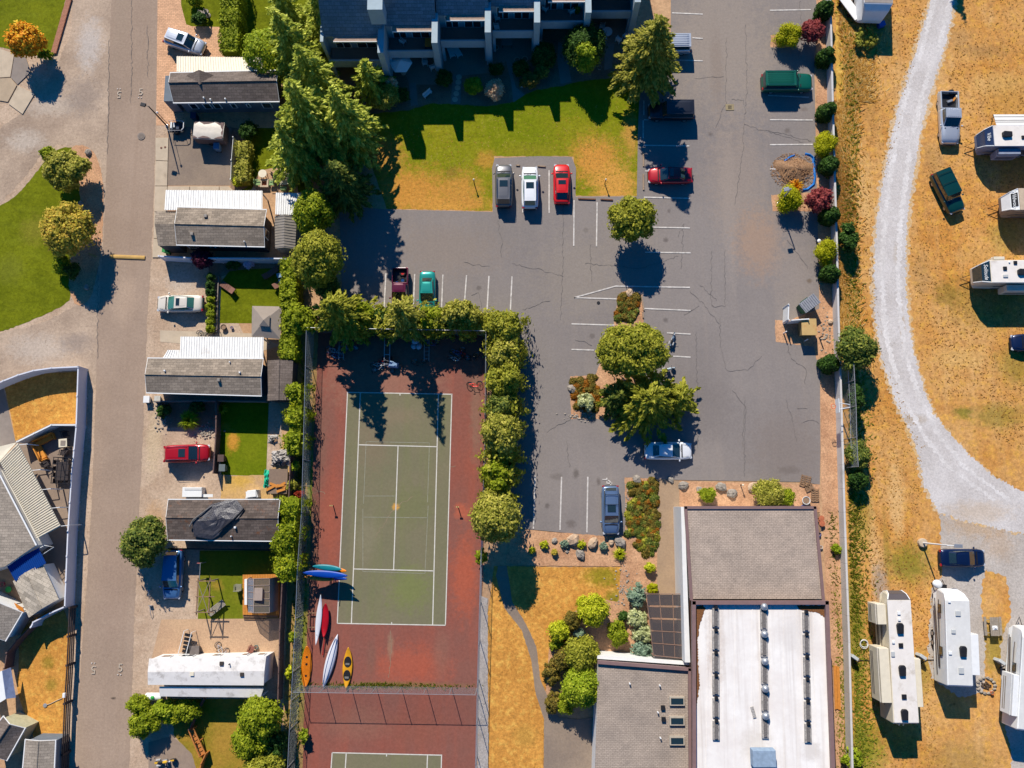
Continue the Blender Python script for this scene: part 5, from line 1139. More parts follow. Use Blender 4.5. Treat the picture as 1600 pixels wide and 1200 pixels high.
for x, y, s in ((346, 1037, .36), (378, 1054, .36), (300, 1053, .36)): p = W(x, y, 3.2); MB().box((p.x, p.y, 3.16), (s, s, .16)).build('roof_vent', M('vent_%d' % x, P(70, 62, 56)) if x != 300 else cream, e, world=True)
p = W(358, 1038, 3.3); MB().tube([(p.x, p.y, 3.05), (p.x, p.y, 3.4)], .06, 6).build('vent_pipe', darkmetal, e, world=True)
# gazebo with tan hipped roof
def gazebo():
    q = [W(x, y, 2.5) for x, y in ((394, 478), (440, 479), (438, 530), (393, 526))]; c = sum(q, Vector())/4
    e = empty('gazebo', (c.x, c.y, 0), 0, 'tan hipped gazebo canopy at the corner of the fenced lawn', 'gazebo')
    m = M('tan_canopy', P(162, 148, 134), .06, 2, .85); ap = Vector((c.x, c.y, 3.25)); top = [p.lerp(ap, .72) for p in q]
    for i in range(4): a, b = q[i], q[(i+1) % 4]; MB().slab([a, b, top[(i+1) % 4], top[i]], .03).build('canopy_panel', m, e, world=True)
    t2 = [Vector((p.x+(p.x-c.x)*.25, p.y+(p.y-c.y)*.25, p.z+.15)) for p in top]; ap2 = ap+Vector((0, 0, .25))
    for i in range(4): MB().slab([t2[i], t2[(i+1) % 4], ap2], .03).build('vent_canopy', m, e, world=True)
    for p in q: MB().box((p.x*.94+c.x*.06, p.y*.94+c.y*.06, 1.2), (.12, .12, 2.4)).build('post', darkmetal, e, world=True)
gazebo()
# glazed sun room on a deck
def sunroom():
    q = [W(x, y, .45) for x, y in ((379, 898), (436, 897), (436, 963), (379, 962))]; c = sum(q, Vector())/4
    e = empty('sun_room', (c.x, c.y, 0), 0, 'glazed sun room on a cedar deck beside the brown fence', 'sun room')
    a = lambda u, v, z: Vector((*q[0].lerp(q[1], u).lerp(q[3].lerp(q[2], u), v)[:2], z))
    for k in range(22): 
        u = k/22; MB().slab([a(u+.002, 0, .45), a(u+1/22-.004, 0, .45), a(u+1/22-.004, .98, .45), a(u+.002, .98, .45)], .06).build('deck_board', newwood, e, world=True)
    MB().prism([a(.01, .01, 0)[:2], a(.99, .01, 0)[:2], a(.99, .97, 0)[:2], a(.01, .97, 0)[:2]], -.05, .38).build('deck_base', wood, e, world=True)
    for k, z in ((0, .3), (1, .15)): MB().prism([a(0, .985+.06*k, 0)[:2], a(.95-.4*k, .985+.06*k, 0)[:2], a(.95-.4*k, 1.04+.06*k, 0)[:2], a(0, 1.04+.06*k, 0)[:2]], -.05, z).build('step', wood, e, world=True)
    gl, nt, b = nodes('sunroom_glazing', .05, 0, .8); b.inputs['Base Color'].default_value = (*P(150, 165, 180), 1); b.inputs['Alpha'].default_value = .45
    gl2, nt, b = nodes('sunroom_roof_glazing', .1, 0, .7); b.inputs['Base Color'].default_value = (*P(120, 112, 96), 1); b.inputs['Alpha'].default_value = .75
    fr = M('sunroom_frame', P(176, 156, 142), .1); n = 5
    for i in range(n):
        v0, v1 = .06+.8*i/n+.006, .06+.8*(i+1)/n-.006
        MB().slab([a(.28, v0, 1.9), a(.48, v0, 2.5), a(.48, v1, 2.5), a(.28, v1, 1.9)], .03).build('glass_pane', gl, e, world=True)
        MB().slab([a(.28, v0, 1.9), a(.24, v0, .5), a(.24, v1, .5), a(.28, v1, 1.9)], .03, (-1, 0, 0)).build('glass_pane', gl, e, world=True)
        MB().slab([a(.49, v0, 2.52), a(.88, v0, 2.3), a(.88, v1, 2.3), a(.49, v1, 2.52)], .03).build('roof_pane', gl2, e, world=True)
    for i in range(n+1):
        v0 = .06+.8*i/n; MB().tube([a(.24, v0, .46), a(.28, v0, 1.92), a(.485, v0, 2.54), a(.885, v0, 2.32)], .03, 4).build('rib', fr, e, world=True)
    MB().tube([a(.485, .06, 2.55), a(.485, .86, 2.55)], .04, 4).build('ridge_bar', fr, e, world=True)
    MB().slab([a(.89, .06, 2.3), a(.99, .06, .5), a(.99, .86, .5), a(.89, .86, 2.3)], .05, (1, 0, .2)).build('side_wall', fr, e, world=True)
    MB().box(tuple(a(.62, .42, 2.62)), (.8, 1.2, .2)).build('roof_hatch', fr, e, world=True)
    MB().slab([a(.1, .1, 1.0), a(.17, .1, 1.0), a(.17, .72, 1.0), a(.1, .72, 1.0)], .5).build('white_cabinet', white, e, world=True)
sunroom()
# ---- west corner house: big roof, ribbed porch roof, blue roof, sheds
def westhouse():
    c = W(30, 800); e = empty('house', (c.x, c.y, 0), 0, 'grey shingled house with a long slanting cream ribbed porch roof beside the white wall', 'house')
    V = [(-150, 690), (-20, 700), (0, 742), (56, 852), (8, 885), (-150, 930)]
    MB().prism([W(x, y, 3.1)[:2] for x, y in V], -.05, 2.95).build('wall', whitewall, e, world=True)
    MB().slab([W(x, y, 3.1) for x, y in V], .12).build('roof_slope', sh_tan, e, world=True)
    MB().tube([W(0, 742, 3.12), W(57, 852, 3.12)], .09, 4).build('gutter', white, e, world=True); MB().tube([W(3, 735, 3.0), W(62, 845, 3.0)], .06, 4).build('gutter', cream, e, world=True)
    q = [W(0, 721, 2.9), W(28, 692, 2.6), W(95, 822, 2.6), W(58, 842, 2.9)]
    ribbed(e, 'porch_roof', (q[0], q[3], q[2], q[1]), 40, cream, .09, w=.14)
    q2 = [W(-10, 700, 2.9), W(2, 700, 2.7), W(28, 692, 2.6), W(0, 721, 2.9)]; MB().slab([W(-30, 705, 2.85), W(26, 691, 2.6), W(0, 720, 2.9), W(-30, 730, 2.9)], .05).build('porch_roof', cream, e, world=True)
    for x, y in ((30, 695), (50, 735), (66, 765), (80, 794), (95, 822)):
        a = W(x, y, 2.5); b = a+Vector((.75, .08, -.02)); MB().tube([a, b], .04, 4).build('beam', white, e, world=True); MB().box((b.x, b.y, 1.22), (.1, .1, 2.45)).build('post', white, e, world=True)
    bl = M('blue_metal_roof', P(20, 70, 150), .08, 2, .4)
    q = [W(x, y, z) for x, y, z in ((10, 883, 2.6), (60, 856, 2.6), (72, 880, 2.35), (24, 908, 2.35))]
    ribbed(e, 'blue_roof', q, 18, bl, .06, w=.1)
    q = [W(x, y, z) for x, y, z in ((58, 858, 2.5), (70, 852, 2.3), (84, 855, 2.2), (64, 868, 2.3))]; MB().tube([q[0], q[1], q[2], q[3]], .04, 4).build('frame_bar', white, e, world=True)
westhouse()
gable('garden_shed', 'shed with pale tab shingle roof beneath the blue metal roof', [(20, 908), (66, 880), (92, 936), (45, 965)], 2.2, 2.6, white, sh_lite, 'v', over=.1, cat='shed', fascia=False, group='sheds and roofs in the left corner')
gable('garden_shed', 'grey shed with its corner pointing at the small orange lean-to', [(-24, 925), (34, 957), (8, 1001), (-50, 975)], 2.6, 3.3, whitewall, sh_tan, 'v', over=.15, cat='shed', group='sheds and roofs in the left corner')
gable('garden_shed', 'pale green walled shed at the lower left edge with tilted grey roof', [(5, 1120), (38, 1138), (10, 1188), (-30, 1165)], 2.7, 3.4, M('pale_green_siding', P(200, 196, 160)), sh_home, 'v', over=.1, cat='shed', group='sheds and roofs in the left corner')
gable('manufactured_home', 'grey shingled roof with blue shaded side at the lower left picture edge', [(40, 1156), (86, 1157), (80, 1290), (28, 1290)], 2.8, 3.1, bluewall, sh_tan, 'v', over=.12, cat='house', group=G1)
p = W(28, 948, 2.3); e = empty('lean_to', (p.x, p.y, 0), 0, 'small orange lean-to roof beside the grey shed', 'shed'); MB().slab([W(22, 942, 2.3), W(36, 950, 2.2), W(38, 957, 2.1), (W(26, 950, 2.2))], .05).build('roof_panel', M('orange_panel', P(225, 140, 50)), e, world=True)
for x, y in ((24, 944), (36, 955)): p = W(x, y, 2.1); MB().box((p.x, p.y, 1.02), (.08, .08, 2.05)).build('post', wood, e, world=True)
p = W(12, 1085, 2.0); e = empty('lean_to', (p.x, p.y, 0), 0, 'long pale blue lean-to at the left edge by the parched lawn', 'shed'); MB().slab([W(-6, 1052, 2.2), W(3, 1048, 2.2), W(9, 1092, 2.2), W(-4, 1100, 2.2)], .08).build('roof_panel', white, e, world=True)
MB().slab([W(3.5, 1048, 2.2), W(17, 1043, 1.4), W(25, 1090, 1.4), W(9.5, 1092, 2.2)], .08).build('side_panel', M('pale_blue_panel', P(150, 165, 200)), e, world=True)
MB().prism([W(-6, 1055, 0)[:2], W(2, 1052, 0)[:2], W(8, 1090, 0)[:2], W(-4, 1098, 0)[:2]], -.05, 2.0).build('wall', white, e, world=True)
# ================================================================== FENCES AND WALLS
lav = M('white_vinyl', (.62, .63, .68), .04, 2, .4)
panel_fence([(-60, 628), (-20, 606), (5, 595), (28, 586), (52, 579), (80, 575), (122, 573)], 1.9, 'vinyl_fence', 'white vinyl fence curving round the parched lawn beside the gravel turn', lav, 2.2, group='white vinyl fences')
panel_fence([(122, 574), (119, 664)], 1.9, 'vinyl_fence', 'white vinyl fence along the lane in front of the parched lawn', lav, 2.4, group='white vinyl fences')
panel_fence([(119, 666), (112, 740), (106, 830), (101, 948)], 1.9, 'vinyl_fence', 'long white vinyl fence along the lane beside the patio with the yellow sofa', lav, 2.4, group='white vinyl fences')
panel_fence([(117, 664), (80, 664), (27, 690)], 1.7, 'vinyl_fence', 'white vinyl fence between the parched lawn and the patio', white, 2.4, group='white vinyl fences')
panel_fence([(101, 948), (78, 958), (52, 972), (48, 980)], 1.9, 'vinyl_fence', 'white fence running back from the lane to the sheds', lav, 2.4, group='white vinyl fences')
rail_fence([(108, 950), (104, 1040), (100, 1100), (97, 1180), (95, 1260)], 1.5, 'rail_fence', 'dark wooden post and rail fence between lane and parched lawn', M('dark_rail_wood', P(74, 62, 58), .3, 5, .8), rails=(.35, .7, 1.05, 1.4), step=3.3)
panel_fence([(52, 975), (26, 1000), (10, 1020), (6, 1045)], 1.6, 'board_fence', 'weathered brown board fence beside the left sheds', brownwood, 1.6, cap=False, group='wooden fences')
panel_fence([(248, 400), (300, 403), (460, 404)], 1.8, 'vinyl_fence', 'white fence behind the home above the cream sedan', lav, 2.4, group='white vinyl fences')
panel_fence([(240, 627), (338, 626), (415, 627)], 1.2, 'garden_fence', 'low grey fence below the long home above the lawn', greyconc, 2.4, .05, .1, group='wooden fences')
panel_fence([(338, 626), (337, 680), (333, 739)], 1.4, 'board_fence', 'grey board fence between the red SUV and the green lawn', brownwood, 2.0, .06, .12, group='wooden fences')
panel_fence([(364, 214), (361, 250), (360, 280)], 1.2, 'picket_fence', 'thin white metal fence between the asphalt pad and the clipped hedge', white, 2.0, .04, .1, group='white metal fences', cap=False)
panel_fence([(341, 432), (339, 470), (338, 515)], .5, 'garden_edging', 'low blue grey timber edge beside the loungers lawn', greyconc, 2.4, .1, .1, cat='edging', cap=False)
panel_fence([(441, 905), (437, 985), (434, 1096)], 1.7, 'board_fence', 'brown board fence between the white mobile home and the tennis court strip', brownwood, 1.25, .05, .1, group='wooden fences')
panel_fence([(454, 703), (451, 780)], 1.5, 'board_fence', 'short grey board fence beside the dumped grey sheeting', brownwood, 1.2, .05, .1, group='wooden fences')
panel_fence([(263, 857), (312, 858), (435, 860)], 1.0, 'garden_fence', 'low dark fence below the dark roofed home', darkmetal, 2.6, .04, .08, group='wooden fences')
cedar = M('cedar_rail', P(196, 124, 62), .15, 5, .7)
panel_fence([(317, 1092), (305, 1115), (295, 1140)], 1.1, 'board_fence', 'low weathered fence leading down to the orange cedar rails', brownwood, 1.5, .06, .12, group='wooden fences', cap=False)
wc = M('sea_wall_concrete', P(214, 210, 206), .06, .6, .85, bump=.1, dirt=P(150, 150, 150), dirt_amt=.15)
def long_wall():
    px = [(1289, -120), (1290, 0), (1293, 150), (1297, 300), (1300, 400), (1302, 500), (1306, 620), (1311, 800), (1318, 1000), (1323, 1200), (1326, 1330)]
    pts = [W(x, y, 0) for x, y in px]; c = pts[5]; e = empty('boundary_wall', (c.x, c.y, 0), 0, 'long pale rendered boundary wall between the parking lot and the dry field', 'wall')
    for i in range(len(pts)-1):
        A, B = pts[i], pts[i+1]; k = max(1, round((B-A).length/2.6)); a = math.atan2((B-A).y, (B-A).x)
        for j in range(k):
            p, q = A.lerp(B, j/k), A.lerp(B, (j+1)/k); m = (p+q)/2; MB().box((m.x, m.y, .7), ((q-p).length-.015, .14, 1.4), a).build('wall_panel', wc, e, world=True)
            MB().box((m.x, m.y, 1.43), ((q-p).length-.015, .2, .06), a).build('coping', wc, e, world=True)
long_wall()
chainlink([(490, 518), (487, 640), (485, 720), (483, 800), (477, 880), (474, 960), (470, 1040), (465, 1128), (460, 1240)], 3.0, 'chain_link_fence', 'tall chain link fence along the left side of the tennis courts', 3.4)
chainlink([(761, 523), (759, 700), (753, 880), (748, 1060), (744, 1240)], 3.0, 'chain_link_fence', 'tall chain link fence along the right side of the tennis courts', 3.4)
chainlink([(490, 521), (761, 526)], 3.0, 'chain_link_fence', 'tall chain link fence across the upper end above the bicycles', 3.0)
chainlink([(471, 1071), (745, 1075)], 3.0, 'chain_link_fence', 'chain link divider between the kayak court and the lower court', 2.6)
chainlink([(1313, 562), (1317, 640), (1318, 687), (1320, 731)], 3.4, 'chain_link_fence', 'tall chain link screen behind the basketball hoop on the boundary wall', 3.1, mid=(1.9,), group='chain link screens')
# ================================================================== VEHICLES
CG = 'vehicles parked in the lot and beside the homes'
p_white = paint('white', (.72, .73, .74), 0, .35); p_silver = paint('silver', (.5, .53, .57), .45, .3); p_red = paint('red', P(225, 22, 16), .1); p_dred = paint('deep_red', P(190, 16, 28), .2)
p_green = paint('green', P(14, 100, 76), .2); p_dgreen = paint('dark_green', P(8, 64, 58), .2); p_blue = paint('blue', P(84, 130, 180), .3); p_navy = paint('navy', P(14, 34, 74), .3); p_teal = paint('teal', P(40, 165, 150), .35)
p_grey = paint('grey', P(116, 116, 118), .4); p_black = paint('black', P(30, 32, 40), .2); p_burg = paint('burgundy', P(100, 16, 48), .2); p_cream = paint('cream', P(236, 226, 208), .1); p_sb = paint('silver_blue', P(120, 146, 180), .5)
car(286, 62, -20, 'suv', p_silver, 'silver SUV with dark sunroof parked aslant on the paver drive', 'parked_car', 'car', 4.6, 1.85, CG, sunroof=True, glassm=glassd)
car(279, 473, 180, 'sedan', p_cream, 'cream sedan with sunroof on the gravel drive beside the clipped shrub row', 'parked_car', 'car', 4.9, 1.85, CG, sunroof=True, glassm=glassg)
car(289, 708, 2, 'suv', p_dred, 'red SUV with roof rails on the gravel beside the grey board fence', 'parked_car', 'car', 4.7, 1.85, CG, sunroof=True, rails=True)
car(267, 898, -90, 'suv', p_blue, 'blue SUV half hidden under the round dark tree', 'parked_car', 'car', 4.9, 1.9, CG)
car(624, 452, -90, 'pickup', p_burg, 'burgundy pickup with loose wheels in its bed backed against the hedge', 'pickup_truck', 'pickup', 4.9, 1.75, CG)
car(667, 455, -90, 'sedan', p_teal, 'teal sedan nosed into the hedge beside the burgundy pickup', 'parked_car', 'car', 4.5, 1.75, CG)
car(787, 287, 90, 'suv', p_grey, 'dark grey SUV with roof rails, leftmost of the three in the lawn bay', 'parked_car', 'car', 4.8, 1.9, CG, rails=True, sunroof=True)
car(828, 290, 90, 'suv', p_white, 'white SUV between the grey SUV and the red car', 'parked_car', 'car', 4.7, 1.85, CG, sunroof=True, rails=True, glassm=glassg)
car(878, 285, 90, 'hatch', p_red, 'bright red car with sunroof at the right end of the lawn bay', 'parked_car', 'car', 4.5, 1.85, CG, sunroof=True)
car(1046, 66, 180, 'boxy', p_silver, 'silver boxy vehicle poking out from under the conifer', 'parked_van', 'van', 4.8, 1.8, CG, ribs=True)
car(1050, 170, 180, 'boxy', p_black, 'black SUV in the deep shade beneath the conifer', 'parked_car', 'car', 4.9, 1.9, CG)
car(1048, 272, 180, 'sedan', p_dred, 'red sedan with its back half in the conifer shadow', 'parked_car', 'car', 4.7, 1.8, CG, sunroof=True)
car(1232, 125, 0, 'boxy', p_green, 'long green SUV with ribbed roof nosed toward the boundary wall', 'parked_car', 'car', 5.5, 2.0, CG, ribs=True, rails=True)
car(1045, 704, 0, 'sedan', p_white, 'white sedan dappled by the shade of the island trees', 'parked_car', 'car', 4.9, 1.85, CG, mirror=True)
car(955, 797, -90, 'suv', p_sb, 'silver blue wagon with crossbars in the wheelchair bay', 'parked_car', 'car', 4.9, 1.85, CG, rails=True, bars=True, sunroof=True)
pk = car(1487, 180, -92, 'pickup', p_silver, 'silver pickup with tools and a spare tyre in its bed on the dry field', 'pickup_truck', 'pickup', 5.9, 2.05, 'vehicles on the dry field', ribs=True)
car(1485, 297, -68, 'boxy', p_dgreen, 'dark green SUV with two roof bars parked askew on the dry field', 'parked_car', 'car', 4.8, 1.95, 'vehicles on the dry field', bars=True)
car(1620, 534, 180, 'hatch', p_navy, 'dark blue car cut off by the right edge on the dry field', 'parked_car', 'car', 4.8, 1.85, 'vehicles on the dry field', glassm=glassg)
car(1507, 872, 0, 'sedan', p_navy, 'dark blue sedan on the grey gravel under the arm of the light pole', 'parked_car', 'car', 4.6, 1.8, 'vehicles on the dry field')
# loads in the two pickups
for (px, py), gname, lab in (((620, 442), 'wheels in the burgundy pickup', 'loose wheel lying in the burgundy pickup bed, nearer its cab on the left'), ((629, 438), 'wheels in the burgundy pickup', 'loose wheel lying in the burgundy pickup bed, close to its cab on the right'), ((629, 427), 'wheels in the burgundy pickup', 'loose wheel with a red hub nearest the burgundy pickup tailgate'), ((1487, 144), 'wheels in the silver pickup', 'spare wheel lying in the silver pickup bed')):
    p = W(px, py, .8); e = empty('spare_wheel', (p.x, p.y, .6), 0, lab, 'wheel', None)
    MB().torus((0, 0, .14), .25, .1, 'z', 18, 8).build('tyre', rubber, e, smooth=True); MB().tube([(0, 0, .06), (0, 0, .2)], .17, 12).build('rim', redplastic if 'red hub' in lab else chrome, e)
for (px, py), m_, lab, d in (((1491, 155), newwood, 'short timber offcut among the tools in the silver pickup bed', (.5, .2, .2)), ((1495, 151), cream, 'pale bucket like box in the silver pickup bed', (.3, .3, .3)), ((1484, 158), steel, 'metal toolbox beside the spare wheel in the silver pickup', (.6, .25, .25))):
    p = W(px, py, .8); e = empty('tool_box', (p.x, p.y, .6), rnd.uniform(0, 1), lab, 'box'); MB().box((0, 0, d[2]/2), d).build('body', m_, e, bevel=.02); MB().box((0, 0, d[2]+.02), (d[0]*.9, d[1]*.9, .04)).build('lid', m_, e)
# ================================================================== CAMPING TRAILERS
stripe_d = M('graphite_stripe', P(90, 84, 84)); stripe_t = M('taupe_stripe', P(150, 138, 126)); tanroof = M('tan_roof_membrane', P(206, 184, 158)); capg = M('graphite_cap', P(96, 88, 88), .05, 1, .35)
creamroof = M('cream_roof_membrane', P(240, 232, 222, 1.2), .05, 1.5, .7, dirt=P(196, 182, 164), dirt_amt=.5)
rv(1410, 1027, 90, 12.2, 2.45, 3.5, 'long fifth wheel trailer with dark rounded nose and three slide-outs', style='fifth', roofm=creamroof, wallm=cream, capm=capg,
   slides=((-4.2, .8, 1, .9, 3.2), (3.0, 4.9, 1, .8, 3.1), (-4.6, -.2, -1, .55, 3.1)), acs=((2.7, .1), (-1.2, .15), (-5.2, .2)), vents=((1.1, .1, .42), (-3.6, .1, .45), (4.1, .1, .3), (3.5, .1, .25), (1.4, .8, .25)), stripes=(stripe_d, stripe_t), ladder=True, skylights=((.3, 1.0-.1, .5, .35),))
rv(1498, 997, 88, 9.0, 2.45, 3.2, 'white trailer standing between the long fifth wheel and the picnic table', style='trailer', roofm=offwhite, wallm=white, slides=((-3.4, .4, -1, .7, 2.9),), acs=((-1.2, -.3),), vents=((3.4, .8, .25), (-1.4, .9, .3)), skylights=((2.3, 0, .5, .5), (.6, .5, .4, .4), (-3.0, -.1, .6, .5)), stripes=(stripe_d,), hatch=(2.6, -1.4))
rv(1614, 1062, 82, 9.6, 2.45, 3.2, 'white trailer with grey stripes cut off by the lower right corner', style='trailer', roofm=offwhite, wallm=white, slides=((-3.6, .2, 1, .5, 2.9),), acs=((2.3, 0),), stripes=(stripe_t, stripe_d), hatch=(-.8, .8))
rv(1601, 212, 180, 8.4, 2.45, 3.1, 'trailer with navy front cap and a cream awning let out on its upper side', style='trailer', roofm=creamroof, wallm=M('blue_grey_rv_wall', P(150, 158, 176)), capm=navycap, acs=((1.9, -.1),), vents=((.2, .2, .35),), stripes=(navycap,), awning=(-3.0, 2.6, -1, 1.5), slides=((.3, 2.6, 1, .6, 2.5),), word='Vibe')
rv(1634, 311, 180, 7.4, 2.5, 3.2, 'tan roofed trailer with white front cap and dark badge at the right edge', style='trailer', roofm=tanroof, wallm=M('taupe_rv_wall', P(160, 142, 124)), capm=white, vents=((1.4, -.2, .35),), stripes=(stripe_d,), word='Wildwood')
rv(1604, 424, 180, 9.2, 2.5, 3.3, 'cream roofed trailer with dark glazed front and a white slide-out below', style='trailer', roofm=creamroof, wallm=cream, capm=glassd, acs=((.5, .1),), vents=((2.2, -.3, .38), (1.1, -.9, .35), (1.7, -.95, .15)), skylights=((2.2, .5, .5, .3),), slides=((-1.0, 1.8, 1, .6, 2.5), (2.1, 3.2, -1, .3, 3.1)), stripes=(stripe_d,), word='Solitude')
rv(1372, -26, -92, 6.5, 3.2, 3.4, 'grey trailer whose blunt end shows at the top edge beside the weeds', style='trailer', roofm=M('grey_roof_membrane', P(160, 150, 140)), wallm=white, stripes=())
p = W(1327, 8, .9); e = empty('utility_trailer', (p.x, p.y, .05), R(-58), 'narrow white board topped cart beside the trailer at the top edge', 'cart'); MB().box((.0, 0, .8), (3.6, 1.0, .1)).build('deck', white, e)
for x in (-.8, .8):
    for y in (-.4, .4): MB().torus((x, y, .25), .17, .07, 'y', 14, 6).build('wheel', rubber, e)
MB().box((0, 0, .5), (3.2, .1, .5)).build('chassis', darkmetal, e)
# covered utility trailer on the asphalt pad
p = W(327, 205, 1.6); e = empty('cargo_trailer', (p.x, p.y, .05), R(-3), 'boxy cargo trailer under a silver cover on the asphalt pad', 'trailer')
silv = M('silver_cover', P(226, 216, 200), .06, 3, .4, bump=.4); 
MB().box((0, 0, 1.05), (3.2, 1.9, 1.5)).build('side_skirt', M('skirt_brown', P(120, 98, 92)), e, bevel=.06)
q = MB(); v = []
for i in range(7):
    for j in range(6): v.append((-1.62+3.24*i/6, -.97+1.94*j/5, 1.84+.05*math.sin(i*2)+.03*rnd.random()-(.12 if j in (0, 5) else 0)-(.05 if i in (0, 6) else 0)))
q.add(v, [(i*6+j, (i+1)*6+j, (i+1)*6+j+1, i*6+j+1) for i in range(6) for j in range(5)]); q.slab([(-1.62, -.97, 1.72), (1.62, -.97, 1.72), (1.62, .97, 1.72), (-1.62, .97, 1.72)], .1); q.build('cover', silv, e, smooth=True)
for y in (-.9, .9): MB().torus((-.1, y, .33), .24, .09, 'y', 16, 6).build('wheel', rubber, e)
MB().tube([(-1.6, -.5, .5), (-2.5, 0, .5), (-1.6, .5, .5)], .05, 5).build('drawbar', darkmetal, e)
# small open trailer / rack beside it
p = W(276, 199, .6); e = empty('utility_trailer', (p.x, p.y, .05), 0, 'small open frame trailer carrying white pipes and bins beside the street lamp', 'trailer')
MB().box((0, 0, .5), (1.5, 1.1, .08)).build('deck', darkmetal, e)
for s in (-1, 1): MB().tube([(-.75, s*.55, .6), (-.75, s*.55, 1.0), (.75, s*.55, 1.0), (.75, s*.55, .6)], .03, 5).build('side_rail', steel, e); MB().torus((0, s*.62, .28), .2, .07, 'y', 14, 6).build('wheel', rubber, e)
MB().tube([(.75, -.5, 1.0), (.95, -.3, 1.05), (.95, .3, 1.05), (.75, .5, 1.0)], .05, 6).build('hoop', white, e)
MB().box((-.45, .1, .75), (.18, .7, .4)).build('bin', white, e, bevel=.03); MB().box((-.15, .15, .72), (.2, .6, .36)).build('bin', steel, e, bevel=.03); MB().box((.2, -.1, .68), (.35, .5, .3)).build('crate', M('blue_grey_crate', P(60, 70, 90)), e, bevel=.03)
# ================================================================== LIGHT POLES
def lamp(px, py, h, arm, label, m=darkmetal, head=(.55, .4, .16), basem=None):
    p = W(px, py); e = empty('street_lamp', (p.x, p.y, 0), 0, label, 'street lamp', 'light poles')
    MB().tube([(0, 0, -.1), (0, 0, h)], .09, 8, .06).build('pole', m, e); MB().tube([(0, 0, h-.05), (arm[0], arm[1], h+.05)], .04, 6).build('arm', m, e)
    MB().box((arm[0], arm[1], h+.05), head, math.atan2(arm[1], arm[0])).build('lamp_head', m if basem is None else steel, e, bevel=.03)
    MB().lathe([(.45, -.1), (.45, .35), (.4, .4), (.05, .42)] if basem else [(.16, -.1), (.16, .12), (.1, .14)], n=16).build('base', basem or steel, e); return e
lamp(261, 197, 4.6, (-.55, .15), 'dark lamp post leaning over the lane beside the asphalt pad')
lamp(1216, 318, 4.3, (-.5, -.1), 'lamp post growing out of the yellow green ball shrub by the woodchip pile', steel)
lamp(1440, 848, 5.2, (.95, -.05), 'pole on a round concrete base reaching over the dark blue sedan', white, (.8, .35, .14), concrete)
for (x, y), h, lab in (((741, 303), 1.1, 'slim bollard light on the dry lawn left of the car bay'), ((945, 303), 1.1, 'slim bollard light on the dry lawn right of the red car'), ((1157, 758), .9, 'short dark bollard light among the stones above the clubhouse'), ((1310, 700), .8, 'small path light at the foot of the boundary wall')):
    p = W(x, y-16 if x in (741, 945) else y); e = empty('bollard_light', (p.x, p.y, 0), 0, lab, 'bollard light', 'bollard lights'); MB().tube([(0, 0, -.1), (0, 0, h)], .05, 8).build('post', darkmetal, e); MB().lathe([(.09, 0), (.11, .05), (.09, .16), (.03, .2)], (0, 0, h), 10).build('lamp', cream, e)
p = W(268, 200); e = empty('flag_pole', (p.x, p.y, 0), 0, 'thin white topped pipe standing beside the dark lamp post', 'pole'); MB().tube([(0, 0, -.1), (0, 0, 3.6)], .03, 6).build('pipe', darkmetal, e); MB().ball((0, 0, 3.65), .12, 8, 6).build('cap', white, e)
# basketball hoop on the wall
p = W(1309, 640); e = empty('basketball_hoop', (p.x, p.y, 0), 0, 'basketball backboard and orange rim reaching over the parking lot edge', 'basketball hoop')
MB().tube([(0, 0, -.1), (0, 0, 3.2)], .07, 8).build('pole', steel, e)
for s in (-.35, .35): MB().tube([(0, s*.4, 3.2), (-1.25, s, 3.25)], .04, 6).build('support_arm', white, e)
MB().box((-1.3, 0, 3.35), (.06, 1.4, .95)).build('backboard', white, e); MB().torus((-1.6, 0, 3.05), .23, .025, 'z', 20, 6).build('rim', M('orange_rim', P(235, 90, 30)), e)
nt_ = MB()
for k in range(12): a = k*.5236; nt_.tube([(-1.6+.23*math.cos(a), .23*math.sin(a), 3.03), (-1.6+.14*math.cos(a+.3), .14*math.sin(a+.3), 2.6)], .01, 3)
nt_.build('net', white, e)
# ================================================================== GROUND FURNITURE OF THE LOT
curbm = M('parking_stop', P(172, 148, 124), .1, 2, .9); brownstop = M('brown_stop', P(128, 88, 66), .15, 3, .9)
for i, (x0, y0, x1, y1, lab, mt) in enumerate(((840, 260, 853, 261, 'pale concrete wheel stop between white SUV and red car', curbm), (806, 259, 813, 259, 'pale wheel stop stub between the grey and white SUVs', curbm), (1005, 238, 1005.5, 261, 'upright pale wheel stop along the lawn above the red sedan', curbm), (1005, 272, 1005.5, 298, 'upright pale wheel stop along the lawn below the red sedan', curbm),
        (903, 311, 931, 312, 'brown timber wheel stop in the first empty bay below the lawn', brownstop), (938, 312, 958, 313, 'brown timber wheel stop touching the round parking tree', brownstop), (1002, 462, 1006, 486, 'pale kerb stone beside the island planting, upper one', curbm), (1004, 487, 1005, 498, 'pale kerb stone beside the island planting, lower one', curbm), (1258, 760, 1272, 762, 'low concrete block behind the pallets', curbm))):
    A, B = W(x0, y0), W(x1, y1); m_ = (A+B)/2; L = (B-A).length; e = empty('wheel_stop', (m_.x, m_.y, 0), math.atan2((B-A).y, (B-A).x), lab, 'wheel stop', 'wheel stops')
    b_ = MB(); b_.add([(-L/2, -.1, 0), (L/2, -.1, 0), (L/2, .1, 0), (-L/2, .1, 0), (-L/2+.05, -.06, .17), (L/2-.05, -.06, .17), (L/2-.05, .06, .17), (-L/2+.05, .06, .17)], BOXF); b_.build('block', mt, e)
    for s in (-.35, .35): MB().tube([(s*L, 0, .15), (s*L, 0, .185)], .025, 6).build('pin', darkmetal, e)
p = W(200, 402, .1); e = tag(MB().add([], []) or None, None) if False else None
sb = MB(); A, B = W(173, 401), W(227, 403); dd = (B-A).normalized(); L = (B-A).length; v = []
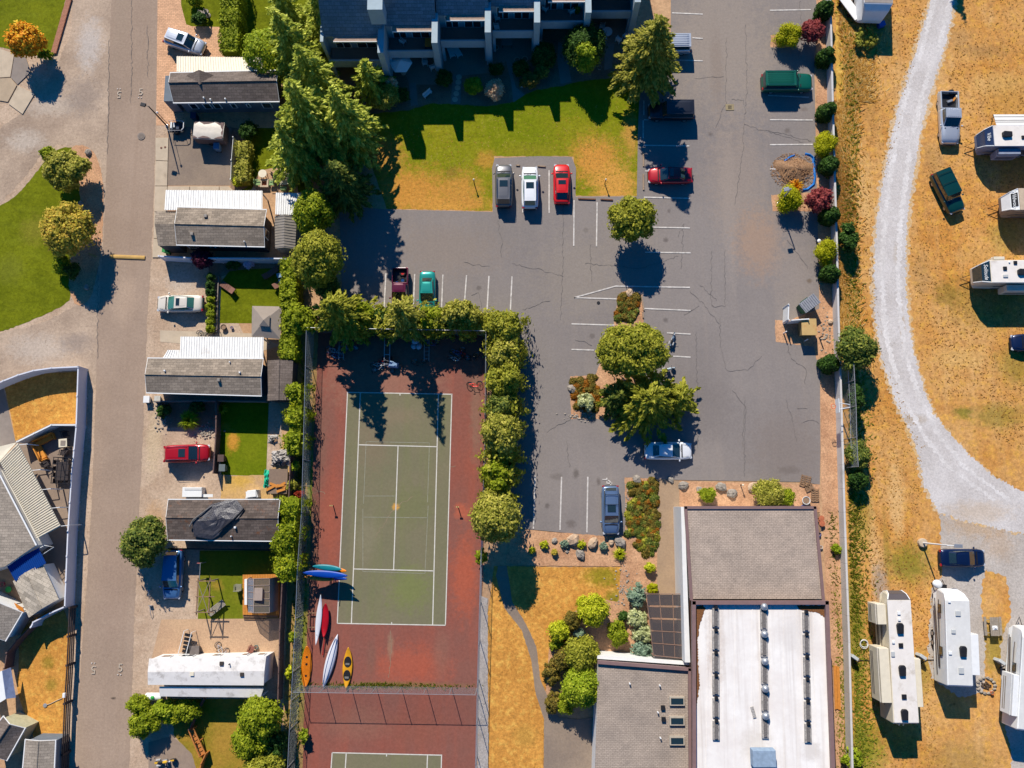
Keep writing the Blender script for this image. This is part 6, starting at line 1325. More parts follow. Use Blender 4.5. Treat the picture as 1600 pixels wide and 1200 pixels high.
for i in range(2):
    for k in range(7): a = math.pi*k/6; v.append((L*(i-.5), -.22*math.cos(a), .1*math.sin(a)+LZ))
sb.add(v, [(k, k+1, 7+k+1, 7+k) for k in range(6)]+[tuple(range(6, -1, -1)), tuple(range(7, 14))]); o = sb.build('speed_bump', yellowpaint); m_ = (A+B)/2; o.location = (m_.x, m_.y, 0); o.rotation_euler.z = math.atan2(dd.y, dd.x)
tag(o, 'faded yellow speed bump across the lane', 'speed bump')
sb = MB(); sb.box((0, 0, .07), (.9, .14, .12)); o = sb.build('timber_stake', yellowpaint); p = W(145, 399); o.location = (p.x, p.y, 0); o.rotation_euler.z = -.4; tag(o, 'short yellow board lying in the mulch beside the speed bump', 'board')
p = W(221, 213); e = empty('manhole_cover', (p.x, p.y, LZ), 0, 'round iron manhole cover set in the lane', 'manhole cover'); MB().lathe([(.42, -.02), (.42, .01), (.38, .012)], n=20).build('ring', greyconc, e); MB().lathe([(.3, 0), (.3, .03), (.28, .034)], n=20).build('lid', M('iron_lid', P(128, 116, 106)), e)
p = W(1140, 168); e = empty('storm_drain', (p.x, p.y, LZ), 0, 'square storm drain grate with weeds round it in the parking lot', 'drain'); MB().box((0, 0, .0), (.9, .7, .03)).build('frame', M('drain_frame', P(160, 144, 110), .3, 12), e)
g_ = MB(); [g_.box((-.16+.08*k, 0, .02), (.04, .4, .03)) for k in range(5)]; g_.build('grate', darkmetal, e)
p = W(1264, 438); 
def disc(name, px, py, r, z, m, lab, cat): p = W(px, py, z); o = MB().lathe([(r, -.03), (r, .02), (r*.85, .035)], n=16).build(name, m); o.location = (p.x, p.y, z); return tag(o, lab, cat)
disc('pit_cover', 935, 473, .17, LZ, darkmetal, 'small dark round cover in the asphalt beside the island', 'cover')
disc('pit_cover', 252, 231, .12, LZ+.03, M('rusty_lid', P(130, 90, 76)), 'small round rusty lid in the concrete strip, nearer the lane', 'cover')
disc('pit_cover', 258, 230, .12, LZ+.03, M('rusty_lid_b', P(130, 90, 76)), 'small round rusty lid in the concrete strip, nearer the pad', 'cover')
# ---- woodchip pile with blue tarpaulin
p = W(1240, 268); e = empty('woodchip_pile', (p.x, p.y, 0), 0, 'heap of brown woodchips tipped on the lot over a blue tarpaulin', 'woodchip pile')
mm = MB(); n, rws = 28, 9; v = [(0, 0, .85)]
for i in range(1, rws+1):
    for k in range(n): a = 2*math.pi*k/n; rr = (1.9+.35*math.sin(a*3)+.25*math.sin(a*5+1))*i/rws*(1+.04*rnd.random()); v.append((rr*math.cos(a), rr*math.sin(a)*.85, max(.03, .85*(1-(i/rws)**1.3))+rnd.uniform(-.05, .05)*(i < rws)))
mm.add(v, [(0, 1+k, 1+(k+1) % n) for k in range(n)]+[(1+(i-1)*n+k, 1+i*n+k, 1+i*n+(k+1) % n, 1+(i-1)*n+(k+1) % n) for i in range(1, rws) for k in range(n)])
mm.build('heap', M('woodchips', P(164, 128, 96), .4, 9, .95, bump=1.0), e, smooth=True)
ch = MB()
for _ in range(900): a = rnd.uniform(0, 6.28); q = 2.5*math.sqrt(rnd.random()); z = max(.03, .85*(1-min(1, q/1.95)**1.3)); ch.box((q*math.cos(a), q*math.sin(a)*.85, z+.05), (rnd.uniform(.06, .2), .03, .03), rnd.uniform(0, 3.1))
ch.build('loose_chips', M('loose_woodchips', P(190, 146, 106), .4, 9, .95), e, kind='stuff')
tb = M('blue_tarp', P(20, 120, 205), .15, 6, .45, bump=.5)
p = W(1266, 275); e = empty('blue_tarpaulin', (p.x, p.y, 0), 0, 'blue tarpaulin edge showing along the right side of the woodchip pile', 'tarpaulin')
def ribbon(root, pts, wpx, m, h=.12, name='sheet'):
    mb = MB(); q = [W(x, y, h) for x, y in pts]; v = []
    for i, a in enumerate(q):
        d = (q[min(i+1, len(q)-1)]-q[max(0, i-1)]).normalized(); n = Vector((-d.y, d.x, 0)); ww = wpx/15/2
        v += [a-n*ww+Vector((0, 0, -h+.04)), a+Vector((0, 0, rnd.uniform(0, .12))), a+n*ww+Vector((0, 0, -h+.04))]
    mb.add(v, [(3*i+j, 3*i+j+1, 3*i+j+4, 3*i+j+3) for i in range(len(q)-1) for j in range(2)]); return mb.build(name, m, root, world=True)
ribbon(e, [(1258, 240), (1266, 242), (1271, 246), (1273, 260), (1274, 276), (1272, 288), (1262, 296), (1254, 297)], 5, tb); ribbon(e, [(1226, 252), (1234, 246), (1242, 242)], 4, tb, name='corner')
# ---- dumpsters and gate by the wall
def bin_(px, py, rz, L, Wd, H, m, lm, label, ribsn=0, name='dumpster'):
    p = W(px, py, H); e = empty(name, (p.x, p.y, 0), rz, label, 'dumpster', 'refuse containers')
    b_ = MB(); b_.add([(-L/2+.1, -Wd/2+.15, .1), (L/2-.1, -Wd/2+.15, .1), (L/2-.1, Wd/2-.1, .1), (-L/2+.1, Wd/2-.1, .1), (-L/2, -Wd/2, H), (L/2, -Wd/2, H), (L/2, Wd/2, H), (-L/2, Wd/2, H)], BOXF); b_.build('container', m, e, bevel=.03)
    lid = MB().box((0, 0, H+.05), (L+.05, Wd+.05, .08)).build('lid', lm, e, bevel=.02)
    for k in range(ribsn): MB().box((-L/2+L*(k+.5)/ribsn, 0, H+.11), (.07, Wd, .06)).build('lid_rib', lm, lid)
    for s in (-1, 1): MB().box((0, s*(Wd/2+.05), H*.6), (L*.5, .1, .15)).build('lift_pocket', m, e)
    return e
bin_(1265, 474, R(36), 1.9, 1.15, 1.5, M('dumpster_green', P(30, 82, 62)), M('grey_ribbed_lid', P(150, 152, 158)), 'green dumpster with ribbed grey lid set askew by the wall', 8)
bin_(1264, 511, R(0), 1.5, 1.7, 1.5, M('dumpster_tan', P(160, 140, 96)), M('rusty_tan_lid', P(205, 170, 110), .08, 2, .8, dirt=P(214, 120, 50), dirt_amt=.5), 'tan dumpster with orange rust on its lid', 0)
p = W(1240, 494); e = empty('gate_leaf', (p.x, p.y, 0), 0, 'white screen boards standing in an L beside the dumpsters', 'gate')
for a_, b_, in (((1223, 474), (1227, 497)), ((1227, 498), (1259, 496))):
    A, B = W(*a_), W(*b_); A, B = W(a_[0]+1, a_[1]+8), W(b_[0]-4, b_[1]+8); m_ = (A+B)/2; MB().box((m_.x, m_.y, .95), ((B-A).length, .1, 1.7), math.atan2((B-A).y, (B-A).x)).build('screen_panel', white, e, world=True)
for a_ in ((1223, 482), (1224, 506), (1254, 505)): A = W(*a_); MB().tube([(A.x, A.y, 0), (A.x, A.y, 1.95)], .06, 6).build('post', white, e, world=True)
for x, y, lab in ((1224, 506, 'white bollard on the mulch, above the pair by the bins'), (1224, 521, 'white bollard on the mulch, below the pair by the bins'), (1257, 533, 'white bollard in front of the tan dumpster'), (1280, 528, 'rusty bollard beside the tan dumpster')):
    p = W(x, y); e = empty('bollard', (p.x, p.y, 0), 0, lab, 'bollard', 'bollards round the dumpsters'); MB().tube([(0, 0, -.1), (0, 0, 1.0)], .07, 8).build('post', white if 'white' in lab else brownwood, e); MB().ball((0, 0, 1.0), .075, 8, 6).build('cap', white if 'white' in lab else darkmetal, e)
# ---- pallets, pots and junk by the clubhouse corner
def pallet(px, py, rz, z, lab, L=1.2, Wd=1.0):
    p = W(px, py, z); e = empty('pallet', (p.x, p.y, z), rz, lab, 'pallet', 'wooden pallets')
    for k in range(6): MB().box((-L/2+.1+(L-.2)*k/5, 0, .13), (.11, Wd, .025)).build('slat', wood, e)
    for y in (-Wd/2+.06, 0, Wd/2-.06): MB().box((0, y, .06), (L, .09, .1)).build('bearer', wood, e)
    return e
pallet(1258, 752, R(75), .05, 'weathered pallet with pots resting at the corner of the lot'); pallet(1273, 774, R(88), .05, 'pallet standing beside the big white pot', 1.3, .8); pallet(1264, 762, R(20), .05, 'broken pallet between the two others', .9, .7)
def pot(px, py, r, h, m, lab, cat='plant pot', group=None, soil_=True, z=0):
    p = W(px, py, h); e = empty('plant_pot', (p.x, p.y, z), 0, lab, cat, group)
    MB().lathe([(r*.7, 0), (r*.95, h*.9), (r, h*.92), (r, h), (r*.86, h), (r*.84, h*.85), (r*.1, h*.84)], n=16).build('pot', m, e, smooth=False); MB().lathe([(r*.82, h*.84), (r*.8, h*.88), (.02, h*.88)], n=12).build('soil', darkmulch_m if soil_ else black, e); return e
pot(1260, 782, .42, .5, offwhite, 'big white pot with dark soil beside the clubhouse corner'); pot(1255, 793, .25, .3, blueplastic, 'small blue pot below the big white pot'); pot(1271, 795, .22, .3, offwhite, 'pale pot at the corner of the brown roof')
terra = M('terracotta', P(190, 110, 76), .2, 5, .9)
pot(1262, 777, .16, .25, terra, 'terracotta pot beside the big white pot', soil_=True); pot(1282, 812, .3, .35, terra, 'terracotta bowl among clutter right of the brown roof'); pot(1280, 822, .26, .3, wood, 'wooden tub among clutter right of the brown roof')
pot(1280, 835, .2, .3, blueplastic, 'blue bucket at the right wall of the clubhouse', 'bucket'); pot(1278, 842, .16, .25, redplastic, 'red bucket at the right wall of the clubhouse', 'bucket'); pot(1283, 855, .18, .25, offwhite, 'white bucket at the right wall of the clubhouse', 'bucket')
o = MB(); 
for k, (x, y) in enumerate(((1276, 805), (1284, 818), (1278, 828), (1283, 810))):
    p = W(x, y, .3); e = empty('garden_stool', (p.x, p.y, 0), k, ['rusty drum lid leaning in the clutter, upper one', 'round wooden stool in the clutter, right one', 'small crate in the clutter, lower one', 'folded chair in the clutter, middle'][k], 'stool')
    MB().lathe([(.28, .38), (.3, .42), (.05, .44)], n=12).build('top', terra if k % 2 else wood, e)
    for a in range(3): MB().tube([(.2*math.cos(a*2.1), .2*math.sin(a*2.1), 0), (.16*math.cos(a*2.1), .16*math.sin(a*2.1), .4)], .025, 5).build('leg', wood, e)
p = W(1309, 1075, .3); e = empty('timber_bundle', (p.x, p.y, 0), R(89), 'bundle of long pale boards lying between clubhouse and boundary wall', 'timber')
for k in range(4): MB().box((rnd.uniform(-.1, .1), -.22+.15*k, .12+.03*(k % 2)), (4.1, .13, .08)).build('board', newwood, e)
# ================================================================== COURT OBJECTS
orange = M('orange_kayak', P(238, 132, 20), .12, 2, .45); yel = M('yellow_kayak', P(226, 160, 30), .12, 2, .45); wh = M('white_hull', P(225, 226, 232), .05, 1, .35); redk = M('red_kayak', P(176, 14, 30), .15, 2, .4); bluek = M('blue_kayak', P(6, 70, 170), .12, 2, .4); tealk = M('teal_kayak', P(20, 130, 140), .12, 2, .4); flame = M('yellow_orange_kayak', P(232, 150, 60), .15, 2, .45)
kayak(479, 1041, 89, 4.0, 1.05, orange, 'orange sit-on kayak against the left fence beside the divider', fat=.55, hatches=(.9, -.9, .2))
kayak(516, 1033, 76, 5.3, .95, wh, 'upturned white canoe with blue stripes leaning below the red kayak', flip=True, stripe=M('blue_stripe', P(40, 84, 150)), H=.5, fat=.75)
kayak(543, 1043, 88, 4.0, 1.0, yel, 'yellow two seat kayak with grey cockpits right of the upturned canoe', pits=(.55, -.75), fat=.75, hatches=(1.4,))
kayak(498, 968, 86, 4.9, .6, wh, 'slim white sea kayak with blue straps on the low wooden stand', z=.5, stripe=None, H=.36, pits=(), hatches=())
kayak(508, 969, 88, 3.3, .75, redk, 'red kayak beside the slim white one', z=.35, fat=.6)
p = W(492, 968); e = empty('kayak_stand', (p.x, p.y, 0), 0, 'low wooden stand under the slim white kayak', 'stand')
for y in (-.7, .7): MB().box((0, y, .42), (1.1, .08, .08)).build('crossbeam', wood, e); [MB().box((x, y, .2), (.08, .08, .4)).build('leg', wood, e) for x in (-.5, .5)]
MB().box((-.5, 0, .3), (.08, 1.5, .08)).build('side_beam', wood, e)
p = W(506, 1006, .3); e = empty('rudder', (p.x, p.y, .05), R(85), 'thin dark outrigger spar lying below the red kayak', 'spar'); MB().tube([(-1.1, 0, .2), (1.0, 0, .25)], .05, 6).build('spar', redk, e); [MB().tube([(x, -.05, .2), (x-.1, -.5, .15), (x+.15, -.75, .1)], .02, 5).build('bracket', black, e) for x in (-.6, .6)]
kg = 'kayaks stacked on the rack by the left fence'
for (px, py, ang, L, wd, m, z, lab) in ((509, 897, -4, 4.4, .7, bluek, 1.9, 'long blue kayak on top of the rack'), (512, 887, -6, 2.9, .6, tealk, 1.7, 'short teal kayak at the upper side of the rack'), (500, 903, -5, 3.0, .62, flame, 1.4, 'yellow and orange kayak at the lower side of the rack'), (512, 901, -6, 4.0, .6, bluek, 1.15, 'second blue kayak just under the top one'), (522, 890, -6, 2.6, .55, orange, 1.3, 'orange tipped kayak behind the teal one')):
    kayak(px, py, ang, L, wd, m, lab, z=z, group=kg, fat=.55, pits=())
p = W(506, 899); e = empty('kayak_rack', (p.x, p.y, 0), R(-5), 'dark steel rack holding the blue kayaks by the left fence', 'rack')
for x in (-1.1, 1.1):
    MB().box((x, 0, .04), (.1, 1.6, .08)).build('foot', darkmetal, e); MB().box((x, 0, .95), (.08, .08, 1.9)).build('upright', darkmetal, e)
    for z in (1.1, 1.5, 1.88): MB().box((x, 0, z), (.06, 1.5, .05)).build('arm', darkmetal, e)
for px, py, lab in ((521, 788, 'tennis net post left of the bare net line'), (716, 790, 'tennis net post right of the bare net line')):
    p = W(px, py+2); e = empty('net_post', (p.x, p.y, 0), 0, lab, 'net post', 'tennis net posts'); MB().tube([(0, 0, -.05), (0, 0, 1.1)], .05, 8).build('post', darkmetal, e); MB().box((0, 0, 1.05), (.3, .12, .1)).build('winch', M('winch_tan_%d' % px, P(200, 170, 110)), e)
# bicycles in racks (in shade at the north end)
bm = {k: M(k+'_bicycle_paint', c, .1, 3, .35, .2) for k, c in dict(silver=(.5, .52, .55), blue=P(60, 120, 190), red=P(220, 40, 30), black=(.03, .03, .03), white=(.7, .7, .7), green=P(60, 110, 90)).items()}
BK = [(522, 537, 0, 'silver', 'silver bicycle at the upper left corner of the court rack', 1.2), (526, 546, .1, 'blue', 'blue bicycle just below the silver one in the upper left corner', 1.2), (521, 552, 3.1, 'silver', 'pale bicycle lying lowest in the upper left corner', 1.3), (549, 545, 3.2, 'blue', 'light blue bicycle tipped right of the upper left rack', 1.1),
      (590, 560, .3, 'white', 'white bicycle above the red one', 1.0), (597, 570, 3.0, 'red', 'red bicycle leaning beside the blue cart', .8), (604, 577, 2.8, 'black', 'dark bicycle lying below the red one in the sun', 1.2), (587, 566, .9, 'silver', 'small silver bicycle tangled behind the red one', 1.1),
      (675, 527, 0, 'blue', 'blue bicycle close to the upper fence', 1.1), (655, 556, .1, 'green', 'green bicycle lying in the shade beside the post', 1.2), (712, 551, .0, 'white', 'white bicycle on the half sunlit stack near the upper right corner', 1.0), (714, 540, .2, 'blue', 'blue bicycle above the white one near the upper right corner', 1.2), (722, 558, 2.9, 'red', 'dark red bicycle lowest of the upper right stack', 1.1), (736, 548, .2, 'black', 'black bicycle against the right fence', 1.2),
      (741, 592, .1, 'red', 'red bicycle lying apart beside the right fence', .9)]
for px, py, rz, c, lab, ln in BK: bicycle((px, py+4), rz, bm[c], lab, lean=ln)
bicycle((321, 516), 0, bm['black'], 'black bicycle at the foot of the clipped shrub row', lean=.9, group='bicycles beside the homes'); bicycle((332, 517), .2, bm['black'], 'second black bicycle leaning behind the shrub row end', lean=.8, group='bicycles beside the homes')
bicycle((351, 1008), -.6, bm['silver'], 'old grey bicycle lying on the patio above the white mobile home', lean=1.35, group='bicycles beside the homes')
p = W(534, 546); 
for px, py, lab in ((536, 546, 'steel bicycle rack in the upper left corner of the court'), (668, 548, 'steel bicycle rack near the middle of the upper fence')):
    p = W(px, py); e = empty('bicycle_rack', (p.x, p.y, 0), R(90), lab, 'bicycle rack', 'bicycle racks')
    for y in (-.25, .25): MB().tube([(-1.2, y, .05), (-1.2, y, .8), (1.2, y, .8), (1.2, y, .05)], .03, 6).build('frame_rail', steel, e)
    for k in range(6): MB().tube([(-1+.4*k, -.25, .8), (-1+.4*k, .25, .8)], .015, 4).build('rung', steel, e)
# boat trailer-like cart and covered things
p = W(606, 548); e = empty('hand_trailer', (p.x, p.y, 0), R(90), 'narrow steel boat dolly standing against the upper fence', 'trailer')
for y in (-.28, .28): MB().box((0, y, .5), (3.4, .07, .1)).build('long_beam', steel, e)
for x in (-1.5, -.5, .5, 1.5): MB().box((x, 0, .5), (.07, .6, .08)).build('cross_bar', steel, e)
for y in (-.45, .45): MB().torus((-.9, y, .28), .2, .07, 'y', 14, 6).build('wheel', rubber, e)
p = W(615, 569, .8); e = empty('wheelbarrow', (p.x, p.y, 0), R(-12), 'blue grey upturned wheelbarrow tray beside the red bicycle', 'wheelbarrow')
b_ = MB(); b_.add([(-.6, -.4, .35), (.5, -.3, .35), (.5, .3, .35), (-.6, .4, .35), (-.45, -.28, .85), (.35, -.2, .8), (.35, .2, .8), (-.45, .28, .85)], BOXF); b_.build('tray', M('tray_blue_grey', P(140, 170, 200)), e, bevel=.06); MB().torus((.75, 0, .2), .16, .05, 'y', 12, 6).build('wheel', rubber, e); [MB().tube([(.7, s*.05, .2), (-1.1, s*.3, .45)], .025, 5).build('handle', steel, e) for s in (-1, 1)]
bag = M('white_bag', P(190, 200, 214), .1, 4, .6, bump=.5)
for k, (x, y, r_) in enumerate(((649, 533, .45), (655, 541, .38), (646, 541, .33))):
    p = W(x, y, .3); e = empty('filled_bag', (p.x, p.y, 0), k, ['largest pale bag by the upper fence of the court', 'pale bag at the lower right of the bag heap', 'smallest pale bag at the lower left of the bag heap'][k], 'bag', 'pale bags heaped by the upper fence')
    MB().ball((0, 0, r_*.7), (r_, r_*.8, r_*.7), 12, 8).build('sack', bag, e, smooth=True); MB().tube([(0, 0, r_*1.3), (.05, 0, r_*1.6)], .06, 6, .1).build('tied_neck', bag, e)
# motorcycles
motorbike(257, 1190, 8, M('yellow_tank', P(230, 180, 50)), 'yellow and chrome motorcycle on the paved drive at the lower edge')
motorbike(1051, 530, 70, M('grey_blue_tank', P(110, 130, 150)), 'small grey scooter poking out beside the round island tree', s=.8); motorbike(1044, 577, 15, M('pale_tank', P(180, 200, 210)), 'pale motorcycle mostly hidden between the two island trees', s=.8)
# ================================================================== YARD OBJECTS
def chair(px, py, rz, m, lab, group, z=0, s=1.0, cat='chair', name='patio_chair'):
    p = W(px, py, .6+z); e = empty(name, (p.x, p.y, z), rz, lab, cat, group); e.scale = (s, s, s)
    MB().box((0, 0, .43), (.55, .55, .06)).build('seat', m, e, bevel=.02); MB().box((-.27, 0, .72), (.06, .52, .55)).build('backrest', m, e, bevel=.02)
    for x in (-.24, .24):
        for y in (-.24, .24): MB().box((x, y, .2), (.05, .05, .42)).build('leg', m, e)
    for y in (-.28, .28): MB().box((0, y, .64), (.5, .06, .04)).build('armrest', m, e)
    return e
def table(px, py, rz, L, Wd, m, lab, round_=False, h=.74, z=0, group=None):
    p = W(px, py, h+z); e = empty('patio_table', (p.x, p.y, z), rz, lab, 'table', group)
    (MB().lathe([(L/2, h-.04), (L/2, h), (.02, h+.005)], n=20) if round_ else MB().box((0, 0, h-.02), (L, Wd, .05))).build('table_top', m, e)
    for x in (-1, 1):
        for y in (-1, 1): MB().box((x*L*(.3 if round_ else .43), y*(L if round_ else Wd)*(.3 if round_ else .4), (h-.05)/2), (.06, .06, h-.05)).build('leg', darkmetal, e)
    return e
palegreen = M('pale_green_chair', P(150, 180, 120)); 
table(410, 271, 0, .9, .9, cream, 'round pale table at the curved edge of the patio', True); table(444, 278, 0, 1.0, 1.5, cream, 'rectangular cream table with a grey cloth on the patio')
p = W(413, 286, .4); e = empty('fire_pit', (p.x, p.y, 0), 0, 'square stone fire pit between two green chairs on the patio', 'fire pit'); [MB().box((x, y, .22), d).build('stone_rim', concrete, e) for x, y, d in ((0, .36, (.9, .18, .44)), (0, -.36, (.9, .18, .44)), (.36, 0, (.18, .54, .44)), (-.36, 0, (.18, .54, .44)))]; MB().box((0, 0, .1), (.54, .54, .2)).build('ash_bed', terra, e)
for x, y, rz, lab in ((402, 285, 0, 'pale green chair left of the square fire pit'), (424, 285, math.pi, 'pale green chair right of the square fire pit'), (433, 276, 0, 'pale green chair at the left side of the cream table'), (454, 277, math.pi, 'pale green chair at the right side of the cream table'), (443, 264, -1.57, 'pale green chair at the upper end of the cream table'), (443, 294, 1.57, 'pale green chair at the lower end of the cream table')): chair(x, y, rz, palegreen, lab, 'pale green patio chairs')
p = W(444, 275, .8); o = MB(); o.slab([(-.3, .3, 0), (.05, .35, .02), (.35, 0, .01), (.1, -.4, .02), (-.3, -.3, 0)], .02); o = o.build('table_cloth', M('grey_cloth', P(110, 100, 92))); o.location = (p.x, p.y, .76); tag(o, 'crumpled grey cloth on the cream table', 'cloth')
def lounger(px, py, rz, m, lab, L=1.9):
    p = W(px, py, .35); e = empty('sun_lounger', (p.x, p.y, 0), rz, lab, 'sun lounger', 'brown wicker loungers')
    for k in range(5): MB().box((-.1+k*.24, 0, .32), (.22, .64, .06)).build('slat', m, e)
    MB().box((-.5, 0, .48), (.75, .64, .06), 0, Matrix.Rotation(.5, 3, 'Y')).build('backrest', m, e)
    for x in (-.6, .95):
        for y in (-.28, .28): MB().box((x, y, .15), (.06, .06, .32)).build('leg', m, e)
    return e
wick = M('brown_wicker', P(136, 96, 82), .2, 12, .8)
lounger(357, 450, R(-35+180), wick, 'brown wicker lounger at the left side of the fenced lawn'); lounger(422, 427, R(38), wick, 'brown wicker lounger in the above the fenced lawn'); lounger(438, 442, R(38), wick, 'brown wicker lounger with a white towel beside the hedge')
p = W(440, 438, .5); o = MB().box((0, 0, 0), (.6, .5, .05), .6).build('towel', white); o.location = (p.x, p.y, .42); tag(o, 'folded white towel on the lounger beside the hedge', 'towel')
table(436, 430, .3, .5, .5, M('pale_blue_top', P(140, 170, 190)), 'small pale blue side table between the two right hand loungers')
def lounge2(px, py, rz, m, lab):
    return lounger(px, py, rz, m, lab)
pot(349, 511, .3, .4, darkmetal, 'dark pot with plant stems by the bicycles'); pot(362, 512, .16, .25, blueplastic, 'little blue pot on the patio strip below the fenced lawn')
pot(388, 76, .28, .35, concrete, 'round stone planter at the foot of the tall clipped hedge')
def bigbin(px, py, m, lab, rz=0, lm=None, h=1.0): 
    p = W(px, py, h); e = empty('wheeled_bin', (p.x, p.y, 0), rz, lab, 'bin', 'wheeled bins'); b_ = MB(); b_.add([(-.24, -.26, .06), (.24, -.26, .06), (.24, .26, .06), (-.24, .26, .06), (-.3, -.33, h), (.3, -.33, h), (.3, .33, h), (-.3, .33, h)], BOXF); b_.build('body', m, e, bevel=.03)
    MB().box((0, 0, h+.03), (.64, .72, .06)).build('lid', lm or m, e, bevel=.02); [MB().torus((x, -.3, .1), .07, .03, 'x', 10, 5).build('wheel', rubber, e) for x in (-.22, .22)]; return e
bigbin(258, 389, M('green_bin', P(60, 150, 80)), 'green wheeled bin at the lane end of the white fence'); bigbin(345, 716, M('brown_bin', P(96, 76, 70)), 'brown wheeled bin behind the grey board fence'); bigbin(347, 731, M('grey_bin', P(110, 120, 120)), 'grey wheeled bin just below the brown one')
bigbin(302, 180, M('dark_bin', P(30, 60, 90)), 'dark blue barrel like bin at the foot of the blue grey home'); bigbin(338, 228, M('pale_blue_bin', P(110, 140, 170)), 'pale blue bin in front of the covered cargo trailer'); bigbin(229, 624, white, 'small white utility box at the corner of the long home', h=.6); bigbin(246, 624, M('box_grey', P(200, 198, 190)), 'white utility box beside the garden fence corner', h=.5)
# propane tanks and white junk by homes
def tank(px, py, rz, lab, m=white, L=1.6, r_=.38):
    p = W(px, py, .7); e = empty('propane_tank', (p.x, p.y, 0), rz, lab, 'tank', 'propane tanks'); MB().tube([(-L/2, 0, .55), (-L/2+.1, 0, .55), (L/2-.1, 0, .55), (L/2, 0, .55)], r_, 12).build('shell', m, e, smooth=True, bevel=.05)
    MB().lathe([(.16, 0), (.18, .1), (.05, .16)], (0, 0, .9), 12).build('valve_cover', greenplastic, e); [MB().box((x, 0, .1), (.1, .6, .22)).build('foot', concrete, e) for x in (-.5, .5)]
tank(240, 1089, 0, 'white propane tank with a green cap behind the bushes of the mobile home')
p = W(300, 769, 1.0); e = empty('storage_cabinet', (p.x, p.y, 0), 0, 'open topped white cabinet against the dark roofed home', 'cabinet'); MB().box((0, 0, .5), (2.0, 1.0, 1.0)).build('body', white, e, bevel=.03); MB().box((.1, .35, 1.02), (1.7, .25, .05)).build('lid', offwhite, e); MB().box((1.3, -.35, .7), (1.5, .3, .1)).build('shelf', white, e)
p = W(392, 772, 1.0); e = empty('storage_cabinet', (p.x, p.y, 0), .1, 'white cabinet with slanting top near the tarpaulined roof', 'cabinet'); b_ = MB(); b_.add([(-.7, -.4, 0), (.7, -.4, 0), (.7, .4, 0), (-.7, .4, 0), (-.7, -.4, .7), (.7, -.4, .9), (.5, .4, 1.0), (-.4, .4, .8)], BOXF); b_.build('body', white, e, bevel=.03); MB().box((0, 0, 1.0), (1.0, .6, .04)).build('lid', white, e)
# ladders on the patio
p = W(289, 1006, 1.1); e = empty('stair_frame', (p.x, p.y, 0), R(78), 'white handled metal stair frame leaning at the mobile home', 'steps')
for s in (-.38, .38): MB().tube([(-1.1, s, .1), (-1.1, s, 1.2), (1.2, s, 1.2), (1.2, s, .1)], .035, 6).build('handrail', white, e)
for k in range(5): MB().box((-.9+.42*k, 0, .2+.12*k), (.28, .8, .04)).build('tread', darkmetal, e)
bin_(304, 1016, 0, .9, .8, .8, M('dark_trunk', P(96, 88, 84)), M('trunk_lid', P(120, 110, 104)), 'dark grey storage chest beside the metal stair frame', name='tool_chest')['category'] = 'storage trunk'
chair(392, 1014, 1.2, M('red_brown_chair', P(150, 96, 80)), 'brown slatted deck chair above the mobile home', None); pot(400, 1011, .2, .3, M('teal_pot', P(60, 130, 140)), 'small teal object beside the brown deck chair', 'bucket')
# wheel chair & bench & pergola frame & mower on the lawn by sun room
chair(372, 918, 1.57, M('grey_green_chair', P(140, 138, 116)), 'grey garden recliner left of the sun room deck', None, s=1.2, name='garden_recliner', cat='recliner'); 
p = W(338, 950, .4); e = empty('garden_bench', (p.x, p.y, 0), R(38), 'grey plank bench set aslant on the lawn corner', 'bench'); [MB().box((0, -.28+.14*k, .42), (1.9, .12, .04)).build('plank', M('bench_grey', P(160, 150, 136)) if k == 0 else bpy.data.materials['bench_grey'], e) for k in range(5)]; [MB().box((x, 0, .2), (.08, .55, .4)).build('leg', wood, e) for x in (-.7, .7)]
p = W(318, 932, 2.1); e = empty('pergola_frame', (p.x, p.y, 0), R(0), 'open weathered timber pergola frame above the drive edge', 'pergola')
for x, y in ((-.6, 1.5), (.6, 1.5), (-.6, -1.5), (.6, -1.5)): MB().box((x, y, 1.05), (.1, .1, 2.1)).build('post', greyconc, e)
for x in (-.6, .6): MB().box((x, 0, 2.15), (.1, 3.6, .1)).build('beam', wood, e)
for y in (-1.5, 0, 1.5): MB().box((.2, y, 2.26), (1.9, .08, .08)).build('rafter', wood, e)
MB().tube([(-.6, -1.5, 2.3), (.6, 1.5, 2.3)], .03, 4).build('brace', greyconc, e); MB().tube([(-.6, 1.5, 2.3), (.6, -1.5, 2.3)], .03, 4).build('brace', greyconc, e)
p = W(313, 880, 1.5); e = empty('clothes_post', (p.x, p.y, 0), 0, 'grey pipe post with a pink flag at the drive edge', 'post'); MB().tube([(0, 0, 0), (0, 0, 1.5)], .05, 6).build('pipe', steel, e); MB().box((-.2, 0, 1.4), (.3, .04, .2)).build('flag', M('pink_flag', P(225, 130, 120)), e); MB().tube([(0, .0, 1.5), (0, -1.6, 1.5)], .04, 6).build('cross_pipe', steel, e)
for (a_, b_, lab) in (((234, 922), (234, 936), 'thin metal edging rod near the blue SUV'), ((236, 946), (237, 966), 'thin metal edging rod lying alone on the gravel')):
    A, B = W(*a_, .1), W(*b_, .1); m_ = (A+B)/2; e = empty('metal_rod', (m_.x, m_.y, 0), 0, lab, 'rod'); MB().tube([A+Vector((0, 0, .3)), (A+B)/2+Vector((.05, 0, .35)), B], .03, 5).build('rod', steel, e, world=True); MB().box((A.x, A.y, .2), (.35, .05, .4)).build('foot', steel, e, world=True)
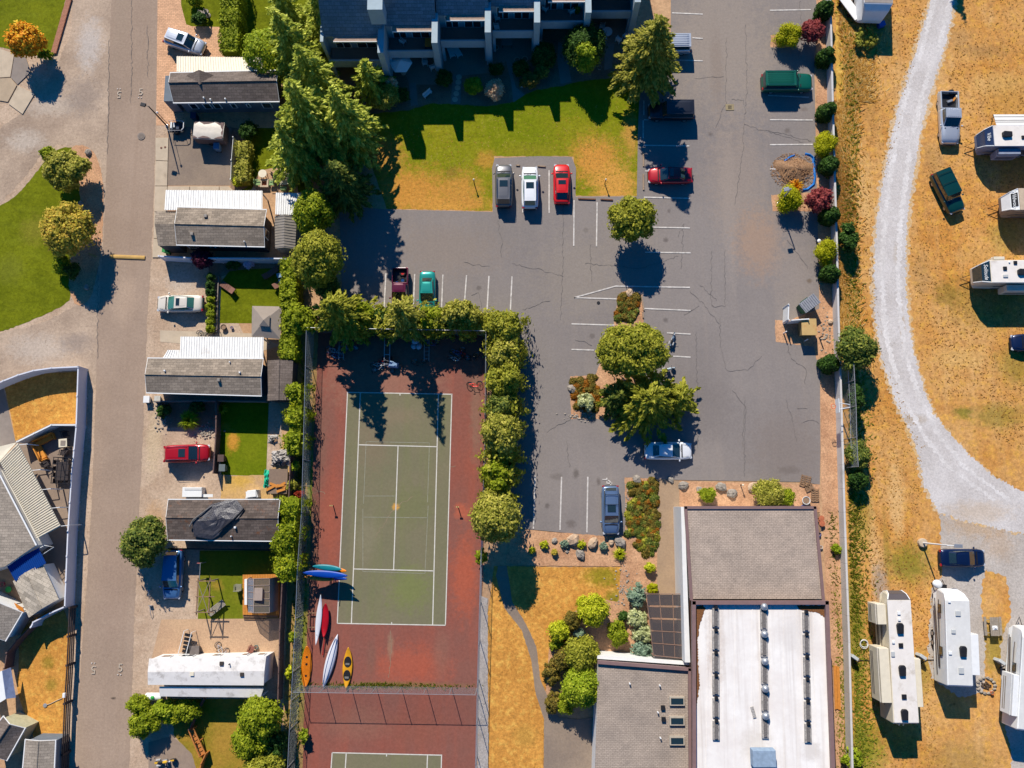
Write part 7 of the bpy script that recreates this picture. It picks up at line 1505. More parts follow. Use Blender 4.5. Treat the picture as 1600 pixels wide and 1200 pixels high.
# dumped things north of the dark roofed home
p = W(425, 685, .4); e = empty('rubble_heap', (p.x, p.y, 0), 0, 'small heap of crumpled pale sheeting on the stony yard', 'rubble'); shm = M('crumpled_sheet', P(190, 184, 178), .25, 5, .6, bump=.8)
def crumple(root, r_, h, m, name='sheeting', n=9):
    v = []; mb = MB()
    for i in range(n):
        for j in range(n): u, w_ = i/(n-1)*2-1, j/(n-1)*2-1; q = max(abs(u), abs(w_)); v.append((u*r_*(1+.15*rnd.uniform(-1, 1)), w_*r_*.8*(1+.15*rnd.uniform(-1, 1)), max(.02, h*(1-q)+rnd.uniform(-.5, .5)*h*(1-q*.6))))
    mb.add(v, [(i*n+j, (i+1)*n+j, (i+1)*n+j+1, i*n+j+1) for i in range(n-1) for j in range(n-1)]); return mb.build(name, m, root)
crumple(e, .5, .5, shm); MB().box((.2, -.2, .1), (.5, .3, .2), .4).build('broken_board', wood, e)
p = W(438, 715, .4); e = empty('rubble_heap', (p.x, p.y, 0), 0, 'large heap of crumpled grey sheeting beside the short board fence', 'rubble'); crumple(e, 1.0, .9, shm, n=12); [MB().box((rnd.uniform(-.7, .7), rnd.uniform(-.7, .5), .3), (.9, .1, .05), rnd.uniform(0, 3)).build('broken_board', darkmetal, e) for _ in range(5)]
p = W(434, 752, 1.1); e = empty('utility_trailer', (p.x, p.y, 0), 0, 'flat brown trailer deck with a green tarpaulin and boards above the dark roofed home', 'trailer'); MB().box((0, 0, .95), (1.9, 2.5, .12)).build('deck', M('deck_brown', P(140, 118, 100), .1, 4), e); MB().box((0, -.1, .5), (1.7, 2.1, .8)).build('body', darkmetal, e)
for x in (-.8, .8): MB().torus((x, -.2, .3), .22, .08, 'x', 14, 6).build('wheel', rubber, e)
p = W(430, 762, 1.2); o = MB(); [o.box((rnd.uniform(-.5, .6), rnd.uniform(-.3, .3), .05+.03*k), (.9, .25, .03), rnd.uniform(-.6, .6)) for k in range(6)]; o = o.build('board_scraps', newwood); o.location = (p.x, p.y, 1.02); tag(o, 'pale board scraps on the brown trailer deck', 'boards')
p = W(417, 748, .9); e = empty('green_tarpaulin', (p.x, p.y, .5), 0, 'crumpled bright green tarpaulin hanging over the trailer edge', 'tarpaulin'); q = crumple(e, .55, .55, tealcloth, 'sheet', 10); q.scale = (.75, 2.0, 1)
# patio furniture in the west corner
p = W(66, 698, .6); e = empty('sectional_sofa', (p.x, p.y, 0), R(-63), 'L shaped yellow wooden sectional sofa on the left patio', 'sofa'); so1 = M('sofa_yellow', P(228, 152, 60), .12, 5, .7)
for nm, c_, d in (('seat', (0, -.1, .35), (2.6, .75, .12)), ('seat', (-1.0, -.0, .35), (.02, .02, .1)), ('backrest', (0, .3, .6), (2.6, .1, .5)), ('armrest', (1.3, -.1, .5), (.1, .8, .5)), ('base', (0, -.1, .15), (2.5, .7, .28))): MB().box(c_, d).build(nm, so1, e, bevel=.02)
e.rotation_euler.z = 0; e.location = (W(56, 705, .5).x, W(56, 705, .5).y, 0)
for ch_ in list(e.children): bpy.data.objects.remove(ch_, do_unlink=True)
def seg(a, b, wd, z0, z1, nm, m, side=0):
    A, B = W(*a, z1), W(*b, z1); m_ = (A+B)/2; dd = B-A; n = Vector((-dd.y, dd.x, 0)).normalized()*side; MB().box((m_.x+n.x, m_.y+n.y, (z0+z1)/2), (dd.length, wd, z1-z0), math.atan2(dd.y, dd.x)).build(nm, m, e, world=True, bevel=.02)
seg((52, 692), (79, 678), .5, .1, .42, 'seat', so1, -.3); seg((52, 695), (65, 718), .75, .1, .45, 'seat', so1, .15); seg((49, 690), (79, 676), .1, .1, .85, 'backrest', so1); seg((47, 692), (61, 720), .1, .1, .85, 'backrest', so1); seg((80, 676), (84, 686), .1, .1, .6, 'armrest', so1); seg((61, 721), (73, 716), .1, .1, .6, 'armrest', so1); seg((54, 698), (62, 714), .3, .46, .5, 'cushion', so1, .1)
table(98, 692, .1, .85, .85, cream, 'square pale table with grey top beside the yellow sofa', group=None); p = W(98, 692, .8); o = MB().box((0, 0, 0), (.5, .5, .03)).build('table_mat', greyconc); o.location = (p.x, p.y, .765); tag(o, 'grey square inset mat on the pale patio table', 'mat')
darkwick = M('dark_wicker', P(64, 56, 56), .3, 12, .7)
for x, y, rz, lab in ((100, 678, -1.3, 'dark chair above the square patio table'), (97, 707, 1.5, 'dark chair below the square patio table'), (70, 725, .6, 'dark footstool chair at the end of the yellow sofa'), (104, 704, 2.5, 'dark chair closest to the white fence')): chair(x, y, rz, darkwick, lab, 'dark patio chairs')
table(97, 736, 0, 1.3, 1.9, darkwick, 'dark glass dining table inside the frame beside the white fence')
k = 0
for y in (722, 732, 742, 751):
    for x, rz in ((88, 0), (105, math.pi)): 
        k += 1; chair(x, y, rz, darkwick, 'dark dining chair %s of the dark table, %s' % ('left' if rz == 0 else 'right', {722: 'topmost', 732: 'second from the top', 742: 'third from the top', 751: 'lowest'}[y]), 'dark dining chairs', s=.85)
p = W(96, 735, 2.1); e = empty('bare_gazebo', (p.x, p.y, 0), R(-2), 'bare black steel gazebo frame over the dining table', 'gazebo')
for x, y in ((-.9, 1.3), (.9, 1.3), (-.9, -1.3), (.9, -1.3)): MB().box((x, y, 1.05), (.07, .07, 2.1)).build('post', darkmetal, e)
for x in (-.9, -.45, 0, .45, .9): MB().box((x, 0, 2.13), (.05, 2.6, .06)).build('rafter', darkmetal, e)
for y in (-1.3, -.65, 0, .65, 1.3): MB().box((0, y, 2.2), (1.85, .05, .06)).build('rafter', darkmetal, e)
p = W(12, 921, .3); o = disc('paddling_bowl', 13, 921, .32, .3, greenplastic, 'bright green round bowl in the left corner yard', 'bowl'); pot(3, 913, .25, .3, M('pink_pot', P(225, 90, 110)), 'pink pot at the left picture edge')
p = W(105, 900, 1.5); 
# oblique white frames and vent on houses: shade sail box
for x, y, lab in ((99, 1087, 'white lamp head on the dark rail fence'), ): p = W(x, y, 1.7); e = empty('fence_lamp', (p.x, p.y, 1.3), 0, lab, 'lamp'); MB().box((0, 0, .25), (.25, .45, .25)).build('housing', white, e, bevel=.03); MB().tube([(0, 0, 0), (0, 0, .2)], .03, 5).build('stem', steel, e)
p = W(84, 1097, .1); e = empty('garden_hose', (p.x, p.y, 0), 0, 'pale hose trailing from the fence lamp across the parched lawn', 'hose'); MB().tube([W(97, 1091, .06), W(88, 1095, .06), W(80, 1099, .06), W(72, 1102, .08)], .04, 6).build('pipe', concrete, e, world=True); MB().lathe([(.2, 0), (.2, .1), (.03, .12)], (0, 0, 0), 12).build('sprinkler', steel, e)
e.children[1].location = (W(71, 1102).x-e.location.x, W(71, 1102).y-e.location.y, 0)
# cedar rails and steps near the south edge
p = W(309, 1165, 1); e = empty('cedar_steps', (p.x, p.y, 0), 0, 'orange cedar steps with handrails leading down beside the lawn', 'steps')
L_ = [(295, 1142), (312, 1183)]; R__ = [(302, 1138), (321, 1178)]
for a_, b_ in (L_, R__): A, B = W(*a_, 1.0), W(*b_, 1.0); MB().tube([A, B], .07, 4).build('handrail', cedar, e, world=True); [MB().box((q.x, q.y, .5), (.1, .1, 1.0)).build('post', cedar, e, world=True) for q in (A, A.lerp(B, .5), B)]
for k in range(7):
    u = (k+.5)/7; A, B = W(*Vector(L_[0]).lerp(Vector(L_[1]), u), .5), W(*Vector(R__[0]).lerp(Vector(R__[1]), u), .5); m_ = (A+B)/2; MB().box((m_.x, m_.y, .62-.05*k), ((B-A).length, .3, .05), math.atan2((B-A).y, (B-A).x)).build('tread', cedar, e, world=True)
panel_fence([(321, 1178), (314, 1193), (304, 1240)], 1.0, 'board_fence', 'orange cedar fence running downward from the cedar steps', cedar, 1.2, .06, .12, group='wooden fences')
# garden ornaments near the paver drive
for x, y, lab in ((313, 21, 'white garden statue in the lawn, left of the pair'), (322, 19, 'grey white garden statue in the lawn, right of the pair')):
    p = W(x, y, .7); e = empty('garden_statue', (p.x, p.y, 0), 0, lab, 'statue', 'garden statues'); MB().lathe([(.3, 0), (.3, .1), (.12, .2), (.14, .6), (.34, .75), (.3, .85), (.05, .8)], n=14).build('birdbath', stone, e); MB().lathe([(.1, .8), (.16, .95), (.1, 1.15), (.07, 1.25), (.02, 1.35)], n=10).build('finial', concrete, e)
# white fire hydrant like post near wall shrubs
p = W(1279, 377, .5); e = empty('utility_post', (p.x, p.y, 0), 0, 'short black and white post beside the yellow green ball shrub', 'post'); MB().tube([(0, 0, 0), (0, 0, .6)], .13, 8).build('post', black, e); MB().lathe([(.2, .6), (.2, .7), (.05, .78)], n=10).build('cap', white, e)
# fifth wheel hookups
for px, py, lab in ((1335, 1027, 'white utility pedestal left of the long fifth wheel'), (1441, 1026, 'white utility pedestal left of the white trailer'), (1564, 1034, 'grey utility pedestal at the lower right trailer')):
    p = W(px, py, .8); e = empty('hookup_pedestal', (p.x, p.y, 0), R(-35), lab, 'utility pedestal', 'utility pedestals'); MB().box((0, 0, .55), (.7, .3, 1.1)).build('box', M('pedestal_grey', P(196, 200, 200)) if '1335' in str(px) else bpy.data.materials.get('pedestal_grey') or white, e, bevel=.03); MB().box((0, -.17, .8), (.4, .04, .4)).build('door', steel, e)
    MB().tube([(.2, -.2, .7), (.6, -.5, .1), (.9, .1, .06), (1.6, .6, .06), (2.2, .9, .5)], .035, 6).build('cable', black, e)
p = W(1352, 1007, .4); e = empty('hose_coil', (p.x, p.y, 0), 0, 'white coiled hose on the grass beside the utility pedestal', 'hose'); [MB().torus((rnd.uniform(-.1, .1), rnd.uniform(-.1, .1), .05+.04*k), .32+.03*k, .025, 'z', 20, 5).build('coil', white, e) for k in range(4)]
p = W(1467, 913, 1.5); e = empty('satellite_dish', (p.x, p.y, 0), R(-20), 'white dome dish with black stand in front of the white trailer', 'satellite dish'); MB().ball((0, 0, 1.2), (.5, .42, .3), 14, 8).build('dome', white, e, smooth=True); MB().tube([(0, 0, 0), (0, 0, 1.0)], .06, 6).build('mast', darkmetal, e); MB().box((.9, .0, .5), (.6, .4, .5), .3).build('battery_box', black, e)
def picnic(px, py, rz, lab):
    p = W(px, py, .74); e = empty('picnic_table', (p.x, p.y, 0), rz, lab, 'picnic table')
    g_ = M('grey_planks', P(160, 148, 132), .2, 6, .85)
    for k in range(5): MB().box((0, -.34+.17*k, .74), (1.8, .155, .04)).build('plank', g_, e)
    for s in (-1, 1): MB().box((0, s*.75, .45), (1.8, .26, .04)).build('bench', g_, e); MB().box((s*.65, 0, .4), (.06, 1.5, .08)).build('brace', g_, e); [MB().tube([(s*.65, t*.6, 0), (s*.65, t*.2, .72)], .04, 4).build('leg', g_, e) for t in (-1, 1)]
    return e
picnic(1554, 979, R(90), 'weathered picnic table with a crumpled cloth beside the white trailer'); p = W(1555, 981, .8); e = empty('white_bag', (p.x, p.y, .76), 0, 'crumpled white bag on the picnic table', 'bag'); crumple(e, .25, .15, white)
p = W(1543, 1072, .3); e = empty('fire_ring', (p.x, p.y, 0), 0, 'ring of stones with burnt wood between the trailers', 'fire ring')
for k in range(14): a = k*.449; stone_mesh((.85*math.cos(a), .75*math.sin(a), 0), .2).build('stone', stone, e)
[MB().box((rnd.uniform(-.3, .3), rnd.uniform(-.3, .3), .1), (.7, .1, .1), rnd.uniform(0, 3)).build('log', bark, e) for _ in range(5)]
p = W(1552, 1083, .3); pot(1551, 1083, .18, .3, M('orange_bucket', P(225, 110, 50)), 'orange bucket beside the fire ring', 'bucket')
p = W(1378, 37, .5); e = empty('blue_box', (p.x, p.y, 0), .3, 'bright blue storage tub in the trailer shadow', 'box'); MB().box((0, 0, .25), (.7, .5, .5)).build('tub', blueplastic, e, bevel=.04); MB().box((0, 0, .53), (.76, .56, .06)).build('lid', blueplastic, e, bevel=.02)
# condominium terraces
p = W(626, 97, 2.3); e = empty('parasol', (p.x, p.y, 0), 0, 'white hexagonal parasol on the second condominium terrace', 'parasol'); pm = MB(); hx = [(1.25*math.cos(k*1.0472), 1.25*math.sin(k*1.0472), 2.15) for k in range(6)]
for k in range(6): MB().slab([hx[k], hx[(k+1) % 6], (0, 0, 2.6)], .02).build('canopy_panel', white, e)
MB().tube([(0, 0, 0), (0, 0, 2.65)], .03, 6).build('pole', steel, e); MB().lathe([(.3, 0), (.3, .1), (.05, .14)], n=12).build('base', concrete, e)
wp = white
for x, y, rz, lab, z in ((664, 96, 0, 'white chair in the second terrace under the balcony', 0), (675, 103, 2, 'white pedestal chair on the second terrace', 0), (629, 63, 1, 'white chair on the second balcony', 3), (852, 12, 1, 'white chair at the left of the fifth balcony', 3), (893, 16, 2, 'white chair at the right of the fifth balcony', 3), (934, 50, .4, 'white chair left of the sixth terrace table', 0), (944, 60, 1.6, 'white chair below the sixth terrace table', 0), (967, 60, .9, 'white chair apart on the sixth terrace', 0), (978, 54, 2.4, 'white round backed chair at the right of the sixth terrace', 0), (941, 40, 3, 'white chair above the sixth terrace table', 0), (777, 26, .2, 'blue grey chair on the fourth balcony', 3), (776, 41, .2, 'white small chair at the front of the fourth balcony', 3)):
    chair(x, y, rz, wp, lab, 'white chairs of the condominium', z=z)
table(949, 49, 0, 1.1, 1.1, white, 'round white table on the sixth terrace', True); table(669, 66, 0, .7, 1.0, newwood, 'brown wooden table at the right of the second balcony', z=3); table(792, 65, 0, 1.2, .8, greyconc, 'grey table under the fourth balcony')
lounger(703, 76, R(-70), white, 'white lounger on the third terrace, the left one')['group'] = 'loungers of the condominium'; lounger(712, 76, R(-60), white, 'white lounger on the third terrace, the right one')['group'] = 'loungers of the condominium'; lounger(880, 22, R(-32), M('khaki_lounger', P(150, 150, 130)), 'khaki lounger on the fifth balcony')['group'] = 'loungers of the condominium'
for ii, (x, y, r_, m_, lab) in enumerate(((775, 74, .3, concrete, 'pale ring pot beside the third condominium wing wall'), (765, 88, .22, cream, 'cream pot at the corner of the third terrace'), (808, 93, .32, concrete, 'ring shaped pot left of the pair before the shrubs'), (820, 92, .35, concrete, 'ring shaped pot right of the pair before the shrubs'), (937, 105, .25, stone, 'round stone at the end of the fifth path'))): pot(x, y, r_, .3, m_, lab)
p = W(668, 147, .3); e = empty('garden_bench', (p.x, p.y, 0), R(42), 'small pale bench in the mulch below the second terrace', 'bench'); MB().box((0, 0, .4), (1.1, .35, .05)).build('seat', offwhite, e); MB().box((0, .17, .6), (1.1, .05, .35)).build('backrest', offwhite, e); [MB().box((x, 0, .2), (.06, .3, .38)).build('leg', offwhite, e) for x in (-.45, .45)]
for k, (x, y) in enumerate(((717, 121), (716, 129), (715, 138), (713, 147), (711, 156))):
    p = W(x, y); o = MB().lathe([(.3, 0), (.32, .03), (.28, .05)], n=14).build('stepping_stone', concrete); o.location = (p.x, p.y, LZ); tag(o, ['topmost', 'second from the top', 'middle', 'second from the bottom', 'lowest'][k]+' round stepping stone on the third garden path', 'stepping stone', 'round stepping stones')
p = W(815, 132, .5); e = empty('garden_statue', (p.x, p.y, 0), 0, 'small white heron like figure at the edge of the dark shrubs', 'statue'); MB().lathe([(.08, 0), (.06, .3), (.18, .5), (.14, .7), (.05, .8), (.05, 1.0), (.02, 1.05)], n=10).build('figure', white, e); MB().box((0, 0, .02), (.3, .3, .06)).build('plinth', stone, e)
# low garden sign by the island and stones
STN = [(866, 845, .35, 'small pale stone, leftmost above the ground bed'), (895, 843, .75, 'large tan boulder in the row below the bays'), (926, 848, .7, 'broad tan boulder beside the yellow green tuft'), (969, 847, .7, 'grey angular boulder under the silver blue wagon'), (907, 866, .55, 'round grey weathered stone in the mulch'), (886, 862, .22, 'small stone between the two low plants'), (955, 847, .4, 'buff stone beside the grey angular boulder'), (1067, 758, .55, 'grey wedge boulder at the top of the walk'), (1126, 761, .6, 'grey slab stone above the clubhouse'), (1143, 771, .6, 'pale pointed stone above the clubhouse'), (1175, 761, .6, 'tan slab stone beside the light topped bush'), (1093, 765, .4, 'grey stone half behind the round green shrub'), (995, 749, .5, 'pale stone at the upper tip of the red green bed'), (1048, 750, .35, 'pale stone at the corner of the brown walk'), (893, 608, .5, 'pale upright stone at the left tip of the island'), (984, 458, .5, 'buff stone at the upper tip of the long island'), (1297, 503, .35, 'pale stone in the rubble near the tan dumpster'), (940, 242, .01, ''), (139, 239, .45, 'pale boulder at the top of the mulch bed'), (127, 319, .35, 'blue white stone in the mulch between the two left trees'), (136, 449, .35, 'blue white stone in the shade of the mulch bed'), (320, 768, .01, ''), (250, 641, .4, 'stacked pale stones at the corner of the garden bed')]
for x, y, r_, lab in STN:
    if not lab: continue
    p = W(x, y); o = stone_mesh((0, 0, 0), r_, .55).build('boulder', stone if 'tan' not in lab and 'buff' not in lab else M('tan_stone', P(205, 176, 146), .2, 3, .95, bump=.5) if 'tan_stone' not in bpy.data.materials else bpy.data.materials['tan_stone']); o.location = (p.x, p.y, 0); o.rotation_euler.z = rnd.uniform(0, 3); tag(o, lab, 'boulder', 'garden boulders')
rk = MB()
for _ in range(420):
    x, y = rnd.choice([(rnd.gauss(1290, 6), rnd.gauss(512, 14)), (rnd.uniform(978, 983), rnd.uniform(752, 835)), (rnd.gauss(975, 10), rnd.gauss(920, 14)), (rnd.gauss(252, 6), rnd.gauss(650, 14)), (rnd.gauss(325, 10), rnd.gauss(675, 5)), (rnd.gauss(905, 14), rnd.gauss(650, 3))]); p = W(x, y); s = rnd.uniform(.05, .14); rk.ball((p.x, p.y, s*.5), (s, s*.8, s*.6), 6, 4)
rk.build('river_stones', stone, kind='stuff').__setitem__('label', 'scattered river stones along beds and the wall')
# ================================================================== VEGETATION
K = 1.0
up = lambda a: tuple(min(250, x*1.22) for x in a)
Lf = lambda n, a, b=None, **k: leafmat(n, P(*up(a), K), P(*up(b), K) if b else None, **k)
f_con = Lf('conifer_needles', (134, 143, 48), (206, 204, 90)); f_fir = Lf('dark_fir_needles', (78, 92, 36), (138, 138, 60)); f_tree = Lf('mid_green_leaves', (118, 120, 34), (164, 158, 60)); f_yel = Lf('yellow_green_leaves', (146, 152, 24), (190, 186, 56))
f_hedge = Lf('hedge_leaves', (108, 120, 20), (152, 156, 42)); f_dark = Lf('dark_evergreen_leaves', (44, 70, 24), (78, 104, 42)); f_burg = Lf('burgundy_leaves', (110, 44, 46), (160, 84, 76)); f_plum = Lf('plum_leaves', (60, 22, 40), (100, 44, 60)); f_org = Lf('orange_autumn_leaves', (206, 126, 24), (232, 170, 50), trans=.25)
f_olive = Lf('olive_leaves', (122, 122, 42), (176, 166, 78)); f_aut = Lf('turning_leaves', (150, 140, 50), (210, 160, 70)); f_blue = Lf('blue_juniper_leaves', (104, 124, 102), (146, 160, 136)); f_grey = Lf('grey_green_juniper_leaves', (146, 152, 104), (196, 196, 150)); f_brown = Lf('brown_green_heather_leaves', (96, 88, 36), (140, 116, 50)); f_red = Lf('red_heather_leaves', (130, 84, 24), (160, 104, 34)); f_lime = Lf('lime_leaves', (116, 132, 24), (158, 164, 50)); f_tan = Lf('tan_dry_leaves', (196, 156, 120), (226, 190, 160)); f_gold = Lf('gold_ball_leaves', (138, 138, 12), (164, 162, 30)); f_small = Lf('maroon_leaves', (120, 44, 30), (150, 60, 40))
TG = 'tall conifers left of the condominium'
conifer((508, 232), 15, 4.2, f_con, 'tallest broad conifer left of the lawn, covering the patio corner', group=TG)
conifer((560, 232), 13.5, 3.6, f_con, 'broad conifer at the lawn corner casting its shade on the lot', group=TG)
conifer((480, 120), 13, 3.2, f_con, 'conifer standing between the topmost home and the condominium', group=TG)
conifer((548, 310), 9.5, 3.2, f_fir, 'darker conifer at the upper left corner of the parking lot', group=TG)
conifer((520, 60), 10, 3.0, f_con, 'conifer touching the left end of the condominium roof', group=TG)
conifer((478, 262), 11, 3.4, f_con, 'conifer leaning over the patio with the cream table', group=TG)
conifer((512, 170), 13, 3.6, f_con, 'tall conifer in the middle of the left hand group', group=TG)
conifer((585, 150), 7.5, 2.5, f_con, 'smaller feathery conifer before the first condominium terrace', group=TG)
conifer((462, 50), 9, 2.6, f_con, 'conifer above the clipped hedge of the topmost home', group=TG)
tree(418, 84, 34, 36, 5.5, f_lime, 'bright leafy young tree spilling over the cream patio roof', leaf=.2, core=False, lobe=.3, dens=.8)
conifer((1003, 128), 12.5, 3.5, f_olive, 'full pear shaped conifer at the right end of the condominium lawn', leaf=.22, power=.62, dens=1.5, step=.3, group=None)
HG = 'tall trees of the hedge row'
tree(490, 335, 30, 36, 6.5, f_hedge, 'green tree of the row beside the grey metal shed', group=HG, leaf=.2)
tree(497, 405, 38, 46, 8, f_tree, 'wide yellowing tree of the row beside the loungers lawn', group=HG, leaf=.2)
conifer((546, 506), 10.5, 3.4, f_tree, 'pointed tree over the upper left corner of the tennis court', group=HG)
tree(566, 492, 22, 20, 4, f_hedge, 'low round tree between the corner tree and the burgundy pickup', group=HG)
conifer((640, 510), 10.5, 2.6, f_olive, 'pointed tree covering the nose of the burgundy pickup', group=HG, leaf=.22)
tree(675, 500, 24, 20, 4, f_hedge, 'low bright tree under the nose of the teal sedan', group=HG)
tree(722, 492, 36, 22, 5, f_olive, 'wide pale topped tree at the upper fence below the empty bays', group=HG)
tree(600, 498, 24, 18, 3.4, f_dark, 'dark low tree behind the blue bicycles', group=HG)
hedge([(791, 502), (791, 560), (788, 640), (784, 720), (779, 775)], 38, 3.8, f_tree, 'loose_hedge', 'continuous loose hedge growing under the tree row right of the court', leaf=.19, bumpy=.6)
hedge([(560, 503), (640, 500), (700, 502), (762, 504)], 30, 3.0, f_tree, 'loose_hedge', 'loose hedge growing along the upper court fence under the trees', leaf=.19, bumpy=.5)
for x, y, rx, ry, h, m, lab in ((787, 512, 26, 28, 5.5, f_tree, 'round tree at the upper right corner of the tennis fence'), (788, 556, 25, 26, 5.4, f_olive, 'tree of the right row, second from its upper end'), (787, 594, 26, 26, 6.0, f_tree, 'tree of the right row beside the court service side'), (784, 636, 24, 22, 5.8, f_fir, 'darker tree of the right row above the pale topped one'),
        (784, 676, 29, 34, 7, f_olive, 'pale topped tree of the right row nearest the tan court stain'), (776, 742, 22, 28, 5.6, f_hedge, 'narrow green tree of the right row'), (776, 810, 37, 44, 7.5, f_olive, 'largest spreading tree of the right row beside the bay lines'), (752, 868, 9, 16, 2.4, f_hedge, 'small ragged bush at the court fence below the largest tree')):
    tree(x, y, rx, ry, h, m, lab, group='tree row right of the tennis court', leaf=.19)
tree(987, 342, 37, 39, 5.4, f_tree, 'round leafy tree alone in the middle of the parking lot', leaf=.2, crown_h=4.2)
tree(989, 547, 63, 49, 6.8, f_tree, 'broad domed tree on the parking island', leaf=.2, crown_h=4.6)
conifer((1004, 632), 6.4, 4.1, f_tree, 'spreading cedar on the island just below the domed tree', power=.55, group='island cedars', droop=.15)
conifer((1052, 626), 4.6, 2.4, f_tree, 'smaller cedar reaching right from the island toward the white sedan', power=.6, group='island cedars', droop=.15)
conifer((962, 624), 4.5, 2.2, f_fir, 'small bright cedar at the left side of the island', power=.6, group='island cedars')
tree(40, 63, 31, 29, 4.2, f_org, 'orange autumn tree on the corner lawn', leaf=.2, crown_h=3.2)
tree(104, 265, 37, 37, 3.8, f_olive, 'yellow green tree in the mulch bed beside the lane, the upper one', leaf=.22, group='trees in the lane side bed'); tree(108, 362, 40, 44, 5.2, f_aut, 'tree with turning orange leaves in the mulch bed', leaf=.22, group='trees in the lane side bed')
shrub(97, 414, 15, 17, 1.8, f_hedge, 'evergreen_shrub', 'small green shrub at the lawn edge below the turning tree'); shrub(112, 422, 14, 14, 1.6, f_dark, 'evergreen_shrub', 'dark shrub beside the small green one in the bed'); shrub(71, 86, 14, 9, 1.0, f_hedge, 'evergreen_shrub', 'low green shrub under the orange autumn tree'); shrub(75, 240, 14, 12, 1.4, f_hedge, 'evergreen_shrub', 'green shrub at the upper left flank of the yellow green tree')
tree(226, 846, 35, 39, 4.8, f_fir, 'round dark leafed tree hanging over the lane by the blue SUV', leaf=.2)
hedge([(361, -40), (361, 30), (360, 76)], 30, 3.0, f_hedge, 'clipped_hedge', 'tall clipped hedge column right of the paver drive'); hedge([(380, 228), (379, 280)], 20, 1.6, f_olive, 'clipped_hedge', 'yellow topped clipped hedge beside the asphalt pad', bumpy=.16)
shrub(371, 285, 9, 9, 1.0, f_yel, 'garden_shrub', 'little yellow green shrub below the yellow topped hedge'); shrub(388, 205, 16, 14, 1.8, f_dark, 'garden_shrub', 'dark green shrub in the shade of the topmost home')
for k in range(8): shrub(329, 434+k*11.5, 7, 7, 1.3, f_hedge if k > 2 else f_dark, 'box_ball', 'clipped shrub in the row beside the gravel drive, %s' % ['topmost', 'second from the top', 'third from the top', 'fourth from the top', 'fourth from the bottom', 'third from the bottom', 'second from the bottom', 'lowest'][k], group='clipped shrub row beside the cream sedan', nl=10, leaf=.11)
tree(316, 404, 17, 16, 2.4, f_plum, 'dark plum tree leaning over the white fence', leaf=.16)
hedge([(453, 412), (452, 470), (451, 556)], 24, 2.6, f_hedge, 'clipped_hedge', 'long clipped hedge behind the loungers lawn and gazebo', leaf=.16); tree(470, 500, 26, 26, 3.6, f_hedge, 'bright leafy tree where the long hedge meets the court corner', group=HG)
WS = 'leafy shrubs along the left court fence'
hedge([(462, 606), (464, 650), (459, 705)], 20, 2.6, f_hedge, 'loose_hedge', 'loose hedge filling the upper part of the left court fence strip', leaf=.17, bumpy=.5)
hedge([(456, 785), (448, 840), (450, 900)], 26, 3.0, f_hedge, 'loose_hedge', 'loose hedge filling the court fence strip beside the dark roofed home', leaf=.17, bumpy=.5)
for x, y, rx, ry, h, m, lab in ((460, 612, 12, 13, 3, f_hedge, 'bright shrub beside the long home shed'), (463, 650, 13, 24, 3.2, f_yel, 'tall yellow green shrub at the court fence above the dumped sheeting'), (459, 690, 12, 20, 3, f_hedge, 'green shrub at the court fence beside the dumped sheeting'), (462, 728, 6, 10, 1.6, f_lime, 'slim lime bush by the grey board fence'), (456, 758, 8, 8, 1.4, f_olive, 'small bush beside the brown trailer deck'), (468, 772, 10, 6, 1.0, f_small, 'rusty red low bush by the court fence'),
        (455, 792, 12, 18, 2.6, f_hedge, 'bush beside the dark roofed home corner'), (446, 845, 21, 26, 3.6, f_hedge, 'large light green shrub right of the dark roofed home'), (449, 885, 18, 24, 3.4, f_yel, 'bright shrub above the glazed sun room'), (458, 995, 6, 10, 1.2, f_hedge, 'low bush inside the brown fence strip'), (452, 1050, 6, 12, 1.2, f_yel, 'yellow green weeds bush in the fence strip near the divider'), (474, 1150, 7, 14, 1.5, f_lime, 'ivy bush on the lower court fence')):
    shrub(x, y, rx, ry, h, m, 'leafy_shrub', lab, group=WS, leaf=.16)
MX = 'conifer bushes near the mobile home'
for x, y, rx, ry, h, m, lab in ((218, 1100, 19, 14, 2.2, f_hedge, 'bush beside the propane tank'), (225, 1130, 26, 22, 2.4, f_hedge, 'largest bush at the lane edge below the propane tank'), (258, 1108, 24, 14, 2.0, f_lime, 'middle bush of the clump below the white awning'), (292, 1110, 22, 16, 2.1, f_hedge, 'right end bush of the clump by the low fence'), (268, 1120, 20, 10, 1.6, f_yel, 'front low bush in the middle of the clump')):
    shrub(x, y, rx, ry, h, m, 'spreading_juniper', lab, group=MX, leaf=.15)
tree(408, 1120, 34, 30, 5, f_hedge, 'rounded juniper tree at the corner of the shaded lawn', cat='tree', group='juniper trees by the lower lawn', leaf=.17); tree(392, 1158, 30, 26, 4.4, f_hedge, 'middle juniper tree beside the parched lawn', group='juniper trees by the lower lawn', leaf=.17); tree(410, 1200, 36, 26, 4.4, f_tree, 'juniper tree cut by the lower edge near the brown fence', group='juniper trees by the lower lawn', leaf=.17); tree(428, 1160, 18, 34, 3.2, f_dark, 'dark juniper in the shade next to the court strip', group='juniper trees by the lower lawn', leaf=.17)
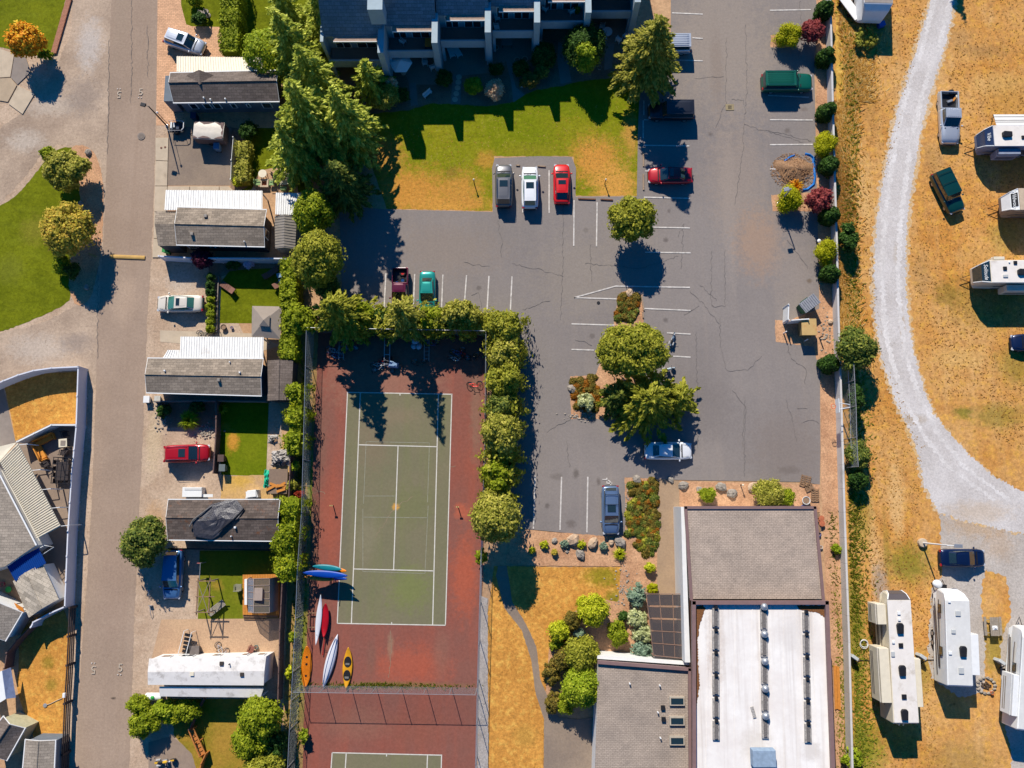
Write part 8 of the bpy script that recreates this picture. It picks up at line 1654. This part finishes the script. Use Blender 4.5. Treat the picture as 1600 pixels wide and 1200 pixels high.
shrub(257, 642, 14, 12, 1.0, f_dark, 'garden_shrub', 'dark shrub beside the stacked pale stones'); shrub(308, 637, 13, 11, 1.2, f_dark, 'garden_shrub', 'dark green shrub against the garden fence'); spiky(296, 657, 19, 1.1, f_lime, 'yucca_plant', 'bright spiky plant in front of the garden fence', n=260, blade=.05); spiky(348, 640, 10, .9, f_lime, 'yucca_plant', 'small spiky plant inside the lawn fence corner', n=130, blade=.04); shrub(388, 412, 10, 8, .9, Lf('pink_flowers', (190, 170, 190), (230, 220, 230)), 'flowering_shrub', 'white pink flowering shrub at the shaded border'); shrub(365, 415, 14, 9, 1.0, f_dark, 'garden_shrub', 'dark shrub left of the flowering one in the border')
shrub(304, 1, 12, 10, 1.5, f_hedge, 'garden_shrub', 'green shrub at the edge of the paver drive'); shrub(310, 30, 14, 9, 1.4, f_dark, 'garden_shrub', 'dark shrub below the garden statues'); shrub(301, 232, .1, .1, .1, f_dark, 'x', 'x') if False else None
# condominium planting
CGp = 'shrubs before the condominium'
for x, y, rx, ry, h, m, lab in ((601, 152, 22, 22, 2.6, f_olive, 'pale sunlit rhododendron before the first terrace'), (612, 132, 10, 8, 2.8, f_tan, 'faded brown bloomed top of the bush near the first wing wall'), (595, 112, 14, 12, 2.0, f_dark, 'dark bush under the first balcony'), (628, 150, 12, 14, 1.6, f_dark, 'dark bush left of the second path'), (694, 122, 13, 16, 1.6, f_dark, 'dark bush below the third terrace'), (740, 135, 16, 15, 1.7, f_lime, 'round green bush before the third terrace'), (773, 141, 15, 16, 1.9, f_tan, 'dry tan bush beside the round green one'), (775, 108, 14, 12, 1.3, f_dark, 'dark bush behind the dry tan one'),
        (814, 108, 13, 14, 1.8, f_dark, 'left bush of the dark group before the fourth terrace'), (828, 126, 18, 16, 1.6, f_brown, 'front bush of the dark group before the fourth terrace'), (850, 86, 19, 22, 2.4, f_dark, 'largest bush of the dark group before the fifth terrace'), (846, 112, 12, 12, 1.6, f_fir, 'lower bush of the dark group before the fifth terrace'), (914, 74, 32, 34, 4.4, f_dark, 'big dark bush before the fifth terrace'), (916, 92, 20, 18, 5.2, f_lime, 'sunlit lime topped bush before the sixth terrace'), (900, 25, 8, 6, 3.9, f_aut, 'potted bush at the front of the fifth balcony'), (596, 78, 10, 6, 3.8, f_fir, 'dark potted bush on the first balcony')):
    shrub(x, y, rx, ry, h, m, 'garden_bush', lab, group=CGp, leaf=.14)
shrub(512, 448, 18, 24, 3, f_fir, 'leafy_shrub', 'dark bush filling the row edge beside the shaded left bays', group=WS)
conifer((1452, -105), 9, 2.6, f_con, 'conifer just beyond the upper edge casting its tip shadow on the gravel track', group=None)
WG = 'dark columnar shrubs along the boundary wall'
for (bx, by), lab in (((1281, 28), 'at the top edge near the burgundy bush'), ((1284, 100), 'above the green SUV'), ((1285, 184), 'right beside the green SUV'), ((1288, 268), 'beside the woodchip pile'), ((1290, 344), 'below the burgundy bush near the pile'), ((1290, 432), 'below the lone gold ball'), ((1288, 572), 'below the tan dumpster')):
    col_shrub((bx, by), 3.1, .95, f_dark, 'dark evergreen column '+lab, WG)
BG = 'gold ball shrubs'
for x, y, lab in ((1232, 57, 'gold ball shrub beside the green SUV bay at the top'), (1231, 314, 'gold ball shrub under the lamp post by the woodchips'), (1288, 228, 'gold ball shrub between two dark columns above the woodchips'), (1291, 395, 'gold ball shrub alone below the burgundy bush'), ): shrub(x, y, 15.5, 17, 2.2, f_gold, 'ball_shrub', lab, group=BG, lobe=.6, nl=9, leaf=.11)
tree(1268, 51, 22, 20, 2.8, f_burg, 'burgundy leafed bush beside the upper gold ball', 'burgundy_shrub', 'shrub', 'burgundy bushes', leaf=.17); tree(1278, 314, 23, 23, 2.8, f_burg, 'burgundy leafed bush by the woodchip pile', 'burgundy_shrub', 'shrub', 'burgundy bushes', leaf=.17); spiky(1243, 291, 14, .7, f_org, 'orange_fern', 'orange feathery plant at the foot of the woodchips', n=200)
tree(1337, 545, 32, 34, 4.4, f_fir, 'leafy dark tree beside the gravel track and the boundary wall', leaf=.19); shrub(1325, 372, 14, 30, 2.4, f_dark, 'field_shrub', 'dark bush in the long grass behind the lone gold ball', cat='bush'); shrub(1341, 712, 18, 22, 2.6, f_fir, 'field_shrub', 'dark bush behind the lower end of the chain link screen', cat='bush'); shrub(1340, 750, 14, 14, 2.0, f_dark, 'field_shrub', 'darker bush just below the screen end', cat='bush'); shrub(1337, 622, 10, 24, 3.4, f_dark, 'field_shrub', 'shaded bush behind the middle of the chain link screen', cat='bush'); shrub(1331, 1185, 20, 18, 1.2, f_lime, 'field_shrub', 'low bright bush at the lower end of the boundary wall', cat='bush'); shrub(1353, 60, 26, 22, 1.2, f_olive, 'field_shrub', 'tangled olive bush below the grey trailer', cat='bush', dens=.7); shrub(1307, 858, 9, 9, .8, f_lime, 'field_shrub', 'small green bush between the clubhouse and the wall', cat='bush')
# clubhouse garden
GB = 'shrubs of the clubhouse garden'
for x, y, rx, ry, h, m, lab in ((1105, 773, 13, 13, 1.5, f_hedge, 'small round green shrub among the stones'), (1200, 771, 20, 24, 3.2, f_olive, 'pale topped bush at the clubhouse upper wall'), (1227, 778, 15, 14, 1.8, f_hedge, 'green shrub beside the pale topped bush'), (925, 952, 23, 25, 3.0, f_yel, 'bright yellow green round shrub'), (873, 985, 17, 16, 2.2, f_yel, 'yellow green shrub beside the footpath bend'), (870, 1007, 12, 9, 1.2, f_hedge, 'low green shrub just under the bend one'), (895, 968, 13, 16, 1.8, f_brown, 'olive brown shrub between the two yellow ones'), (904, 989, 9, 9, 1.2, f_blue, 'small blue green shrub in the middle'), (888, 1004, 7, 9, 1.1, f_small, 'small maroon shrub in the middle'),
        (908, 1022, 25, 27, 3.6, f_tree, 'larger green tree like shrub by the left wing'), (908, 1074, 28, 28, 4.2, f_lime, 'bright airy tree like shrub against the left wing'), (880, 1030, 15, 20, 2.0, f_brown, 'dull green shrub behind the bright ones'), (862, 1050, 15, 26, 1.4, f_brown, 'brown heather mound beside the footpath'), (864, 1096, 13, 22, 1.4, f_brown, 'lower brown heather mound where the path widens'), (885, 1098, 14, 22, 1.8, f_hedge, 'olive rounded shrub at the path end'), (965, 990, 16, 22, 1.8, f_hedge, 'ferny green shrub left of the junipers'), (1019, 919, 10, 8, 1.0, f_gold, 'small gold shrub at the corner of the brown walk'), (973, 962, 8, 8, 1.0, f_dark, 'small dark shrub left of the silver junipers'), (1016, 887, 9, 8, 1.0, f_yel, 'small gold green shrub at the lower tip of the heather bed'), (915, 628, 17, 16, 1.3, f_grey, 'pale bluish round shrub on the island left bed')):
    shrub(x, y, rx, ry, h, m, 'garden_shrub', lab, group=GB, leaf=.14)
for x, y, rx, ry, m, lab in ((995, 930, 17, 20, f_blue, 'blue green juniper at the upper end of the juniper group'), (996, 965, 16, 16, f_grey, 'silver juniper in the middle of the group'), (1003, 990, 17, 16, f_grey, 'silver juniper beside the glazed cover'), (1004, 1015, 20, 14, f_blue, 'silver blue juniper hanging over the white wall')): 
    shrub(x, y, rx, ry, 1.9, m, 'spreading_juniper', lab, group='silver junipers by the glazed cover', leaf=.2, lobe=.3, dens=.8)
for x, y, r_, m, lab in ((850, 851, 8, f_yel, 'small yellow green tuft leftmost in the ground bed'), (882, 850, 8, f_blue, 'small blue green tuft in the ground bed'), (909, 850, 9, f_yel, 'yellow green tuft between two boulders'), (943, 853, 8, f_blue, 'blue green tuft below the silver blue wagon'), (832, 860, 6, f_yel, 'tiny yellow tuft in the tree shade'), (866, 863, 5, f_aut, 'tiny orange tuft in the ground bed')):
    shrub(x, y, r_, r_, .6, m, 'perennial_tuft', lab, cat='plant', group='tufts in the ground bed', leaf=.09, stem=False)
spiky(968, 866, 12, .7, f_yel, 'grass_tuft', 'spiky grass tuft at the right end of the ground bed', n=180)
def mat_bed(pts, h, mats, name, label, n=26, group=None, r0=6):
    c = sum((W(x, y) for x, y in pts), Vector())/len(pts); e = empty(name, (c.x, c.y, 0), 0, label, 'ground cover', group); xs = [p[0] for p in pts]; ys = [p[1] for p in pts]
    def inside(x, y):
        r = False
        for i in range(len(pts)):
            (x1, y1), (x2, y2) = pts[i], pts[i-1]
            if (y1 > y) != (y2 > y) and x < (x2-x1)*(y-y1)/(y2-y1)+x1: r = not r
        return r
    got = {m.name: ([], [], []) for m in mats}; k = 0
    while k < n:
        x, y = rnd.uniform(min(xs), max(xs)), rnd.uniform(min(ys), max(ys))
        if not inside(x, y): continue
        k += 1; p = W(x, y); m = rnd.choice(mats); rr = r0/15*rnd.uniform(.7, 1.3); nn = int(260*rr*rr/.36); d = sphere_dirs(nn); d[:, 2] = abs(d[:, 2]); hh = h*rnd.uniform(.7, 1.1)
        got[m.name][0].append(np.array([p.x-c.x, p.y-c.y, 0])+d*np.array([rr, rr, hh])*rng.uniform(.85, 1.05, (nn, 1))); got[m.name][1].append(d+np.array([0, 0, .4])); got[m.name][2].append(((p.x-c.x, p.y-c.y, 0), (rr*.9, rr*.9, hh*.85)))
    for m in mats:
        a, b, c3 = got[m.name]
        if a: leaf_obj('foliage', np.concatenate(a), np.concatenate(b), .09, m, e, core=c3)
    return e
mat_bed([(985, 752), (1026, 750), (1027, 820), (1025, 872), (1014, 876), (998, 858), (980, 836), (982, 780)], .34, [f_red, f_fir, f_brown, f_tree, f_fir, f_brown], 'heather_bed', 'long bed of red and green heather beside the brown walk', 190)
mat_bed([(966, 468), (978, 458), (996, 462), (997, 490), (990, 502), (964, 498)], .34, [f_brown, f_fir, f_brown, f_red], 'heather_bed', 'heather patch on the upper tip of the parking island', 60); mat_bed([(895, 590), (930, 588), (934, 612), (930, 640), (900, 636), (893, 610)], .3, [f_brown, f_red, f_brown], 'heather_bed', 'brown heather patch at the left end of the island', 60)
sheet('straw_strip', rough([(1304, -100), (1352, -100), (1356, 20), (1372, 60), (1360, 100), (1340, 130), (1332, 200), (1334, 400), (1338, 520), (1322, 560), (1308, 560)], 2, 4), ground('straw_ground', P(226, 174, 84), P(196, 160, 70), .5, 5, .6, mott=(1.0, P(240, 200, 110), P(140, 130, 50))))
# long dry grass behind the wall, and weeds
def grass_patch(name, label, pts_fn, n, mat, L=(.5, 1.1), h=(.15, .5), w_=.035):
    mb = []; 
    px = np.array([pts_fn() for _ in range(n)]); q = np.array([tuple(W(x, y)) for x, y in px])
    a = np.array([rnd.gauss(1.2*math.sin(p[0]*.25+p[1]*.18)+1.9, .7) for p in q]); ln = rng.uniform(*L, n); hh = rng.uniform(*h, n); d = np.stack([np.cos(a), np.sin(a), np.zeros(n)], 1); s = np.stack([-d[:, 1], d[:, 0], np.zeros(n)], 1)*w_
    mid = q+d*ln[:, None]*.45+np.stack([0*hh, 0*hh, hh], 1); tip = q+d*ln[:, None]+np.stack([0*hh, 0*hh, hh*.55], 1)
    v = np.stack([q-s, q+s, mid+s, tip, mid-s], 1).reshape(-1, 3); f = [(5*i, 5*i+1, 5*i+2, 5*i+3, 5*i+4) for i in range(n)]
    me = bpy.data.meshes.new(name); me.from_pydata(v.tolist(), [], f); me.materials.append(mat); o = bpy.data.objects.new(name, me); col.objects.link(o); tag(o, label, 'grass', kind='stuff'); return o
f_straw = leafmat('straw_blades', P(246, 190, 90), P(250, 220, 150), trans=.3, var=.3); f_gr = leafmat('weed_blades', P(150, 160, 44), P(196, 196, 80))
def strip1():
    y = rnd.uniform(-10, 545); return (1306+y*.012+abs(rnd.gauss(0, 1))*(12 if y > 160 else 20)+(8 if y < 160 else 0), y)
grass_patch('dry_grass', 'long flattened straw coloured grass behind the boundary wall', strip1, 30000, f_straw, (.4, 1.0), (.02, .13), .05)
def strip2(): y = rnd.uniform(0, 545); return (1324+y*.02+rnd.gauss(0, 7), y)
grass_patch('green_weeds', 'green weeds among the straw behind the wall', strip2, 1300, f_gr, (.3, .7), (.05, .2))
def strip3(): y = rnd.uniform(560, 1210); return (1324+(y-560)*.018+abs(rnd.gauss(0, 14)), y)
grass_patch('green_weeds', 'green weeds along the lower part of the boundary wall', strip3, 3200, f_gr, (.2, .5), (.03, .14))
def strip4(): y = rnd.uniform(800, 1210); return (1303+(y-800)*.03+rnd.gauss(0, 4), y)
grass_patch('green_weeds', 'weeds between the clubhouse and the boundary wall', strip4, 900, f_gr, (.2, .45), (.03, .14))
def strip5(): y = rnd.uniform(560, 1210); return (481-(y-560)*.04+rnd.gauss(0, 4), y)
grass_patch('green_weeds', 'weeds in the strip left of the tennis fence', strip5, 2500, f_gr, (.2, .5), (.08, .3))
grass_patch('green_weeds', 'weeds growing at the foot of the court divider', lambda: (rnd.gauss(600, 60), rnd.gauss(1072, 2)), 700, f_gr, (.15, .4), (.05, .2))
def fieldp():
    while True:
        x, y = rnd.uniform(1330, 1620), rnd.uniform(-10, 1210)
        rx = 1415+math.sin(y/160)*10-(y-350)*0 if y < 620 else 1415+(y-620)*1.1
        lo = 1455-y*.24 if y < 370 else 1366+max(0, (y-370))*.1 if y < 560 else 1385+(y-560)*.45
        if not (lo-3 < x < lo+56+(60 if y > 620 else 0)) and not (y > 800 and x > 1465) and not (700 < y < 880 and x > 1440): return (x, y)
grass_patch('field_tufts', 'sparse brown tufts over the dry field', fieldp, 9000, leafmat('tuft_blades', P(196, 146, 70), P(230, 190, 116), var=.3), (.1, .28), (.02, .06), .04)
def lawnp():
    while True:
        a = rnd.choice(((570, 330, 770, 240), (600, 235, 998, 160), (900, 300, 998, 215), (770, 1190, 845, 900), (860, 940, 960, 890))); return (rnd.uniform(a[0], a[2]), rnd.uniform(a[3], a[1]))
grass_patch('lawn_tufts', 'short tufts over the half dry lawns', lawnp, 3000, leafmat('lawn_blades', P(196, 176, 70), P(230, 196, 110), var=.2), (.1, .22), (.01, .03), .03)
